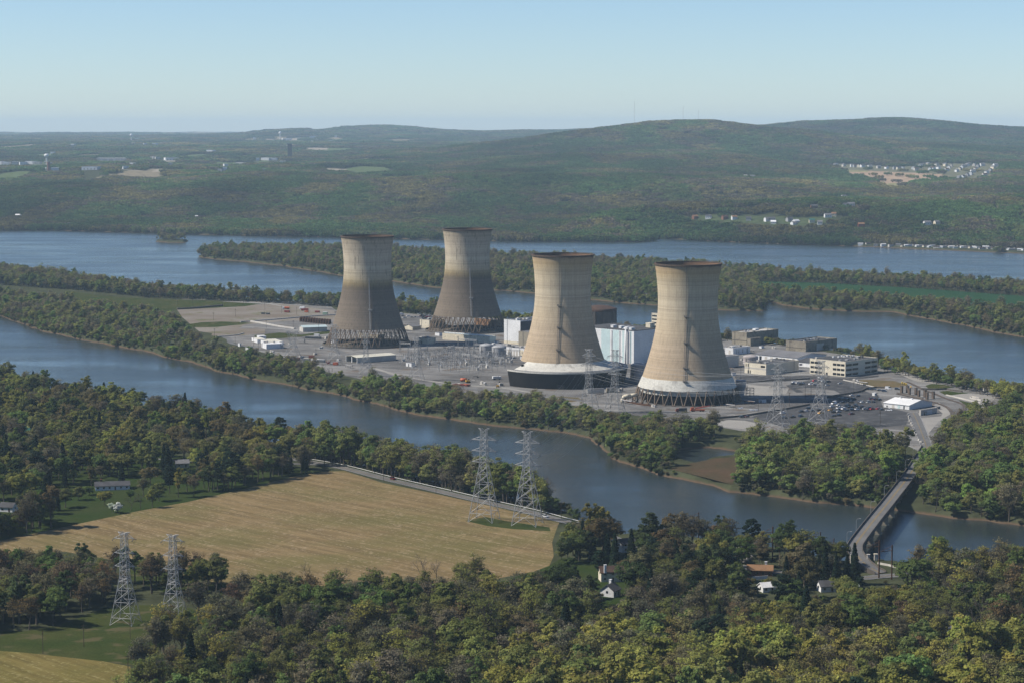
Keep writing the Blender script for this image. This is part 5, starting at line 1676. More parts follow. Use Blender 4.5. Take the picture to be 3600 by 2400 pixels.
for lst, ox, oy, s, where in ((lower, 2520, 1120, 3.92, 'in the lower car park'), (upper, 2520, 1120, 3.92, 'in the upper car park'), (rear, 1400, 1060, 4.612, 'between the two rear towers'),
                              (side_row, 3000, 1250, 3.92, 'beside the scrubby mound'), (road_cars, 1200, 1400, 1.568, 'driving on the river road')):
    for it in lst:
        CARS.append([ox + it[0] / s, oy + it[1] / s, it[2], it[3] if len(it) > 3 else None, where])
rng = np.random.RandomState(11)
count = {}
for x, y, col, kd, where in CARS:
    if kd is None:
        kd = ['sedan', 'suv', 'sedan', 'pickup'][rng.randint(4)]
    count.setdefault((col, kd, where), []).append((x, y))
NAMEK = {'sedan': 'saloon', 'suv': 'tall estate', 'pickup': 'pickup', 'van': 'van'}
for (col, kd, where), sp in count.items():
    sp.sort()
    for i, (x, y) in enumerate(sp):
        p = P(x, y, 4.22 if 'river' not in where else 4.3)
        o = link('pickup_truck' if kd == 'pickup' else ('van' if kd == 'van' else 'parked_car'), car_mesh(kd))
        rz = RAD(35 + rng.choice([0, 0, 180]) + rng.uniform(-6, 6)) if 'rear' not in where else RAD(20 + rng.uniform(-8, 8))
        if 'river' in where:
            q = min(range(len(river_line) - 1), key=lambda a: (river_line[a] - p).length)
            d = river_line[q + 1] - river_line[q]; rz = math.atan2(d.y, d.x)
            p = river_line[q] + side(river_line, 2.0 if col == 'silver' else -2.0)[q] - river_line[q]
            p.z = river_line[q].z + 0.06
        if where == 'beside the scrubby mound':
            rz = RAD(-20)
        o.location = p; o.rotation_euler.z = rz
        o['tint'] = (*TINT[col], 1.0)
        lab = f'{col} {NAMEK[kd]} ' + (where if 'river' in where else f'parked {where}')
        if len(sp) > 1:
            lab += f', {ordn[i]} such from left'
        tag(o, lab, 'van' if kd == 'van' else ('pickup truck' if kd == 'pickup' else 'car'), 'cars ' + where)


def box_thing(name, label, cat, px, dims, rz, mat, roof=None, group=None, extra=None):
    t = thing(name, label, cat, P(px[0], px[1], 4.15), RAD(rz), group)
    w, d, h = dims
    k = MB(); k.box(-w / 2, w / 2, -d / 2, d / 2, 0.15, h); 
    for i in range(int(w / 0.6)):
        x = -w / 2 + 0.3 + i * 0.6
        k.box(x, x + 0.2, -d / 2 - 0.06, -d / 2 - 0.002, 0.2, h - 0.1); k.box(x, x + 0.2, d / 2 + 0.002, d / 2 + 0.06, 0.2, h - 0.1)
    k.build('body', mat, t)
    k = MB(); k.box(-w / 2 - 0.05, w / 2 + 0.05, -d / 2 - 0.05, d / 2 + 0.05, h + 0.002, h + 0.12); k.build('roof', roof or mat, t)
    return t


M['red_dark'] = plain('faded_red_paint', (0.22, 0.05, 0.035), 0.7)
M['container_grey'] = plain('container_grey_paint', (0.20, 0.22, 0.24), 0.6)
M['container_dark'] = plain('container_dark_paint', (0.07, 0.08, 0.09), 0.6)
M['mint'] = plain('mint_paint', (0.35, 0.5, 0.38), 0.6)
for (x, y, w, h, mat, roof, lab) in [(1450, 1195, 8, 2.6, 'container_grey', None, 'grey container, left end of the row by the river trees'), (1560, 1195, 8, 2.6, 'container_dark', None, 'dark container next to the grey container'),
                                     (1738, 1196, 6, 2.6, 'red_dark', None, 'dull red container under the squat pylon'), (1942, 1168, 5.5, 2.4, 'red_dark', None, 'dull red container on the grey road by the sheds'),
                                     (1885, 1214, 8.5, 3.0, 'container_grey', 'roof_cream', 'grey container with cream roof'), (1985, 1218, 8, 3.0, 'white', 'roof_cream', 'white container with cream roof'),
                                     (2075, 1226, 8, 2.8, 'container_grey', 'white', 'grey blue container with white roof'), (2175, 1248, 3.5, 2.6, 'red_dark', None, 'small dull red skip near the perimeter road'),
                                     (2275, 1262, 5, 2.6, 'orange', None, 'bright orange container near the perimeter road'), (1805, 958, 7.5, 4.2, 'conc_light', 'roof_grey', 'ribbed pale container beside the dark low trailer'),
                                     (1965, 905, 19, 2.2, 'container_dark', None, 'long dark trailer in front of the leftmost tower'), (2015, 872, 6, 2.6, 'white', 'white', 'white cab box on the long dark trailer lot'),
                                     (1275, 566, 4.5, 1.8, 'container_dark', None, 'black skip on the brown lot, left one'), (1340, 570, 4.5, 1.8, 'container_dark', None, 'black skip on the brown lot, right one'),
                                     (2130, 575, 6, 3.6, 'mint', 'white', 'mint green box trailer beyond the casks'), (1605, 543, 7, 2.4, 'red', None, 'red flatbed trailer on the brown lot'),
                                     (2022, 545, 6, 2.2, 'red', None, 'small red trailer beyond the casks'), (1873, 542, 5, 1.8, 'orange', None, 'low orange trailer below the red lorries')]:
    box_thing('storage_container', lab, 'container', (600 + x / 3.92, 960 + y / 3.92), (w, 2.6, h), 160, mat, roof, 'containers and trailers at left')


def lorry(label, px, rz, cab, box, ln=8.0, tanker=False):
    t = thing('lorry', label, 'lorry', P(px[0], px[1], 4.15), RAD(rz), 'lorries')
    k = MB(); k.box(ln / 2 - 2.2, ln / 2, -1.2, 1.2, 0.6, 3.0); k.box(ln / 2 - 0.02, ln / 2 + 0.5, -1.15, 1.15, 0.6, 1.6); k.build('cab', cab, t)
    k = MB(); k.box(ln / 2 - 0.3, ln / 2 + 0.04, -1.05, 1.05, 1.8, 2.7); k.build('windscreen', 'glass', t)
    k = MB()
    if tanker:
        k.bar((-ln / 2, 0, 2.0), (ln / 2 - 2.5, 0, 2.0), 1.25, 14)
    else:
        k.box(-ln / 2, ln / 2 - 2.5, -1.25, 1.25, 1.0, 3.3)
    k.build('body', box, t)
    k = MB(); k.box(-ln / 2, ln / 2 - 0.1, -0.9, 0.9, 0.55, 0.95); k.build('chassis', 'tyre', t)
    for x in (-ln / 2 + 1, -ln / 2 + 2.2, ln / 2 - 1.2):
        for s in (-1, 1):
            q = MB(); q.bar((x, s * 0.9, 0.5), (x, s * 1.25, 0.5), 0.5, 10); q.build('wheel', 'tyre', t)
    return t


lorry('orange tanker lorry on the brown lot', (600 + 1590 / 3.92, 960 + 500 / 3.92), 175, 'white', 'orange', 9, True)
lorry('red lorry with white box on the brown lot', (600 + 1815 / 3.92, 960 + 497 / 3.92), 160, 'white', 'white', 7)
lorry('red flat lorry right of the white box lorry', (600 + 1850 / 3.92, 960 + 522 / 3.92), 170, 'red', 'red', 9)
lorry('red lorry at the foot of the white-collared tower', (2396, 1447), 185, 'red', 'container_dark', 9)
lorry('white and dark tanker lorry near the gatehouse', (3391, 1366), 100, 'cream', 'container_dark', 9, True)
lorry('white box lorry at the black louvred wall', (1746, 1333), 20, 'white', 'white', 8)


def excavator(label, px, rz, mat, s=1.0):
    t = thing('excavator', label, 'excavator', P(px[0], px[1], 4.1), RAD(rz))
    t.scale = (s,) * 3
    k = MB()
    for y in (-1.2, 1.2):
        k.box(-2.0, 2.0, y - 0.35, y + 0.35, 0, 0.95)
    k.build('tracks', 'tyre', t)
    k = MB(); k.box(-2.3, 1.4, -1.35, 1.35, 1.1, 2.4); k.box(-2.5, -1.0, -1.3, 1.3, 2.41, 2.8); k.build('body', mat, t)
    k = MB(); k.box(0.0, 1.4, 0.2, 1.3, 2.41, 3.5); k.build('cab', 'glass', t)
    k = MB(); k.bar((1.2, -0.4, 2.0), (4.4, -0.4, 5.8), 0.32); k.bar((4.4, -0.4, 5.8), (8.6, -0.4, 6.4), 0.28); k.bar((8.6, -0.4, 6.4), (9.2, -0.4, 5.2), 0.25); k.build('boom', 'steel_dark', t)
    k = MB(); k.box(8.7, 10.0, -0.9, 0.1, 4.3, 5.2); k.build('bucket', 'tyre', t)
    return t


excavator('yellow excavator with raised dark boom below the switchyard', (1400 + 1135 / 4.612, 1060 + 1312 / 4.612), 20, 'yellow')
excavator('small yellow excavator beside the black louvred wall', (1400 + 1615 / 4.612, 1060 + 1385 / 4.612), 80, 'yellow', 0.8)
t = thing('crane', 'orange mobile crane lying low at the foot of the white-collared tower', 'crane', P(2452, 1445, 4.15), RAD(5))
k = MB(); k.box(-6, 6, -1.3, 1.3, 0.7, 1.8); k.build('carrier', 'orange', t)
k = MB(); k.box(-5.6, -3, -1.2, 1.2, 1.81, 3.4); k.build('cab', 'orange', t)
k = MB(); k.bar((-2, 0, 2.6), (10.5, 0, 4.6), 0.5, 4, r2=0.35); k.build('boom', 'red', t)
for x in (-4.5, -3, 2.5, 4.5):
    for s in (-1, 1):
        k = MB(); k.bar((x, s * 0.9, 0.55), (x, s * 1.3, 0.55), 0.55, 10); k.build('wheel', 'tyre', t)
t = thing('storage_tank', 'orange horizontal tank beside the yellow excavator', 'tank', P(1400 + 1062 / 4.612, 1060 + 1290 / 4.612, 4.1), RAD(10))
k = MB(); k.bar((-3, 0, 1.7), (3, 0, 1.7), 1.4, 14); k.build('shell', 'orange', t, smooth=True)
k = MB(); k.box(-2.2, -1.8, -1.1, 1.1, 0, 0.6); k.box(1.8, 2.2, -1.1, 1.1, 0, 0.6); k.build('saddle', 'steel_dark', t)
for i, (x, y, mat, ln) in enumerate([(905, 1358, 'red_dark', 7), (960, 1352, 'conc_light', 3), (1010, 1362, 'red', 6), (1085, 1362, 'orange', 6), (1130, 1372, 'red_dark', 5)]):
    t = thing('scrap_pile', ['dull red steel pile below the switchyard, left end of the row', 'pale steel pile between the two reddish piles', 'bright red steel pile in the middle of the row', 'orange steel pile right of the bright red one', 'dull red steel pile at the right end of the row'][i], 'scrap pile',
              P(1400 + x / 4.612, 1060 + y / 4.612, 4.1), RAD(-8))
    k = MB()
    rr = random.Random(i)
    for j in range(14):
        a = rr.uniform(-0.5, 0.5)
        x0 = rr.uniform(-ln / 2, ln / 2 - 2)
        k.bar((x0, rr.uniform(-1, 1), 0.2 + 0.12 * j), (x0 + rr.uniform(2, 3.5), rr.uniform(-1, 1), 0.25 + 0.12 * j), 0.16 + 0.08 * rr.random())
    k.build('bars', mat, t)
# concrete blocks along the bridge road and bollards
blk = [(758, 812), (770, 842), (768, 868), (785, 900), (800, 935), (813, 965), (826, 1000), (838, 1030), (850, 1060), (870, 1100), (905, 1165), (930, 1190), (965, 1225)]
for i, (x, y) in enumerate(blk):
    p = P(3000 + x / 3.92, 1250 + y / 3.92, 4.1)
    if i == 0:
        k = MB(); k.box(-1.0, 1.0, -0.5, 0.5, 0, 1.0); k.box(-0.8, 0.8, -0.3, 0.3, 1.001, 1.25)
        b0 = tag(k.build('concrete_block', 'conc_light', None, p), 'pale concrete block in the line beside the two-lane plant road', 'concrete block', 'blocks along the plant road')
    else:
        o = b0.copy(); COL.objects.link(o); o.location = p; o.rotation_euler.z = 0.5 * i
for i, (x, y) in enumerate([(305, 1238), (330, 1240), (348, 1230), (462, 1258), (480, 1262), (498, 1264), (522, 1258), (550, 1260)]):
    p = P(2520 + x / 3.92, 1120 + y / 3.92, 4.1)
    if i == 0:
        k = MB(); k.box(-0.9, 0.9, -0.4, 0.4, 0, 0.7); k.box(-0.7, 0.7, -0.2, 0.2, 0.701, 1.1)
        b1 = tag(k.build('road_barrier', 'white', None, p), 'white road barrier on the gravel right of the white-collared tower', 'barrier', 'white road barriers')
    else:
        o = b1.copy(); COL.objects.link(o); o.location = p
for (x, y, w, lab) in ((880, 1330, 22, 'white and grey machine hut at the foot of the pylon by the black wall'), (1010, 1325, 14, 'olive machine hut between the pylons')):
    box_thing('machine_hut', lab, 'hut', (1700 + x / 2.24, 800 + (y - 30) / 2.24), (w * 0.7, 4, 4), 10, 'conc_light' if w > 20 else 'conc', 'roof_grey')
fp = thing('flagpole', 'white flagpole with red striped flag before the offices', 'flagpole', P(2520 + 1135 / 3.92, 1120 + 770 / 3.92, 4.1))
k = MB(); k.bar((0, 0, 0), (0, 0, 11), 0.1, 6); k.build('pole', 'white', fp)
k = MB()
for i in range(7):
    k.box(0.1, 2.9, -0.03 + 0.0, 0.03, 8.9 + i * 0.26, 8.9 + (i + 1) * 0.26 - 0.002, i % 2)
k.build('flag', ['red', 'white'], fp)

# clutter of the working yard: sheds, crates, skids and pipe racks about the tower feet
crng = np.random.RandomState(41)
skid = thing('equipment_skid', 'small pale equipment skid in the yard clutter around the towers', 'equipment', (0, 0, 0), 0, 'equipment skids in the yard')
k = MB(); k.box(-2.6, 2.6, -1.3, 1.3, 0.0, 0.35); k.box(-2.3, -0.2, -1.1, 1.1, 0.351, 2.3); k.build('base', 'conc_light', skid)
k = MB(); k.bar((0.2, 0, 1.2), (2.4, 0, 1.2), 0.8, 10); k.build('vessel', 'tank_grey', skid)
shed0 = thing('yard_shed', 'small white flat-roofed yard shed in the clutter around the towers', 'shed', (0, 0, 0), 0, 'small sheds in the yard')
k = MB(); k.box(-3.2, 3.2, -2.0, 2.0, -0.1, 3.0); k.build('wall', 'white', shed0)
k = MB(); k.box(-3.4, 3.4, -2.2, 2.2, 3.001, 3.25); k.build('roof', 'roof_grey', shed0)
k = MB(); k.box(-0.6, 0.6, -2.06, -1.99, 0, 2.2); k.build('door', 'steel_dark', shed0)
rack = thing('pipe_rack', 'low steel rack with stacked pipes in the yard clutter', 'pipe rack', (0, 0, 0), 0, 'pipe racks in the yard')
k = MB()
for x in (-4, 0, 4):
    k.bar((x, -1, 0), (x, -1, 2.2), 0.14); k.bar((x, 1, 0), (x, 1, 2.2), 0.14); k.bar((x, -1, 2.0), (x, 1, 2.0), 0.12)
k.build('frame', 'steel_dark', rack)
for i, (y, mt) in enumerate(((-0.6, 'steel'), (0.0, 'conc_light'), (0.6, 'rust'))):
    k = MB(); k.bar((-5, y, 2.4), (5, y, 2.4), 0.28, 8); k.build('pipe', mt, rack)
SPOT = [(1480, 1190), (1420, 1196), (1555, 1215), (1590, 1222), (1540, 1180), (1620, 1170), (1650, 1178), (1700, 1225), (1770, 1226), (1800, 1232), (1845, 1262), (1785, 1268), (1735, 1276), (1690, 1272), (1640, 1268), (1560, 1262), (1480, 1262), (1440, 1286), (1230, 1292),
        (1190, 1268), (1110, 1248), (1060, 1258), (1130, 1226), (1180, 1206), (1150, 1192), (1020, 1212), (960, 1240), (880, 1230), (1700, 1352), (1760, 1356), (1660, 1340), (2050, 1390), (2110, 1392), (2180, 1372), (2200, 1420), (2240, 1398), (2180, 1330), (2160, 1312), (2270, 1412), (2280, 1340), (2300, 1432),
        (2560, 1300), (2575, 1318), (2610, 1268), (2650, 1290), (2570, 1262), (2640, 1240), (2700, 1248), (2720, 1226), (2680, 1222), (2760, 1252), (2800, 1250), (2590, 1232), (2630, 1418), (2680, 1412), (2570, 1432), (3010, 1340), (3030, 1352), (1690, 1196), (1750, 1205), (1420, 1150), (1380, 1132), (1400, 1140), (1600, 1148)]
nk = [0, 0, 0]
for x, y in SPOT:
    q = int(crng.randint(3)); src = (skid, shed0, rack)[q]
    p = P(x + crng.uniform(-4, 4), y + crng.uniform(-2, 2), 4.12); rz = RAD(45 + 90 * crng.randint(4) + crng.uniform(-6, 6))
    if nk[q] == 0:
        src.location = p; src.rotation_euler.z = rz
    else:
        dup(src, p, rz, None, crng.uniform(0.75, 1.3))
    nk[q] += 1

# ------------------------------------------------------------------ houses near the camera
HOUSES = []


def house(label, px, w, d, h, rise, rz, wall, roof, chimney=None, name='house', garage=False, cat='house'):
    c = P(px[0], px[1], 4.0)
    t = thing(name, label, cat, (c.x, c.y, 4.05), RAD(rz))
    k = MB(); k.gable_wall(-w / 2, w / 2, -d / 2, d / 2, -0.3, h, h + rise, 'x'); k.build('wall', wall, t)
    k = MB(); k.gable(-w / 2, w / 2, -d / 2, d / 2, h + 0.03, h + rise + 0.03, 0.5, 'x'); rf = k.build('roof', roof, t)
    nwin = max(2, int(w / 3.2))
    for i in range(nwin):
        x = -w / 2 + (i + 0.5) * w / nwin
        if i == nwin // 2:
            k = MB(); k.box(x - 0.5, x + 0.5, -d / 2 - 0.06, -d / 2 + 0.02, 0.1, 2.2); k.build('door', 'roof_brown', t)
        else:
            k = MB(); k.box(x - 0.65, x + 0.65, -d / 2 - 0.05, -d / 2 + 0.02, 1.0, 2.2); k.build('window', 'glass', t)
        if h > 4.5:
            k = MB(); k.box(x - 0.6, x + 0.6, -d / 2 - 0.05, -d / 2 + 0.02, 3.6, 4.8); k.build('window', 'glass', t)
    for s in (-1, 1):
        k = MB(); k.box(s * (w / 2) - 0.05, s * (w / 2) + 0.05, -0.6, 0.6, h - 1.4, h - 0.2); k.build('window', 'glass', t)
    if chimney:
        mat, cx_, cy_ = chimney
        k = MB(); k.box(cx_ - 0.6, cx_ + 0.6, cy_ - 0.6, cy_ + 0.6, 0 if abs(cx_) >= w / 2 else h, h + rise + 1.5); k.box(cx_ - 0.72, cx_ + 0.72, cy_ - 0.72, cy_ + 0.72, h + rise + 1.505, h + rise + 1.75)
        k.build('chimney', mat, t)
    HOUSES.append((c.x, c.y, max(w, d) * 0.5 + 5))
    return t


SX, SY = 2400, 1500
house('long low white house with dark roof and orange chimney beside the field', (395, 1718), 22, 8, 2.8, 2.2, 12, 'white', 'roof_slate', ('brick', -7, 0.5))
house('cream house with red-brown roof and white chimney on the sunny lawn', (2150, 2038), 12.5, 8, 4.8, 2.6, 8, 'cream', 'roof_brown', ('white', -4.2, -4.4))
house('small white gabled house at the lawn below the cream house', (2146, 2092), 7.5, 7.5, 3.2, 2.8, 60, 'white', 'roof_slate', ('white', 2, 1.0))
house('white house half hidden by dark conifers near the river trees', (2200, 1935), 9, 7, 4.6, 2.4, 30, 'white', 'roof_slate')
house('brick house with tan roof and white yard fence', (2672, 2018), 13, 8, 3.0, 2.0, -8, 'brick', 'roof_tan', ('white', 3, 1))
house('pale roofed shed below the brick house', (2695, 2076), 7, 6, 2.6, 1.8, 20, 'white', 'roof_white', name='shed', cat='shed')
house('grey-white house at the far left edge', (30, 1795), 9, 7, 3.0, 2.2, -15, 'white', 'roof_slate')
house('teal-roofed barn among dark conifers at left', (82, 1530), 14, 9, 4.2, 2.4, 25, 'conc_light', 'roof_green')
house('grey-roofed house near the river at far left', (60, 1445), 12, 8, 3.0, 2.4, 10, 'conc_light', 'roof_slate')
house('white house glimpsed behind the orange-tinged trees', (545, 1518), 11, 8, 3.0, 2.0, -25, 'white', 'roof_grey')
house('small cream house between trees beyond the long white one', (640, 1640), 9, 7, 3.0, 2.0, 15, 'cream', 'roof_grey')
house('white house in deep shade right of the dark conifers', (2905, 2075), 8, 7, 3.0, 2.2, 10, 'white', 'roof_slate')
house('grey house deep in the woods at lower right', (3375, 2240), 9, 7, 3.0, 2.2, -30, 'conc_light', 'roof_white')
house('brick house at the right edge of the woods', (3585, 2265), 10, 7, 3.0, 2.0, -20, 'brick', 'roof_tan')
c = P(2668, 2036, 4.05)
fn = thing('garden_fence', 'white plank fence in front of the brick house', 'fence', c, RAD(20))
k = MB()
for i in range(9):
    k.box(-4 + i * 1.0, -3.1 + i * 1.0, -0.05, 0.05, 0.1, 1.8)
k.build('panel', 'white', fn)
k = MB()
for i in range(10):
    k.box(-4.1 + i * 1.0, -4.0 + i * 1.0 - 0.005, -0.09, 0.09, -0.2, 1.95)
k.build('post', 'white', fn)
gp_ = thing('gate_pillar', 'pale stone pillar at the bridge approach', 'pillar', P(SX + 1182 / 1.7425, SY + 815 / 1.7425, 4.1))
k = MB(); k.box(-0.8, 0.8, -0.8, 0.8, -0.2, 3.2); k.build('shaft', 'conc_light', gp_)
k = MB(); k.box(-1.0, 1.0, -1.0, 1.0, 3.201, 3.6); k.build('cap', 'cream', gp_)
fn2 = low_wall('stone_wall', ZZ([(1195, 838), (1260, 850), (1330, 868), (1420, 885)], SX, SY, 1.7425), 1.0, 0.6, 'conc_light', 'pale low wall along the road right of the bridge end')

# ------------------------------------------------------------------ far houses, sheds, water towers
FAR = []
PLAINS = []


def far_house(name, label, px, w, d, h, rise, rz, wall, roof, cat='house', group=None):
    p = hit(*px)
    k = MB()
    k.gable_wall(-w / 2, w / 2, -d / 2, d / 2, -2, h, h + rise, 'x', 0)
    k.gable(-w / 2, w / 2, -d / 2, d / 2, h + 0.03, h + rise + 0.03, 0.4, 'x', 0.3, 1)
    for i in range(3):
        x = -w / 2 + (i + 0.5) * w / 3
        k.box(x - w * 0.05, x + w * 0.05, -d / 2 - 0.08, -d / 2 + 0.02, h * 0.35, h * 0.7, 2)
    o = k.build(name, [wall, roof, 'glass'], None, (p.x, p.y, p.z), RAD(rz))
    tag(o, label, cat, group)
    FAR.append((p.x, p.y, max(w, d) * 0.6 + 6))
    return o


rng = np.random.RandomState(21)
walls_ = ['white', 'white', 'conc_light', 'white', 'tank_grey', 'cream']
roofs_ = ['roof_slate', 'roof_grey', 'roof_slate', 'roof_brown', 'roof_grey']
EST = sorted([(1010, 460), (1055, 458), (1110, 463), (1170, 466), (1190, 468), (1215, 468), (1240, 468), (1290, 472), (1350, 476), (1405, 479), (1465, 483), (1490, 485), (1515, 485), (1590, 483), (1610, 490), (1640, 465), (1660, 460), (1690, 455), (1705, 490), (1725, 485), (1750, 458), (1760, 480),
        (1795, 500), (1820, 495), (1835, 478), (1810, 460), (1850, 465), (1890, 500), (1910, 490), (1925, 475), (1940, 468), (1960, 462), (1975, 455), (1905, 550), (1930, 545), (1960, 530), (1985, 520), (2000, 505), (2020, 488), (2035, 468), (2050, 558), (2065, 545), (2080, 530), (2095, 512), (2120, 497),
        (2140, 478), (2155, 462), (2175, 440), (2010, 460), (2065, 460)])
for i, (x, y) in enumerate(EST):
    S_ = (2400 + x / 1.96, 350 + y / 1.96)
    w_, r_ = walls_[i % 6], roofs_[(i * 7) % 5]
    far_house('hillside_house', 'pale two-storey house in the new hillside estate, indistinguishable from its neighbours', S_, rng.uniform(13, 19), rng.uniform(10, 12), 7.0, 4.0, rng.choice([20, 110, 60]) + rng.uniform(-8, 8), w_, r_, 'house', 'houses of the new hillside estate')
BANKH = [(85, 822, 'brick', 'roof_tan', 'house with tan roof'), (178, 822, 'white', 'roof_slate', 'white gabled house'), (290, 825, 'brick', 'roof_brown', 'large brown house'), (355, 828, 'white', 'roof_tan', 'white house with tan roof'), (455, 835, 'tank_grey', 'roof_slate', 'grey house'), (580, 840, 'white', 'roof_grey', 'white house with grey roof'),
         (615, 838, 'tank_grey', 'roof_slate', 'grey two-storey house'), (625, 855, 'white', 'roof_white', 'low white house'), (735, 840, 'tank_grey', 'roof_slate', 'tall grey house'), (780, 848, 'white', 'roof_white', 'long white bungalow'), (765, 862, 'white', 'roof_grey', 'small white bungalow'), (890, 850, 'cream', 'roof_green', 'house with green roof'),
         (945, 862, 'white', 'roof_grey', 'little white hut'), (1000, 812, 'white', 'roof_grey', 'white house up the slope'), (1040, 805, 'cream', 'roof_tan', 'cream house up the slope'), (765, 705, 'white', 'roof_white', 'white gable high in the woods'), (905, 750, 'brick', 'roof_slate', 'dark roofed house in the woods'), (1125, 740, 'white', 'roof_slate', 'white farmhouse in the woods'),
         (1160, 735, 'white', 'roof_grey', 'narrow white house in the woods'), (1110, 680, 'white', 'roof_grey', 'white house by the wooded yard'), (1685, 865, 'white', 'roof_grey', 'white house above the far shore'), (1752, 862, 'cream', 'roof_grey', 'cream house above the far shore'), (1230, 878, 'red', 'roof_tan', 'red shed above the far shore'), (430, 540, 'white', 'roof_white', 'lone white house on the wooded hill'),
         (480, 540, 'white', 'roof_grey', 'second lone white house on the wooded hill')]
for i, (x, y, w_, r_, lab) in enumerate(BANKH):
    far_house('riverside_house', lab + (', on the far bank' if y > 790 and 'shore' not in lab else ''), (2400 + x / 1.96, 350 + y / 1.96), rng.uniform(11, 16), rng.uniform(8, 10), 5.5 if 'low' not in lab else 3.2, 3.2, rng.uniform(-20, 40), w_, r_, 'house', 'houses of the far bank')
for i, x in enumerate(np.linspace(1225, 2350, 44)):
    y = 1004 + (x - 1225) * 0.030 + rng.uniform(-7, 5)
    if x < 1500 and i % 2:
        continue
    far_house('holiday_trailer', 'pale trailer home in the long row on the far shore', (2400 + x / 1.96, 350 + y / 1.96), rng.uniform(8, 13), 4.5, 3.0, 0.8, rng.uniform(-30, 60), walls_[i % 6], ['roof_white', 'roof_grey', 'roof_brown'][i % 3], 'trailer home', 'trailer homes on the far shore')
PLAIN = [(0, 447, 60), (50, 449, 40), (105, 447, 40), (160, 450, 50), (215, 446, 60), (265, 448, 40), (322, 445, 30), (330, 490, 24), (385, 491, 60), (630, 484, 110), (770, 422, 190), (1055, 412, 30), (1090, 415, 40), (1180, 419, 90), (1455, 366, 50), (1660, 453, 55), (1775, 421, 24), (1838, 420, 60), (1890, 420, 40), (1947, 442, 40),
         (1555, 465, 18), (1550, 488, 18), (1520, 500, 14), (945, 283, 30), (915, 456, 14), (865, 480, 40), (1065, 316, 24), (1082, 315, 16), (1140, 308, 20), (1100, 310, 20), (1000, 316, 24), (920, 312, 20), (1175, 457, 14), (1755, 276, 16), (1970, 283, 50), (1990, 281, 30), (2060, 278, 20), (2155, 266, 40), (2158, 300, 18), (2290, 294, 40), (2315, 263, 12),
         (490, 328, 60), (505, 322, 30), (2255, 335, 14), (365, 378, 24), (340, 455, 30), (1820, 500, 14)]
for i, (x, y, w) in enumerate(sorted(PLAIN)):
    S_ = (x / 1.96, 350 + y / 1.96)
    p = hit(*S_)
    wm = max(14, w / 1.96 * p.y / F)
    k = MB(); hh_ = 7 + p.y / 3000
    k.box(-wm / 2, wm / 2, -wm * 0.25 - 8, wm * 0.25 + 8, -2, hh_, 0, 1); k.box(-wm / 2 - 0.3, wm / 2 + 0.3, -wm * 0.25 - 8.3, wm * 0.25 + 8.3, hh_ + 0.01, hh_ + 0.8, 0, 1)
    for q in range(4):
        xx = wm * (q - 1.5) / 4.5
        k.box(xx - wm * 0.03, xx + wm * 0.03, -wm * 0.25 - 8.15, -wm * 0.25 - 7.9, 0, hh_ * 0.5, 1)
    o = k.build('distant_warehouse', [['white', 'white', 'conc_light'][i % 3], ['roof_white', 'roof_grey'][i % 2]], None, p, RAD(-20 + 13 * (i % 4)))
    tag(o, 'white box-shaped building far off on the hazy plain', 'distant building', 'white buildings on the distant plain')
    FAR.append((p.x, p.y, wm * 0.75 + 10)); PLAINS.append((p.x, p.y, wm * 0.5 + 10))
for x, y, hgt, lab in ((905, 293, 52, 'white round water tower on the distant plain at left'), (1930, 280, 56, 'white slim water tower on the distant plain before the blue hill'), (322, 447, 40, 'white silo block by the distant farm')):
    p = hit(x / 1.96, 350 + y / 1.96)
    t = thing('water_tower', lab, 'water tower', p)
    k = MB(); k.bar((0, 0, -3), (0, 0, hgt * 0.75), 3, 10); k.build('stem', 'white', t)
    k = MB(); k.lathe([(0.1, hgt * 0.62), (6, hgt * 0.68), (10, hgt * 0.8), (9, hgt * 0.92), (5, hgt), (0.1, hgt * 1.02)], 20); k.build('tank', 'white', t, smooth=True)
p = hit(1998 / 1.96, 350 + 408 / 1.96)
t = thing('tower_block', 'dark tall tower standing out of the distant woods', 'tower', p)
k = MB(); k.box(-9, 9, -9, 9, -3, 60); k.build('shaft', 'conc_dark', t)
k = MB(); k.box(-9.6, 9.6, -9.6, 9.6, 60.01, 64); k.build('crown', 'steel_dark', t)
p = hit(335 / 1.96, 350 + 492 / 1.96)
t = thing('silo', 'brown farm silo on the distant green field', 'silo', p)
k = MB(); k.lathe([(5, -2), (5, 30)], 16); k.build('shaft', 'brick', t)
k = MB(); k.lathe([(5.1, 30), (4, 33), (0.1, 34.5)], 16); k.build('dome', 'roof_grey', t)
for x, y0, y1, lab in ((1569, 268, 243, 'thin radio mast on the crest of the big hill'), (1604, 268, 253, 'short radio mast right of the crest of the big hill'), (1457, 275, 232, 'faint tall radio mast left of the hill crest')):
    S0, S1 = DD([(x, y0), (x, y1)])
    p = PY(S0[0], S0[1], 9600)
    g0 = float(ground_z(p.x, p.y)[0])
    top = PY(S1[0], S1[1], 9600).z
    t = thing('radio_mast', lab, 'radio mast', (p.x, p.y, g0))
    k = MB()
    for a in range(3):
        q = (1.2 * math.cos(a * 2.1), 1.2 * math.sin(a * 2.1))
        k.bar((*q, -2), (*q, top - g0), 0.10, 4)
    z = 0
    while z < top - g0 - 5:
        k.bar((1.2, 0, z), (-0.6, 1.04, z + 5), 0.12); k.bar((-0.6, 1.04, z), (-0.6, -1.04, z + 5), 0.12); z += 5
    k.build('lattice', 'steel_dark', t)
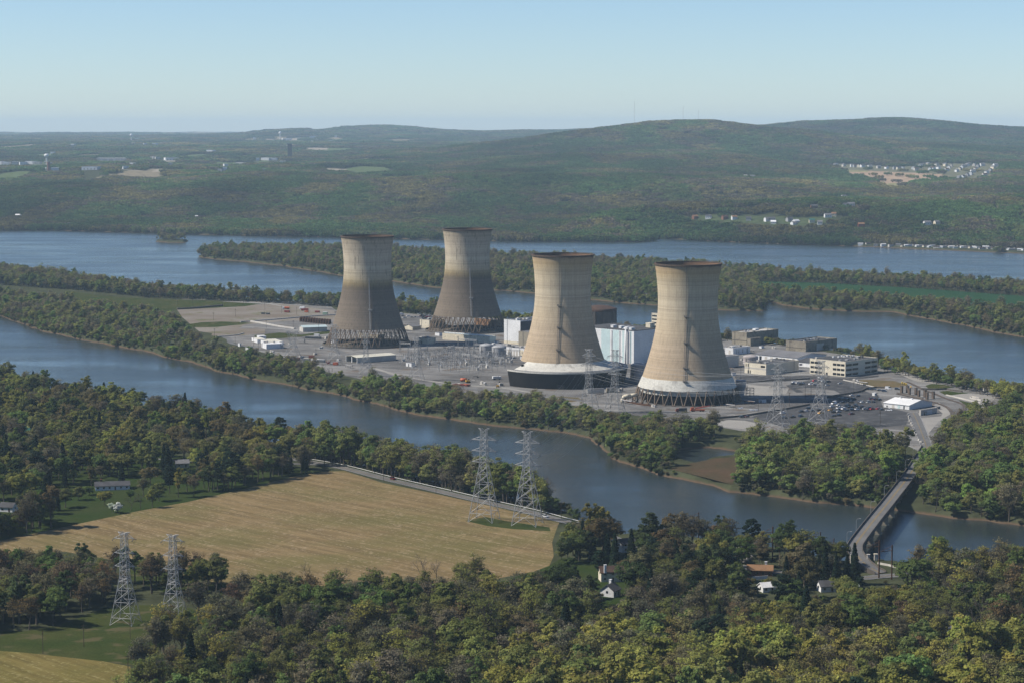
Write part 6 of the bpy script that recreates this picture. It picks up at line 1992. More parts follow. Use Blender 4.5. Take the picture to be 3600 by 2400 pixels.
# cottages and boats on the middle island
COT = [(1700 + 205 / 2.24, 800 + 462 / 2.24, 8, 'white', 'roof_slate', 'white gabled cottage on the island shore behind the tan tower'), (1700 + 965 / 2.24, 800 + 525 / 2.24, 15, 'conc_light', 'roof_white', 'long flat white cottage on the island shore'), (1700 + 1300 / 2.24, 800 + 552 / 2.24, 9, 'conc_light', 'roof_grey', 'pale cottage by the moored boats'),
       (1700 + 1215 / 2.24, 800 + 550 / 2.24, 7, 'white', 'roof_slate', 'small white hut left of the pale cottage'), (1100 + 700 / 2.4122, 750 + 530 / 2.4122, 8, 'brick', 'roof_white', 'red hut with white roof on the island shore'), (1100 + 770 / 2.4122, 750 + 533 / 2.4122, 7, 'brick', 'roof_brown', 'brown hut right of the red hut'), (1100 + 910 / 2.4122, 750 + 552 / 2.4122, 8, 'white', 'roof_grey', 'white hut on the island shore between the rear towers'),
       (1595 / 1.96, 350 + 1075 / 1.96, 9, 'white', 'roof_grey', 'white house near the island tip'), (1900 / 1.96, 350 + 1110 / 1.96, 8, 'white', 'roof_grey', 'white hut by the island shore, left one'), (1980 / 1.96, 350 + 1112 / 1.96, 6, 'white', 'roof_slate', 'white hut by the island shore, middle one'), (2112 / 1.96, 350 + 1120 / 1.96, 8, 'white', 'roof_white', 'white hut by the island shore, right one'),
       (470 / 1.96, 350 + 865 / 1.96, 14, 'conc_dark', 'roof_slate', 'dark house on the far bank at left'), (125 / 1.96, 350 + 806 / 1.96, 14, 'white', 'roof_white', 'white house in the far woods at left'), (1360 / 1.96, 350 + 815 / 1.96, 12, 'white', 'roof_white', 'lone white house in the far bluff woods'), (535 / 1.96, 350 + 868 / 1.96, 8, 'teal', 'roof_grey', 'pale teal hut on the far bank')]
for x, y, w, wl, rf, lab in COT:
    far_house('cottage', lab, (x, y), w, w * 0.65, 3.4, 2.2, rng.uniform(-20, 35), wl, rf, 'cottage', 'waterside cottages')
BOATS = [(1700 + 200 / 2.24, 800 + 480 / 2.24), (1700 + 970 / 2.24, 800 + 556 / 2.24), (1700 + 1025 / 2.24, 800 + 565 / 2.24), (1700 + 1155 / 2.24, 800 + 582 / 2.24), (1700 + 1195 / 2.24, 800 + 583 / 2.24), (1700 + 1250 / 2.24, 800 + 580 / 2.24), (1700 + 1290 / 2.24, 800 + 580 / 2.24), (1700 + 1330 / 2.24, 800 + 585 / 2.24),
         (1100 + 230 / 2.4122, 750 + 513 / 2.4122), (1100 + 695 / 2.4122, 750 + 555 / 2.4122), (1100 + 790 / 2.4122, 750 + 570 / 2.4122), (1880 / 1.96, 350 + 1126 / 1.96)]
for i, (x, y) in enumerate(BOATS):
    p = P(x, y, 0.0)
    if i == 0:
        k = MB()
        k.add([(-4.5, -1.3, 1.1), (2.5, -1.3, 1.1), (5, 0, 1.3), (2.5, 1.3, 1.1), (-4.5, 1.3, 1.1), (-4.2, -0.9, -0.3), (2, -0.9, -0.3), (4, 0, -0.2), (2, 0.9, -0.3), (-4.2, 0.9, -0.3)],
              [(0, 1, 6, 5), (1, 2, 7, 6), (2, 3, 8, 7), (3, 4, 9, 8), (4, 0, 5, 9), (0, 4, 3, 2, 1), (5, 6, 7, 8, 9)], 0)
        k.box(-2.6, 0.8, -1.0, 1.0, 1.11, 2.3, 0); k.box(-2.62, 0.82, -1.02, 1.02, 1.5, 1.95, 1)
        bo0 = k.build('moored_boat', ['white', 'glass'], None, p, RAD(15))
        tag(bo0, 'small white boat moored along the island shore', 'boat', 'boats along the island shore')
    else:
        o = bo0.copy(); COL.objects.link(o); o.location = p; o.rotation_euler.z = RAD(15 + 37 * (i % 5))
# docks
for i, (x, y) in enumerate([(1700 + 1150 / 2.24, 800 + 578 / 2.24), (1100 + 830 / 2.4122, 750 + 563 / 2.4122), (1700 + 215 / 2.24, 800 + 478 / 2.24)]):
    p = P(x, y, 0)
    t = thing('dock', ['pale boat dock beside the moored boats', 'pale slanting dock between the rear towers', 'pale dock below the white gabled cottage'][i], 'dock', p, RAD(30 + 60 * i))
    k = MB(); k.box(-8, 8, -1, 1, 0.6, 0.9); k.build('planks', 'conc_light', t)
    k = MB()
    for s in (-7, 0, 7):
        k.bar((s, -0.9, -2), (s, -0.9, 1.2), 0.15); k.bar((s, 0.9, -2), (s, 0.9, 1.2), 0.15)
    k.build('pile', 'wood', t)

# ------------------------------------------------------------------ trees
def unit_rand(r, n):
    v = r.normal(size=(n, 3))
    return v / np.linalg.norm(v, axis=1)[:, None]


def leaf_quads(r, pos_, out, size, flat=0.6, aspect=1.0):
    n = len(pos_)
    nr = out * flat + unit_rand(r, n) * 0.75 + np.array([0, 0, 0.25])
    nr /= np.linalg.norm(nr, axis=1)[:, None]
    a = np.cross(nr, unit_rand(r, n)); a /= np.linalg.norm(a, axis=1)[:, None] + 1e-9
    b_ = np.cross(nr, a)
    s = (size * r.uniform(0.6, 1.35, n))[:, None]
    V = np.empty((n, 4, 3))
    V[:, 0] = pos_ - a * s * 0.5 - b_ * s * 0.36 * aspect
    V[:, 1] = pos_ + a * s * 0.42 - b_ * s * 0.5 * aspect
    V[:, 2] = pos_ + a * s * 0.5 + b_ * s * 0.4 * aspect
    V[:, 3] = pos_ - a * s * 0.4 + b_ * s * 0.5 * aspect
    return V.reshape(-1, 3), np.arange(4 * n).reshape(n, 4)


def tube_quads(paths, sides=4):
    """paths: lists of (point, radius)"""
    V, Q, o = [], [], 0
    for path in paths:
        m_ = len(path)
        for i, (p, r_) in enumerate(path):
            p = np.array(p, float)
            d = np.array(path[min(i + 1, m_ - 1)][0], float) - np.array(path[max(i - 1, 0)][0], float)
            d /= np.linalg.norm(d) + 1e-9
            a = np.cross(d, [0.3, 0.9, 0.2]); a /= np.linalg.norm(a) + 1e-9
            b_ = np.cross(d, a)
            for k in range(sides):
                t = 2 * math.pi * k / sides
                V.append(p + (a * math.cos(t) + b_ * math.sin(t)) * r_)
        for i in range(m_ - 1):
            for k in range(sides):
                k2 = (k + 1) % sides
                Q.append((o + i * sides + k, o + i * sides + k2, o + (i + 1) * sides + k2, o + (i + 1) * sides + k))
        o += m_ * sides
    return np.array(V), np.array(Q)


def broad_tree(seed, h=15.0, rad=5.6, nclump=30, nleaf=2000, size=0.85, base_frac=0.30, spread=1.0, gap=1.0, twigs=1):
    """trunk with limbs that run out to clumps of leaves; the clumps sit unevenly in the crown"""
    r = np.random.RandomState(seed)
    ch = h * (1 - base_frac)
    cz = h * base_frac + ch * 0.5
    C, Rr = [], []
    for i in range(nclump):
        d = unit_rand(r, 1)[0]
        d[2] = d[2] * 0.9 + 0.12
        q = r.uniform(0.45, 0.98) if i > nclump // 5 else r.uniform(0.0, 0.4)
        taper = 1.0 - 0.35 * max(0, d[2]) ** 2
        c = np.array([d[0] * rad * q * taper, d[1] * rad * q * taper, cz + d[2] * ch * 0.47 * q])
        C.append(c); Rr.append(r.uniform(0.2, 0.36) * rad * spread)
    C = np.array(C); Rr = np.array(Rr)
    w = Rr ** 2; w /= w.sum()
    ci = r.choice(nclump, nleaf, p=w)
    d = unit_rand(r, nleaf); d[:, 2] = np.abs(d[:, 2]) * 0.6 + d[:, 2] * 0.4
    q = r.uniform(0, 1, nleaf) ** 0.45
    pos_ = C[ci] + d * (Rr[ci] * q)[:, None] * np.array([1.0, 1.0, 0.75]) + r.normal(0, 0.15, (nleaf, 3))
    outv = pos_ - np.array([0, 0, cz - ch * 0.1]); outv /= np.linalg.norm(outv, axis=1)[:, None] + 1e-9
    LV, LQ = leaf_quads(r, pos_, d * 0.6 + outv * 0.5, np.full(nleaf, size), 1.0)
    cs = r.uniform(0.78, 1.22, nclump)
    shade = cs[ci] * r.uniform(0.9, 1.1, nleaf)
    paths = []
    lean = r.normal(0, 0.35, 2)
    zt = h * base_frac + ch * 0.25
    trunk = [((lean[0] * t, lean[1] * t, zt * 1.5 * t - 0.4), 0.30 * h / 15 * (1.25 - t)) for t in np.linspace(0, 1, 5)]
    paths.append(trunk)
    for i in range(nclump):
        t0 = r.uniform(0.45, 0.95)
        p0 = np.array([lean[0] * t0, lean[1] * t0, zt * 1.5 * t0 - 0.4])
        p2 = C[i]
        mid = (p0 + p2) / 2 + np.array([0, 0, -0.08 * h * r.uniform(0, 1)]) + r.normal(0, 0.3, 3)
        r0 = 0.13 * h / 15
        paths.append([(p0, r0), (mid, r0 * 0.6), (p2, r0 * 0.28)])
        for _ in range(twigs):
            e = p2 + unit_rand(r, 1)[0] * Rr[i] * 1.0
            paths.append([(mid * 0.4 + p2 * 0.6, r0 * 0.35), (e, r0 * 0.12)])
    TV, TQ = tube_quads(paths, 4)
    return (TV, TQ), (LV, LQ, shade)


def bare_tree(seed, h=15.0, rad=4.5, depth=4, nb=4):
    r = np.random.RandomState(seed)
    paths = []

    def grow(p, d, ln, rr, k):
        q1 = p + d * ln * 0.5 + r.normal(0, ln * 0.05, 3)
        q2 = q1 + (d + r.normal(0, 0.12, 3)) * ln * 0.5
        paths.append([(p, rr), (q1, rr * 0.8), (q2, rr * 0.58)])
        if k == 0:
            return
        for i in range(nb if k > 1 else 3):
            nd = d + unit_rand(r, 1)[0] * 0.75 + np.array([0, 0, 0.18]); nd /= np.linalg.norm(nd)
            st = q2 if i < 2 else (q1 + q2) / 2
            grow(st, nd, ln * r.uniform(0.52, 0.72), rr * 0.52, k - 1)
    grow(np.array([0, 0, -0.4]), np.array([r.normal(0, 0.05), r.normal(0, 0.05), 1.0]), h * 0.42, 0.26 * h / 15, depth)
    return tube_quads(paths, 3)


def conifer(seed, h=16.0, rad=3.4, nleaf=1500, size=0.9, pine=False):
    r = np.random.RandomState(seed)
    if not pine:
        t = r.uniform(0, 1, nleaf) ** 0.75
        lay = np.clip(np.round(t * 17) / 17 + r.normal(0, 0.008, nleaf), 0, 1)
        z = h * (0.08 + 0.92 * lay)
        a = r.uniform(0, 2 * math.pi, nleaf)
        lob = 0.78 + 0.22 * np.sin(a * 5 + lay * 37) + r.normal(0, 0.06, nleaf)
        rr = rad * (1 - lay) ** 0.85 * lob * r.uniform(0.35, 1, nleaf) ** 0.5 + 0.12
        pos_ = np.stack([rr * np.cos(a), rr * np.sin(a), z - rr * 0.28], -1)
        outv = np.stack([np.cos(a), np.sin(a), np.full(nleaf, 0.55)], -1)
    else:
        n = 22
        C = []
        for i in range(n):
            u = (i + 0.5) / n
            a = i * 2.4 + r.uniform(-0.4, 0.4)
            q = rad * (0.35 + 0.75 * math.sin(math.pi * min(1, (1 - u) * 1.1))) * r.uniform(0.55, 1.0)
            C.append([q * math.cos(a), q * math.sin(a), h * (0.32 + 0.66 * u)])
        C = np.array(C); ci = r.randint(0, n, nleaf)
        d = unit_rand(r, nleaf)
        pos_ = C[ci] + d * np.array([1.7, 1.7, 0.7]) * (r.uniform(0, 1, nleaf) ** 0.4)[:, None]
        outv = d + np.array([0, 0, 0.4])
    outv /= np.linalg.norm(outv, axis=1)[:, None]
    LV, LQ = leaf_quads(r, pos_, outv, np.full(nleaf, size), 0.7)
    shade = r.uniform(0.75, 1.25, nleaf)
    paths = [[((0, 0, -0.4), 0.3), ((0, 0, h * 0.5), 0.18), ((0, 0, h * 0.97), 0.04)]]
    for i in range(14):
        z = h * (0.15 + 0.75 * i / 14); a = i * 2.4; q = rad * (1 - i / 15) * 0.8
        paths.append([((0, 0, z), 0.06), ((q * math.cos(a), q * math.sin(a), z + 0.1), 0.02)])
    return tube_quads(paths, 4), (LV, LQ, shade)


PROTO = {}


def make_proto(key, wood, leaves):
    TV, TQ = wood
    d = {'wood': raw_mesh('trunk', TV, TQ, ['bark'])}
    if leaves is not None:
        LV, LQ, sh = leaves
        d['crown'] = raw_mesh('crown', LV, LQ, ['leaf'], shade=sh)
        V = np.vstack([TV, LV]); Q = np.vstack([TQ, LQ + len(TV)])
        d['all'] = raw_mesh(key, V, Q, ['bark', 'leaf'], np.r_[np.zeros(len(TQ), int), np.ones(len(LQ), int)], np.r_[np.ones(len(TQ)), sh])
    else:
        d['all'] = raw_mesh(key, TV, TQ, ['bark'], shade=np.ones(len(TQ)))
    PROTO[key] = d


for i in range(5):        # full crowns
    make_proto(f'broad{i}', *broad_tree(100 + i, 15.5, 5.8 + 0.5 * (i % 3), 34 + 3 * i, 3800, 0.56, 0.24))
for i in range(3):        # tall narrower crowns
    make_proto(f'tall{i}', *broad_tree(130 + i, 18.0, 4.6, 34, 3200, 0.56, 0.26))
for i in range(4):        # just budding: thin leaf over visible twigs
    make_proto(f'thin{i}', *broad_tree(160 + i, 16.0, 5.2, 44, 1350, 0.42, 0.25, 1.2, twigs=9))
for i in range(4):        # low bushy riverside crowns
    make_proto(f'bushy{i}', *broad_tree(190 + i, 11.0, 5.6, 30, 2900, 0.56, 0.08))
for i in range(3):
    make_proto(f'bare{i}', bare_tree(220 + i, 15.0), None)
for i in range(3):
    make_proto(f'spruce{i}', *conifer(250 + i, 16 + i, 3.3 + 0.3 * i, 1500, 0.85))
for i in range(2):
    make_proto(f'pine{i}', *conifer(270 + i, 17, 3.8, 1700, 0.85, True))


def far_clump(seed, n=7, spread=15.0, nleaf=46, size=2.6, h=13.0):
    """a knot of distant tree crowns, a few dozen leaf masses each"""
    r = np.random.RandomState(seed)
    VV, QQ, SS, o = [], [], [], 0
    for i in range(n):
        a = i * 2.4 + r.uniform(-0.3, 0.3); q = spread * math.sqrt((i + 0.3) / n)
        c = np.array([q * math.cos(a), q * math.sin(a), h * r.uniform(0.42, 0.6)])
        rad = r.uniform(4.0, 6.3)
        hh_ = h * r.uniform(0.38, 0.56)
        d = unit_rand(r, nleaf); d[:, 2] = d[:, 2] * 0.75 + 0.25
        p = c + d * np.array([rad, rad, hh_]) * (r.uniform(0.45, 1, nleaf) ** 0.5)[:, None]
        V, Q = leaf_quads(r, p, d, np.full(nleaf, size), 0.9)
        VV.append(V); QQ.append(Q + o); o += len(V)
        SS.append(np.full(nleaf, r.uniform(0.72, 1.3)) * r.uniform(0.9, 1.1, nleaf))
    return np.vstack(VV), np.vstack(QQ), np.concatenate(SS)


for i in range(5):
    V, Q, S_ = far_clump(300 + i)
    PROTO[f'clump{i}'] = {'all': raw_mesh(f'clump{i}', V, Q, ['leaf'], shade=S_)}

PROTO_OBJ = {}


def proto_obj(key):
    if key not in PROTO_OBJ:
        PROTO_OBJ[key] = bpy.data.objects.new('woods_' + key, PROTO[key]['all'])
    return PROTO_OBJ[key]


def woods(name, label, pts, keys, idx_, rot, scl, tint):
    """one mass of trees: points that carry turn, size and leaf colour, a tree on each"""
    n = len(pts)
    me = bpy.data.meshes.new(name)
    me.vertices.add(n)
    me.vertices.foreach_set('co', np.asarray(pts, np.float32).ravel())
    for nm, ty, fld, arr in (('idx', 'INT', 'value', np.asarray(idx_, np.int32)), ('rot', 'FLOAT', 'value', np.asarray(rot, np.float32)),
                             ('scl', 'FLOAT_VECTOR', 'vector', np.asarray(scl, np.float32).ravel()), ('tint', 'FLOAT_COLOR', 'color', np.asarray(tint, np.float32).ravel())):
        a = me.attributes.new(nm, ty, 'POINT'); a.data.foreach_set(fld, arr)
    o = link(name, me)
    tag(o, label, None, None, 'stuff')
    ng = bpy.data.node_groups.new(name, 'GeometryNodeTree')
    ng.interface.new_socket('Geometry', in_out='INPUT', socket_type='NodeSocketGeometry')
    ng.interface.new_socket('Geometry', in_out='OUTPUT', socket_type='NodeSocketGeometry')
    gi, go = ng.nodes.new('NodeGroupInput'), ng.nodes.new('NodeGroupOutput')
    iop = ng.nodes.new('GeometryNodeInstanceOnPoints')
    join = ng.nodes.new('GeometryNodeJoinGeometry')
    for key in reversed(keys):
        oi = ng.nodes.new('GeometryNodeObjectInfo'); oi.inputs['Object'].default_value = proto_obj(key)
        gti = ng.nodes.new('GeometryNodeGeometryToInstance')
        ng.links.new(oi.outputs['Geometry'], gti.inputs[0]); ng.links.new(gti.outputs[0], join.inputs[0])

    def att(nm, ty):
        a = ng.nodes.new('GeometryNodeInputNamedAttribute'); a.data_type = ty; a.inputs['Name'].default_value = nm
        return a.outputs['Attribute']
    cx_ = ng.nodes.new('ShaderNodeCombineXYZ'); ng.links.new(att('rot', 'FLOAT'), cx_.inputs[2])
    e2r = ng.nodes.new('FunctionNodeEulerToRotation'); ng.links.new(cx_.outputs[0], e2r.inputs[0])
    ng.links.new(gi.outputs[0], iop.inputs['Points']); ng.links.new(join.outputs[0], iop.inputs['Instance'])
    iop.inputs['Pick Instance'].default_value = True
    ng.links.new(att('idx', 'INT'), iop.inputs['Instance Index'])
    ng.links.new(e2r.outputs[0], iop.inputs['Rotation'])
    ng.links.new(att('scl', 'FLOAT_VECTOR'), iop.inputs['Scale'])
    ng.links.new(iop.outputs[0], go.inputs[0])
    md = o.modifiers.new('trees', 'NODES'); md.node_group = ng
    return o


TREE_TINT = {
    'olive': (0.074, 0.082, 0.024), 'yellow-green': (0.102, 0.112, 0.022), 'green': (0.048, 0.078, 0.022), 'gold-olive': (0.104, 0.100, 0.022), 'bronze': (0.080, 0.066, 0.028),
    'brown': (0.072, 0.062, 0.036), 'grey-brown': (0.066, 0.061, 0.043), 'maroon': (0.062, 0.040, 0.028), 'dark green': (0.030, 0.047, 0.018), 'russet': (0.082, 0.056, 0.030),
    'blackish green': (0.013, 0.022, 0.013), 'white blossom': (0.34, 0.34, 0.30), 'bright green': (0.064, 0.102, 0.022)}
BROAD = ['broad0', 'broad1', 'broad2', 'broad3', 'broad4', 'tall0', 'tall1', 'tall2']
THIN = ['thin0', 'thin1', 'thin2', 'thin3']
BUSHY = ['bushy0', 'bushy1', 'bushy2', 'bushy3']
BARE = ['bare0', 'bare1', 'bare2']
CON = ['spruce0', 'spruce1', 'spruce2', 'pine0', 'pine1']
# what the shares of each look are in a wood: (weight, colours, prototypes)
MIXES = {
    'fore': [(0.21, ['olive', 'green', 'olive'], BROAD), (0.25, ['olive', 'gold-olive', 'olive'], THIN), (0.32, ['brown', 'grey-brown', 'grey-brown'], THIN), (0.08, ['green', 'dark green'], BUSHY), (0.14, ['grey-brown'], BARE), (0.04, ['blackish green'], CON), (0.03, ['maroon', 'russet'], THIN)],
    'gold': [(0.62, ['gold-olive', 'yellow-green', 'gold-olive', 'olive'], BROAD), (0.20, ['gold-olive', 'bronze'], THIN), (0.10, ['olive', 'green'], BROAD), (0.08, ['grey-brown'], BARE)],
    'dark': [(0.34, ['blackish green'], CON), (0.28, ['olive', 'green', 'dark green'], BROAD), (0.18, ['brown', 'russet', 'gold-olive'], BROAD), (0.20, ['grey-brown', 'brown', 'olive'], THIN)],
    'red': [(0.40, ['maroon', 'russet', 'brown'], THIN), (0.30, ['olive', 'brown', 'grey-brown'], THIN), (0.30, ['green', 'olive', 'dark green'], BROAD)],
    'grove': [(0.24, ['blackish green', 'blackish green', 'dark green'], CON), (0.30, ['gold-olive', 'olive', 'yellow-green', 'bronze'], BROAD), (0.24, ['green', 'olive', 'bright green', 'olive'], BROAD), (0.22, ['bronze', 'brown', 'grey-brown'], THIN)],
    'bank': [(0.34, ['olive', 'green', 'olive', 'bright green'], BUSHY), (0.20, ['olive', 'green'], BROAD), (0.34, ['brown', 'grey-brown', 'olive'], THIN), (0.12, ['grey-brown'], BARE)],
    'green': [(0.40, ['green', 'olive', 'bright green', 'olive', 'green'], BROAD), (0.22, ['green', 'olive', 'bright green'], BUSHY), (0.30, ['olive', 'grey-brown', 'brown'], THIN), (0.10, ['grey-brown'], BARE)],
    'strip': [(0.25, ['olive', 'green'], BROAD), (0.40, ['grey-brown', 'brown', 'olive'], THIN), (0.20, ['olive', 'green'], BUSHY), (0.15, ['grey-brown'], BARE)],
    'isle': [(0.30, ['green', 'olive', 'dark green', 'olive'], BROAD), (0.45, ['grey-brown', 'brown', 'brown', 'olive'], THIN), (0.15, ['dark green', 'olive'], BUSHY)],
    'islegold': [(0.55, ['gold-olive', 'olive', 'yellow-green'], BROAD), (0.35, ['brown', 'olive'], THIN), (0.1, ['green'], BUSHY)],
}
for q in TREE_TINT:
    if q not in ('white blossom', 'blackish green'):
        c_ = np.array(TREE_TINT[q]); l_ = float(c_ @ [0.3, 0.6, 0.1])
        TREE_TINT[q] = tuple(0.74 * c_ + 0.26 * l_ * np.array([1.08, 1.0, 0.38]))
REEDS = DD([(1535, 1078), (1568, 1064), (1552, 1046), (1568, 1020), (1640, 1012), (1706, 1022), (1702, 1050), (1694, 1085), (1684, 1118), (1640, 1104)])
KEEP_OUT = [wpoly(q, 4.0) for q in (FIELD, FIELD2, REEDS)]
LAWNS = [wpoly(q, 4.0) for q in (LAWN1, LAWN2, MEADOW)]
BARN_CLEAR = wpoly(DD([(1372, 1296), (1432, 1296), (1440, 1340), (1440, 1402), (1395, 1406), (1376, 1372)]), 4.0)
ROADPTS = np.array([(p.x, p.y) for p in river_line])
BRIDGE = np.array([(p.x, p.y) for p in bl])
SIGHT = [(a, b_, rr * 0.9) for a, b_, rr in HOUSES if 1000 < b_ < 1500] + [(P(x, y, 4).x, P(x, y, 4).y, w) for x, y, w in ((3040, 1985, 9), (3085, 2012, 9), (3130, 2030, 10), (3012, 1960, 7), (442, 2190, 7), (1950, 1822, 12))]


def sight_limit(x, y):
    """how tall a tree may grow here without standing in front of a house the photo shows"""
    lim = 99.0
    for a, b_, w in SIGHT:
        if 0 < b_ - y < 130 and abs(x - a - (y - b_) * a / b_) < w:
            lim = min(lim, (b_ - y) * 0.19 - 0.5)
    return lim


PYL = [(o.location.x, o.location.y) for o in (pf1, pf2, pl1, pl2, pt1, pt2, pp1, pp2)]
trng = np.random.RandomState(77)
TREES = []       # x, y, key, colour, scale, region
LOW = {}


def clear_of(X, Y, road_w=9.0, lawns=True):
    ok = np.ones(X.shape, bool)
    for q in KEEP_OUT:
        ok &= sdist(X, Y, q) < -1.5
    ok &= sdist(X, Y, BARN_CLEAR) < 0
    for R_, w in ((ROADPTS, road_w), (BRIDGE, 9.5)):
        for a in range(0, len(R_), 1):
            ok &= (X - R_[a, 0]) ** 2 + (Y - R_[a, 1]) ** 2 > w * w
    for a, b_, rr in HOUSES:
        ok &= (X - a) ** 2 + (Y - b_) ** 2 > rr * rr
        # keep the camera's side of a house open
        ok &= ~((np.abs(X - a - (b_ - Y) * (-a / b_)) < rr * 0.75) & (Y < b_) & (Y > b_ - 22))
    for a, b_ in PYL:
        ok &= (X - a) ** 2 + (Y - b_) ** 2 > 11.5 ** 2
    if lawns:
        for q in LAWNS:
            ok &= ~inside(X, Y, q)
    return ok


def scatter(region, polyD, spacing, mix, size=(0.8, 1.15), lawns=True, z=4.0, shore=3.0, road_w=9.0, dens=1.0):
    poly = wpoly(DD(polyD), z)
    x0, y0 = poly.min(0); x1, y1 = poly.max(0)
    gx, gy = np.meshgrid(np.arange(x0, x1, spacing), np.arange(y0, y1, spacing * 0.9))
    gx = gx + (np.arange(gx.shape[0]) % 2)[:, None] * spacing * 0.5
    X = gx.ravel() + trng.uniform(-0.38, 0.38, gx.size) * spacing; Y = gy.ravel() + trng.uniform(-0.38, 0.38, gx.size) * spacing
    ok = inside(X, Y, poly) & (np.abs(X / Y) < 0.42)
    X, Y = X[ok], Y[ok]
    a, f = land_sd(X, Y)
    ok = (np.maximum(a, f) > shore) & clear_of(X, Y, road_w, lawns) & (trng.rand(len(X)) < dens)
    if mix == 'bank':
        ok &= fbm(X / 38 + 3, Y / 38, 2) < 0.16 + trng.uniform(-0.1, 0.1, len(X))
    X, Y = X[ok], Y[ok]
    Z = ground_z(X, Y)
    mx = MIXES[mix]
    w = np.array([m_[0] for m_ in mx]); w = w / w.sum()
    # colours come in drifts: the wood's noise decides which look wins in a spot
    nz = [fbm(X / 45 + 31 * k, Y / 45 + 17 * k, 2) for k in range(len(mx))]
    for i in range(len(X)):
        sc = np.array([w[k] * math.exp(2.2 * nz[k][i]) for k in range(len(mx))]); sc /= sc.sum()
        k = trng.choice(len(mx), p=sc)
        col = mx[k][1][trng.randint(len(mx[k][1]))]
        key = mx[k][2][trng.randint(len(mx[k][2]))]
        lim = sight_limit(X[i], Y[i])
        if lim < 3:
            continue
        if lim < 22 and key not in BUSHY:
            key = BUSHY[trng.randint(4)]
        TREES.append((X[i], Y[i], Z[i], key, col, min(lim / 13.0, 1.30 * trng.uniform(*size) * trng.choice([0.78, 0.9, 1.0, 1.0, 1.08, 1.18]) * (0.9 if key in CON else 1.0)), region))


def single(xD, yD, key, col, s, region):
    p = P(xD * 3600 / 2352, yD * 3600 / 2352, 4.0)
    lim = sight_limit(p.x, p.y)
    if lim < 22 and key not in CON:
        s = min(s, max(0.25, lim / 16.0))
    TREES.append((p.x, p.y, 4.0, key, col, s, region))


# the near side
scatter('woods at the bottom', [(318, 1640), (330, 1470), (430, 1425), (520, 1402), (640, 1395), (760, 1392), (880, 1392), (1000, 1388), (1100, 1378), (1160, 1372), (1250, 1384), (1300, 1420), (1440, 1428), (1560, 1402), (1700, 1392), (1850, 1385), (1990, 1368), (2080, 1352), (2200, 1352), (2352, 1345), (2700, 1340), (2700, 1500), (2352, 1500), (1900, 1530), (1640, 1510), (1180, 1510), (1100, 1560), (700, 1600), (600, 1640)], 10.6, 'fore', (0.66, 1.0))
scatter('golden woods at the bottom', [(600, 1640), (700, 1600), (1100, 1560), (1180, 1512), (1640, 1512), (1900, 1532), (2352, 1502), (2700, 1502), (2700, 1720), (250, 1720), (320, 1640)], 10.6, 'fore', (0.66, 0.95))
scatter('golden woods at the bottom', [(1150, 1520), (1400, 1508), (1640, 1512), (1900, 1532), (2100, 1530), (2352, 1520), (2700, 1520), (2700, 1700), (1150, 1700)], 12.5, 'gold', (0.8, 1.15))
scatter('reddish wood at left', [(-120, 1322), (60, 1318), (200, 1328), (255, 1345), (262, 1375), (235, 1398), (185, 1415), (125, 1436), (60, 1447), (-120, 1452)], 9.0, 'red', (0.62, 0.88), False)
scatter('trees behind the nearest pylons', [(268, 1335), (330, 1330), (420, 1338), (520, 1335), (540, 1352), (500, 1368), (420, 1374), (330, 1366), (268, 1360)], 10.0, 'red', (0.6, 0.85), False)
scatter('gardens right of the field', [(1300, 1222), (1420, 1240), (1600, 1248), (1820, 1272), (1930, 1300), (1990, 1330), (2000, 1362), (1850, 1385), (1700, 1392), (1560, 1402), (1440, 1428), (1300, 1420), (1270, 1395), (1262, 1330), (1290, 1290), (1282, 1250)], 11.0, 'dark', (0.62, 0.98), True, road_w=6.0)
scatter('trees along the railway', [(2030, 1345), (2100, 1316), (2250, 1312), (2352, 1305), (2700, 1290), (2700, 1345), (2352, 1345), (2200, 1352), (2080, 1352)], 9.0, 'fore', (0.7, 1.0), road_w=7)
scatter('riverside strip above the road', [(690, 1030), (760, 1036), (900, 1070), (1000, 1094), (1110, 1118), (1205, 1140), (1262, 1168), (1262, 1182), (1180, 1172), (1000, 1126), (880, 1098), (760, 1066), (690, 1062)], 5.2, 'strip', (0.75, 1.15), True, 4.0, -0.5, 6.5)
scatter('grove between river and field', [(-150, 850), (0, 868), (200, 915), (400, 950), (600, 996), (720, 1030), (758, 1064), (700, 1072), (560, 1062), (400, 1035), (200, 1010), (0, 1000), (-150, 1000)], 12.0, 'grove', (0.66, 1.02), False, 4.0, 0.0)
scatter('grove between river and field', [(-150, 990), (200, 1005), (400, 1035), (560, 1060), (735, 1078), (735, 1086), (560, 1118), (470, 1138), (440, 1108), (330, 1100), (200, 1110), (60, 1150), (-150, 1180)], 12.8, 'grove', (0.66, 1.0), False)
scatter('trees at the left edge', [(-150, 1190), (20, 1180), (80, 1196), (130, 1208), (60, 1226), (-150, 1260)], 8.0, 'dark', (0.8, 1.05), False)
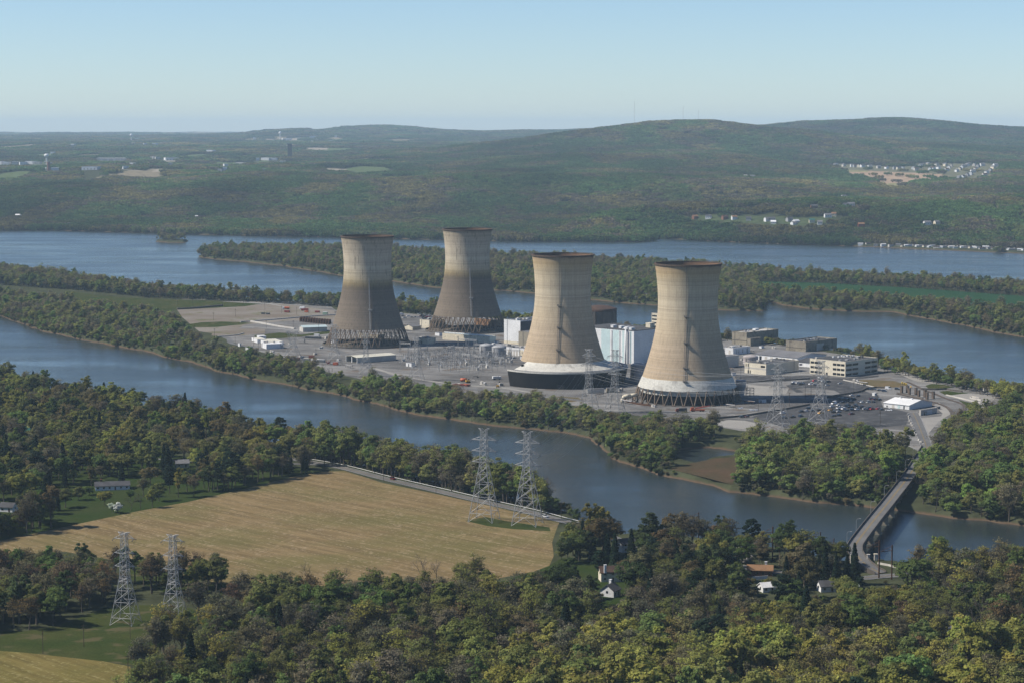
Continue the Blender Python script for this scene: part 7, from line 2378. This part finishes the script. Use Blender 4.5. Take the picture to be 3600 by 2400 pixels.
for a in ((480, 1128, 'broad1', 'dark green', 1.05), (500, 1124, 'tall0', 'blackish green', 1.1), (525, 1120, 'pine0', 'blackish green', 1.15), (540, 1114, 'pine1', 'blackish green', 1.1), (605, 1104, 'broad2', 'bright green', 1.0), (560, 1112, 'broad0', 'yellow-green', 1.1), (270, 1178, 'bushy1', 'white blossom', 0.62), (258, 1176, 'bushy2', 'white blossom', 0.55),
          (300, 1172, 'bare0', 'grey-brown', 0.75), (322, 1168, 'bare1', 'grey-brown', 0.75), (350, 1165, 'broad3', 'yellow-green', 0.75), (180, 1148, 'bushy0', 'olive', 0.9), (120, 1200, 'thin0', 'olive', 0.5), (205, 1136, 'bushy3', 'green', 0.7), (700, 1086, 'spruce1', 'blackish green', 1.1), (664, 1086, 'spruce2', 'blackish green', 1.15), (640, 1092, 'pine0', 'blackish green', 1.1),
          (745, 1070, 'broad4', 'green', 0.95), (1305, 1292, 'broad2', 'dark green', 0.95), (1330, 1288, 'broad0', 'green', 1.1), (1352, 1290, 'tall1', 'dark green', 1.0), (1290, 1285, 'bushy0', 'olive', 0.8), (1395, 1290, 'spruce0', 'blackish green', 0.95), (1412, 1300, 'spruce1', 'blackish green', 1.0), (1378, 1328, 'pine0', 'blackish green', 0.9), (1962, 1342, 'spruce2', 'blackish green', 1.25), (1945, 1350, 'spruce1', 'blackish green', 0.95),
          (1690, 1292, 'bushy2', 'white blossom', 0.8), (1712, 1296, 'bushy1', 'white blossom', 0.7), (1962, 1362, 'bushy3', 'white blossom', 0.55), (975, 1345, 'bare2', 'grey-brown', 1.1), (1000, 1350, 'bare0', 'grey-brown', 1.0), (705, 1348, 'bare1', 'grey-brown', 0.85), (780, 1362, 'bare0', 'grey-brown', 0.9), (850, 1366, 'bare2', 'grey-brown', 0.95), (868, 1360, 'thin1', 'russet', 0.6), (1090, 1352, 'thin2', 'olive', 1.15), (1060, 1358, 'thin0', 'olive', 1.05),
          (1470, 1430, 'bare1', 'grey-brown', 1.0), (1120, 1540, 'bare2', 'grey-brown', 1.1), (990, 1078, 'broad1', 'green', 1.25), (1180, 1150, 'bare0', 'grey-brown', 1.1), (1215, 1158, 'bare2', 'grey-brown', 1.05), (1160, 1146, 'bare1', 'grey-brown', 1.1), (1245, 1165, 'bare1', 'grey-brown', 0.9)):
    single(*a[:2], a[2], a[3], a[4], 'singles')
for a in ((1520, 1285, 'broad3', 'russet', 1.15), (1545, 1292, 'broad1', 'russet', 1.0), (1840, 1342, 'spruce0', 'blackish green', 1.15), (1866, 1348, 'spruce2', 'blackish green', 1.1), (1895, 1350, 'spruce1', 'blackish green', 1.2), (1920, 1352, 'spruce0', 'blackish green', 1.1),
          (1500, 1306, 'pine0', 'blackish green', 1.05), (1450, 1290, 'spruce2', 'blackish green', 1.05), (1730, 1345, 'broad0', 'gold-olive', 1.0), (1765, 1352, 'broad2', 'gold-olive', 0.95), (1600, 1400, 'pine1', 'blackish green', 1.05), (1625, 1410, 'pine0', 'blackish green', 1.0), (300, 1150, 'broad1', 'green', 0.9), (330, 1140, 'thin1', 'grey-brown', 0.9), (365, 1150, 'broad4', 'olive', 0.85), (390, 1132, 'pine1', 'blackish green', 1.0), (410, 1142, 'tall1', 'gold-olive', 0.85), (430, 1128, 'broad0', 'olive', 0.9), (445, 1140, 'thin3', 'brown', 0.9), (240, 1160, 'broad2', 'gold-olive', 0.85), (150, 1165, 'broad3', 'olive', 0.9), (100, 1180, 'pine0', 'blackish green', 0.95), (130, 1172, 'spruce0', 'blackish green', 0.95), (210, 1120, 'tall2', 'bronze', 0.9), (280, 1118, 'spruce1', 'blackish green', 0.95), (345, 1112, 'broad2', 'bronze', 0.9), (70, 1195, 'spruce2', 'blackish green', 1.0), (500, 1340, 'broad4', 'olive', 0.95), (455, 1345, 'tall2', 'grey-brown', 0.85)):
    single(*a[:2], a[2], a[3], a[4], 'singles')
TREE_TINT['bright yellow'] = (0.36, 0.27, 0.015)
for x, y, s_ in ((675, 392, 0.22), (705, 398, 0.22), (730, 405, 0.2), (795, 442, 0.16)):
    p = P(3000 + x / 3.92, 1250 + y / 3.92, 4.0); TREES.append((p.x, p.y, 4.0, 'bushy1', 'bright yellow', s_, 'shore'))
# the plant's island
scatter('river edge of the island', [(-150, 708), (0, 738), (100, 774), (330, 818), (430, 840), (520, 866), (620, 886), (720, 906), (800, 924), (960, 963), (1100, 984), (1300, 1004), (1345, 1015), (1420, 985), (1340, 958), (1300, 945), (1200, 932), (1100, 922), (960, 905), (860, 886), (760, 866), (680, 850), (600, 830), (520, 815), (470, 790), (430, 770), (410, 740), (330, 722), (180, 700), (60, 688), (-150, 660)], 7.4, 'bank', (0.42, 0.74), True, 4.0, -0.8)
scatter('wooded spit below the towers', [(1345, 985), (1440, 985), (1560, 985), (1660, 1000), (1670, 1020), (1640, 1018), (1565, 1022), (1535, 1045), (1560, 1085), (1520, 1100), (1440, 1080), (1390, 1058), (1340, 1015)], 8.8, 'bank', (0.55, 0.95), True, 4.0, 0.0)
scatter('wooded spit left of the bridge', [(1680, 1085), (1690, 1050), (1760, 1030), (1850, 1020), (1930, 1015), (2010, 1030), (2080, 1048), (2096, 1075), (2090, 1110), (2085, 1185), (2000, 1175), (1880, 1168), (1780, 1154), (1690, 1142)], 9.4, 'green', (0.68, 1.0), True, 4.0, 0.0)
scatter('woods right of the bridge', [(2112, 1190), (2120, 1110), (2135, 1060), (2165, 1010), (2200, 985), (2250, 965), (2320, 950), (2700, 985), (2700, 1260), (2352, 1220), (2200, 1205)], 9.6, 'green', (0.68, 1.0), True, 4.0, 0.0)
scatter('back edge of the island', [(1950, 818), (2020, 838), (2070, 852), (2150, 872), (2352, 918), (2700, 990), (2700, 1010), (2352, 945), (2290, 920), (2200, 892), (2120, 876), (2040, 856), (1990, 840)], 8.0, 'islegold', (0.5, 0.8), True, 4.0, 1.0)
scatter('back edge of the island', [(-150, 605), (0, 624), (150, 643), (300, 667), (440, 679), (640, 692), (640, 698), (480, 690), (330, 684), (180, 668), (0, 655), (-150, 640)], 9.0, 'isle', (0.58, 0.92), True, 4.0, 2.0)
scatter('back edge of the island', [(640, 692), (770, 699), (900, 707), (1005, 717), (1005, 726), (900, 716), (770, 706), (640, 698)], 7.5, 'isle', (0.55, 0.8), True, 4.0, 1.0)
scatter('back edge of the island', [(1000, 716), (1160, 734), (1330, 750), (1500, 764), (1660, 780), (1800, 794), (1800, 799), (1660, 786), (1500, 770), (1330, 756), (1160, 740), (1000, 722)], 9.0, 'bank', (0.4, 0.75), True, 4.0, 0.8, 9.0, 0.45)
# the middle island and the islet
MIDGREEN = wpoly(DD([(1740, 648), (1900, 652), (2100, 664), (2352, 682), (2700, 705), (2700, 758), (2352, 722), (2150, 704), (2000, 690), (1850, 680), (1740, 668)]), 4.0)
KEEP_OUT.append(MIDGREEN)
for a, b_, rr in FAR:
    if b_ < 4200:
        HOUSES.append((a, b_, rr * 0.6))
scatter('middle island', [(440, 590), (500, 604), (560, 609), (640, 617), (780, 640), (900, 653), (1000, 668), (1160, 675), (1230, 681), (1400, 700), (1500, 708), (1660, 719), (1760, 721), (1766, 700), (1800, 708), (1860, 716), (1950, 722), (2050, 726), (2150, 745), (2352, 785), (2700, 855), (2700, 674), (2352, 656), (2100, 642), (1900, 632), (1760, 623), (1650, 615), (1500, 605), (1360, 597), (1150, 588), (1000, 579), (780, 572), (600, 568), (470, 572)], 10.5, 'isle', (0.52, 0.84), True, 2.0, 0.0)
scatter('middle island', [(357, 553), (372, 550), (405, 550), (428, 552), (420, 555), (390, 555)], 9, 'isle', (0.4, 0.8), True, 2.0, -4)
sheet('island_field', DD([(1740, 646), (1900, 650), (2100, 662), (2352, 680), (2700, 703), (2700, 760), (2352, 724), (2150, 706), (2000, 692), (1850, 682), (1740, 670)]), 'crop', 4.3, 'green crop field on the middle island')

# bushes and saplings down to the water along every shore
def shore_bushes(x0, x1, y0, y1, sp, lo, hi, size):
    gx, gy = np.meshgrid(np.arange(x0, x1, sp), np.arange(y0, y1, sp))
    X = gx.ravel() + trng.uniform(-0.5, 0.5, gx.size) * sp; Y = gy.ravel() + trng.uniform(-0.5, 0.5, gx.size) * sp
    ok = np.abs(X / Y) < 0.34
    X, Y = X[ok], Y[ok]
    a, f = land_sd(X, Y)
    ok = (a > lo) & (a < hi)
    X, Y = X[ok], Y[ok]
    ok = clear_of(X, Y, 6.0, True) & (trng.rand(len(X)) < 0.55 + 0.9 * fbm(X / 30, Y / 30, 2))
    X, Y = X[ok], Y[ok]
    Z = ground_z(X, Y)
    for i in range(len(X)):
        TREES.append((X[i], Y[i], max(Z[i], 0.1), BUSHY[trng.randint(4)], ['olive', 'green', 'dark green', 'grey-brown', 'brown'][trng.randint(5)], trng.uniform(*size), 'shore'))


shore_bushes(-800, 800, 1250, 2700, 4.2, -0.6, 15, (0.28, 0.6))
shore_bushes(-1150, 1150, 2350, 4100, 6.0, -0.8, 14, (0.35, 0.7))
print('trees', len(TREES))

# ------------------------------------------------------------------ which trees are things of their own
NEAR = {'woods at the bottom', 'golden woods at the bottom', 'reddish wood at left', 'trees behind the nearest pylons', 'gardens right of the field', 'trees along the railway', 'riverside strip above the road',
        'grove between river and field', 'trees at the left edge', 'singles', 'wooded spit left of the bridge', 'wooded spit below the towers', 'woods right of the bridge'}
KIND = {}
for q in BROAD + BUSHY + THIN:
    KIND[q] = 'leafy_tree'
for q in BARE:
    KIND[q] = 'bare_tree'
for q in CON:
    KIND[q] = 'conifer'
HT = {}
for q in PROTO:
    c_ = np.empty(len(PROTO[q]['all'].vertices) * 3, np.float32); PROTO[q]['all'].vertices.foreach_get('co', c_); HT[q] = c_.reshape(-1, 3)[:, 2].max()
cand = []
for i, (x, y, z, key, col, s, reg) in enumerate(TREES):
    if reg not in NEAR:
        continue
    px, py0 = proj((x, y, z)); _, py1 = proj((x, y, z + HT[key] * s))
    if px < -20 or px > 3620 or py1 > 2390:
        continue
    vis = min(py0, 2400) - py1
    cand.append((-(vis * (1.5 if reg == 'singles' else 1.0)), i, px, py1))
cand.sort()
LIMIT = {'leafy_tree': 295, 'bare_tree': 60, 'conifer': 75}
got = {k: 0 for k in LIMIT}
SOLO = []
# spread over the picture: nearer trees that stand right behind others in the same spot give way
cell = {}
for v, i, px, py in cand:
    kd = KIND[TREES[i][3]]
    if got[kd] >= LIMIT[kd]:
        continue
    c_ = (int(px // 45), int(py // 34))
    if cell.get(c_, 0) >= 1 and TREES[i][6] != 'singles':
        continue
    cell[c_] = cell.get(c_, 0) + 1
    got[kd] += 1
    SOLO.append((i, px, py))
print('solo', got)
solo_set = {i for i, _, _ in SOLO}
LANDMARKS = [('the left pylon in the clearing', (442, 2190)), ('the right pylon by the clearing', (612, 2200)), ('the left field pylon', (1702, 1829)), ('the right field pylon', (1854, 1842)), ('the long white house', (395, 1718)), ('the cream house', (2150, 2038)), ('the small white gabled house', (2146, 2092)),
             ('the brick house with tan roof', (2672, 2018)), ('the near bridge end', (3060, 1990)), ('the far bridge end', (3255, 1580)), ('the right corner of the stubble field', (1940, 1985)), ('the lower left end of the big field', (230, 1945)), ('the bottom right corner of the picture', (3590, 2390)), ('the bottom centre of the picture', (1800, 2395)),
             ('the teal-roofed barn', (82, 1530)), ('the dark red car on the road', (1352, 1683)), ('the silver car on the road', (1933, 1810)), ('the second stubble field', (440, 2350)), ('the brick house at the right edge', (3585, 2265)), ('the grey house in the woods', (3375, 2240)), ('the left car park pylon', (2733, 1510)), ('the middle of the bridge', (3090, 1800)), ('the left pylon at the black wall', (2070, 1448))]
LMW = [(n_, P(x, y, 4.0)) for n_, (x, y) in LANDMARKS]
DIRS = ['right of', 'behind and right of', 'behind', 'behind and left of', 'left of', 'in front and left of', 'in front of', 'in front and right of']
KW = {'broad': 'round-crowned', 'tall': 'tall', 'thin': 'thinly leafed', 'bushy': 'low bushy', 'bare': '', 'spruce': 'pointed', 'pine': 'ragged'}
KN = {'leafy_tree': 'tree', 'bare_tree': 'leafless tree', 'conifer': 'conifer'}
used = set()


def tree_label(x, y, key, col, kd):
    kw = KW[key.rstrip('0123456789')]
    cw = {'white blossom': 'white blossoming', 'grey-brown': 'grey-brown', 'blackish green': 'very dark'}.get(col, col)
    o = sorted(LMW, key=lambda q: (q[1].x - x) ** 2 + (q[1].y - y) ** 2)
    for n_, p in o:
        dx, dy = x - p.x, y - p.y
        d = math.hypot(dx, dy)
        dr = DIRS[int(round(math.atan2(dy, dx) / (math.pi / 4))) % 8]
        lab = ' '.join(f'{cw} {kw} {KN[kd]} {max(1, int(round(d)))} metres {dr} {n_}'.split())
        if len(lab.split()) <= 16 and lab not in used:
            used.add(lab)
            return lab
    return None


GAIN = {'woods at the bottom': 1.2, 'golden woods at the bottom': 1.6, 'reddish wood at left': 1.3, 'trees behind the nearest pylons': 1.2, 'trees along the railway': 1.2, 'gardens right of the field': 1.05, 'singles': 1.15, 'riverside strip above the road': 1.45, 'grove between river and field': 1.25,
        'river edge of the island': 1.75, 'wooded spit below the towers': 1.55, 'wooded spit left of the bridge': 1.6, 'woods right of the bridge': 1.5, 'back edge of the island': 1.6, 'middle island': 1.6, 'shore': 1.4}
GRP = {'leafy_tree': 'leafy trees of the near woods', 'bare_tree': 'leafless trees of the near woods', 'conifer': 'conifers of the near gardens'}
CAT = {'leafy_tree': 'tree', 'bare_tree': 'bare tree', 'conifer': 'conifer'}
order = []
for i, px, py in SOLO:
    x, y, z, key, col, s, reg = TREES[i]
    kd = KIND[key]
    t = thing(kd, tree_label(x, y, key, col, kd), CAT[kd], (x, y, z), trng.uniform(0, 6.28), GRP[kd])
    sz = trng.uniform(0.92, 1.1)
    t.scale = (s * trng.uniform(0.85, 1.18), s * trng.uniform(0.85, 1.18), s * sz)
    w_ = link('trunk', PROTO[key]['wood'], t)
    if 'crown' in PROTO[key]:
        c_ = link('crown', PROTO[key]['crown'], t)
        cl = np.array(TREE_TINT[col]) * GAIN.get(reg, 1.0) * trng.uniform(0.85, 1.15) * trng.uniform(0.93, 1.07, 3)
        c_['tint'] = (*[float(q) for q in cl], 1.0)


def mass(name, label, sel):
    keys = sorted({TREES[i][3] for i in sel})
    ki = {k: j for j, k in enumerate(keys)}
    pts = [(TREES[i][0], TREES[i][1], TREES[i][2]) for i in sel]
    n_ = len(sel)
    s = np.array([TREES[i][5] for i in sel])[:, None] * trng.uniform(0.84, 1.16, (n_, 3))
    tint = np.ones((n_, 4)); tint[:, :3] = np.array([np.array(TREE_TINT[TREES[i][4]]) * GAIN.get(TREES[i][6], 1.0) for i in sel]) * trng.uniform(0.82, 1.18, (n_, 1)) * trng.uniform(0.93, 1.07, (n_, 3))
    woods(name, label, pts, keys, [ki[TREES[i][3]] for i in sel], trng.uniform(0, 6.28, n_), s, tint)


rest = [i for i in range(len(TREES)) if i not in solo_set]
mass('near_woods', 'the rest of the mixed spring woods on the near side', [i for i in rest if TREES[i][6] in NEAR and 'spit' not in TREES[i][6] and 'bridge' not in TREES[i][6]])
mass('island_woods', 'riverside woods fringing the power plant island', [i for i in rest if 'island' in TREES[i][6] and TREES[i][6] != 'middle island' or 'spit' in TREES[i][6] or 'bridge' in TREES[i][6]])
mass('shore_bushes', 'low bushes and saplings along the river shores', [i for i in rest if TREES[i][6] == 'shore'])
mass('middle_island_woods', 'woods covering the middle island', [i for i in rest if TREES[i][6] == 'middle island'])

# ------------------------------------------------------------------ far woods over bank, bluff and hills
fr = np.random.RandomState(5)
P_, S3, T_ = [], [], []


def far_band(y0, y1, step, scale, umax=0.36, edge=None):
    """knots of trees at even spacing between two depths"""
    n_ = int((y1 ** 2 - y0 ** 2) * umax / (step * step))
    Y = np.sqrt(fr.uniform(y0 * y0, y1 * y1, n_)); X = fr.uniform(-umax, umax, n_) * Y
    a, f = land_sd(X, Y)
    Z = ground_z(X, Y)
    ok = (f > -2) if edge is None else (f > -3) & (f < edge)
    pt = fbm(X / 240, Y / 420, 3); p2 = fbm(X / 200 + 70, Y / 340 + 30, 3)
    fm = (Y > 6700) & (X / Y < -0.045 + 0.05 * vnoise(Y / 900, X * 0)) & ((pt > 0.29) | (pt < -0.32) | (p2 > 0.37))
    ok &= ~fm
    for q in (BARE_SLOPE, TOWN, BANKTOWN):
        ok &= ~(patch_mask(q, X, Y, Z) & (fr.rand(n_) > 0.04))
    X, Y, Z = X[ok], Y[ok], Z[ok]
    ok = np.ones(len(X), bool)
    for a_, b_, rr in FAR:
        near_ = (np.abs(X - a_) < rr + 16) & (Y < b_ + rr) & (Y > b_ - 55)
        ok &= ~(near_ & (np.abs(X - a_) < rr + 8))
    for a_, b_, rr in PLAINS:
        ok &= ~((np.abs(X - a_ * Y / b_) < rr) & (Y < b_ + 20) & (Y > b_ - 420))
    X, Y, Z = X[ok], Y[ok], Z[ok]
    n_ = len(X)
    P_.append(np.stack([X, Y, Z - 0.5], -1))
    s = fr.uniform(0.85, 1.15, (n_, 1)) * np.array([[scale, scale, 0.9]])
    S3.append(s * np.array([[1, 1, 1.0]]))
    h1 = fbm(X / 110, Y / 190, 3)[:, None] * 1.25 + fr.normal(0, 0.12, (n_, 1)); h2 = fbm(X / 260 + 11, Y / 420, 2)[:, None]
    green, olive, brown, gold = (np.array(c_) for c_ in ((0.038, 0.068, 0.022), (0.058, 0.074, 0.026), (0.066, 0.058, 0.040), (0.092, 0.082, 0.032)))
    t = np.where(h1 < -0.15, green, np.where(h1 < 0.12, olive, np.where(h1 < 0.34, brown, gold)))
    t = t * (1 + 0.9 * h2) * (1 + 0.5 * fbm(X / 700 + 5, Y / 900 + 40, 2)[:, None]) * fr.uniform(0.85, 1.15, (n_, 1))
    T_.append(np.concatenate([t, np.ones((n_, 1))], 1))


far_band(3900, 5600, 17.5, 0.85)
far_band(3900, 5300, 9.0, 0.45, 0.36, 16)
far_band(5600, 7600, 20.0, 1.0)
far_band(7600, 10500, 27.0, 1.4)
far_band(10500, 15000, 42.0, 2.2)
far_band(15000, 24000, 80.0, 4.0)
FP, FS, FT = np.vstack(P_), np.vstack(S3), np.vstack(T_)
print('far knots', len(FP))
woods('far_woods', 'hazy mixed woods over the far bank, bluff and hills', FP, [f'clump{i}' for i in range(5)], fr.randint(0, 5, len(FP)), fr.uniform(0, 6.28, len(FP)), FS, FT)

# ------------------------------------------------------------------ the hazy air
m = bpy.data.materials.new('haze_air')
m.use_nodes = True
nt = m.node_tree
nt.nodes.remove(nt.nodes['Principled BSDF'])
v = nt.nodes.new('ShaderNodeVolumePrincipled')
v.inputs['Color'].default_value = (0.57, 0.79, 0.98, 1)
v.inputs['Density'].default_value = 3.6e-5
v.inputs['Anisotropy'].default_value = 0.0
nt.links.new(v.outputs[0], nt.nodes['Material Output'].inputs['Volume'])
M['haze'] = m
k = MB(); k.box(-21500, 21500, -400, 32500, -4.2, 400)
tag(k.build('haze', 'haze'), 'thin blue haze in the air over the valley', None, None, 'stuff')
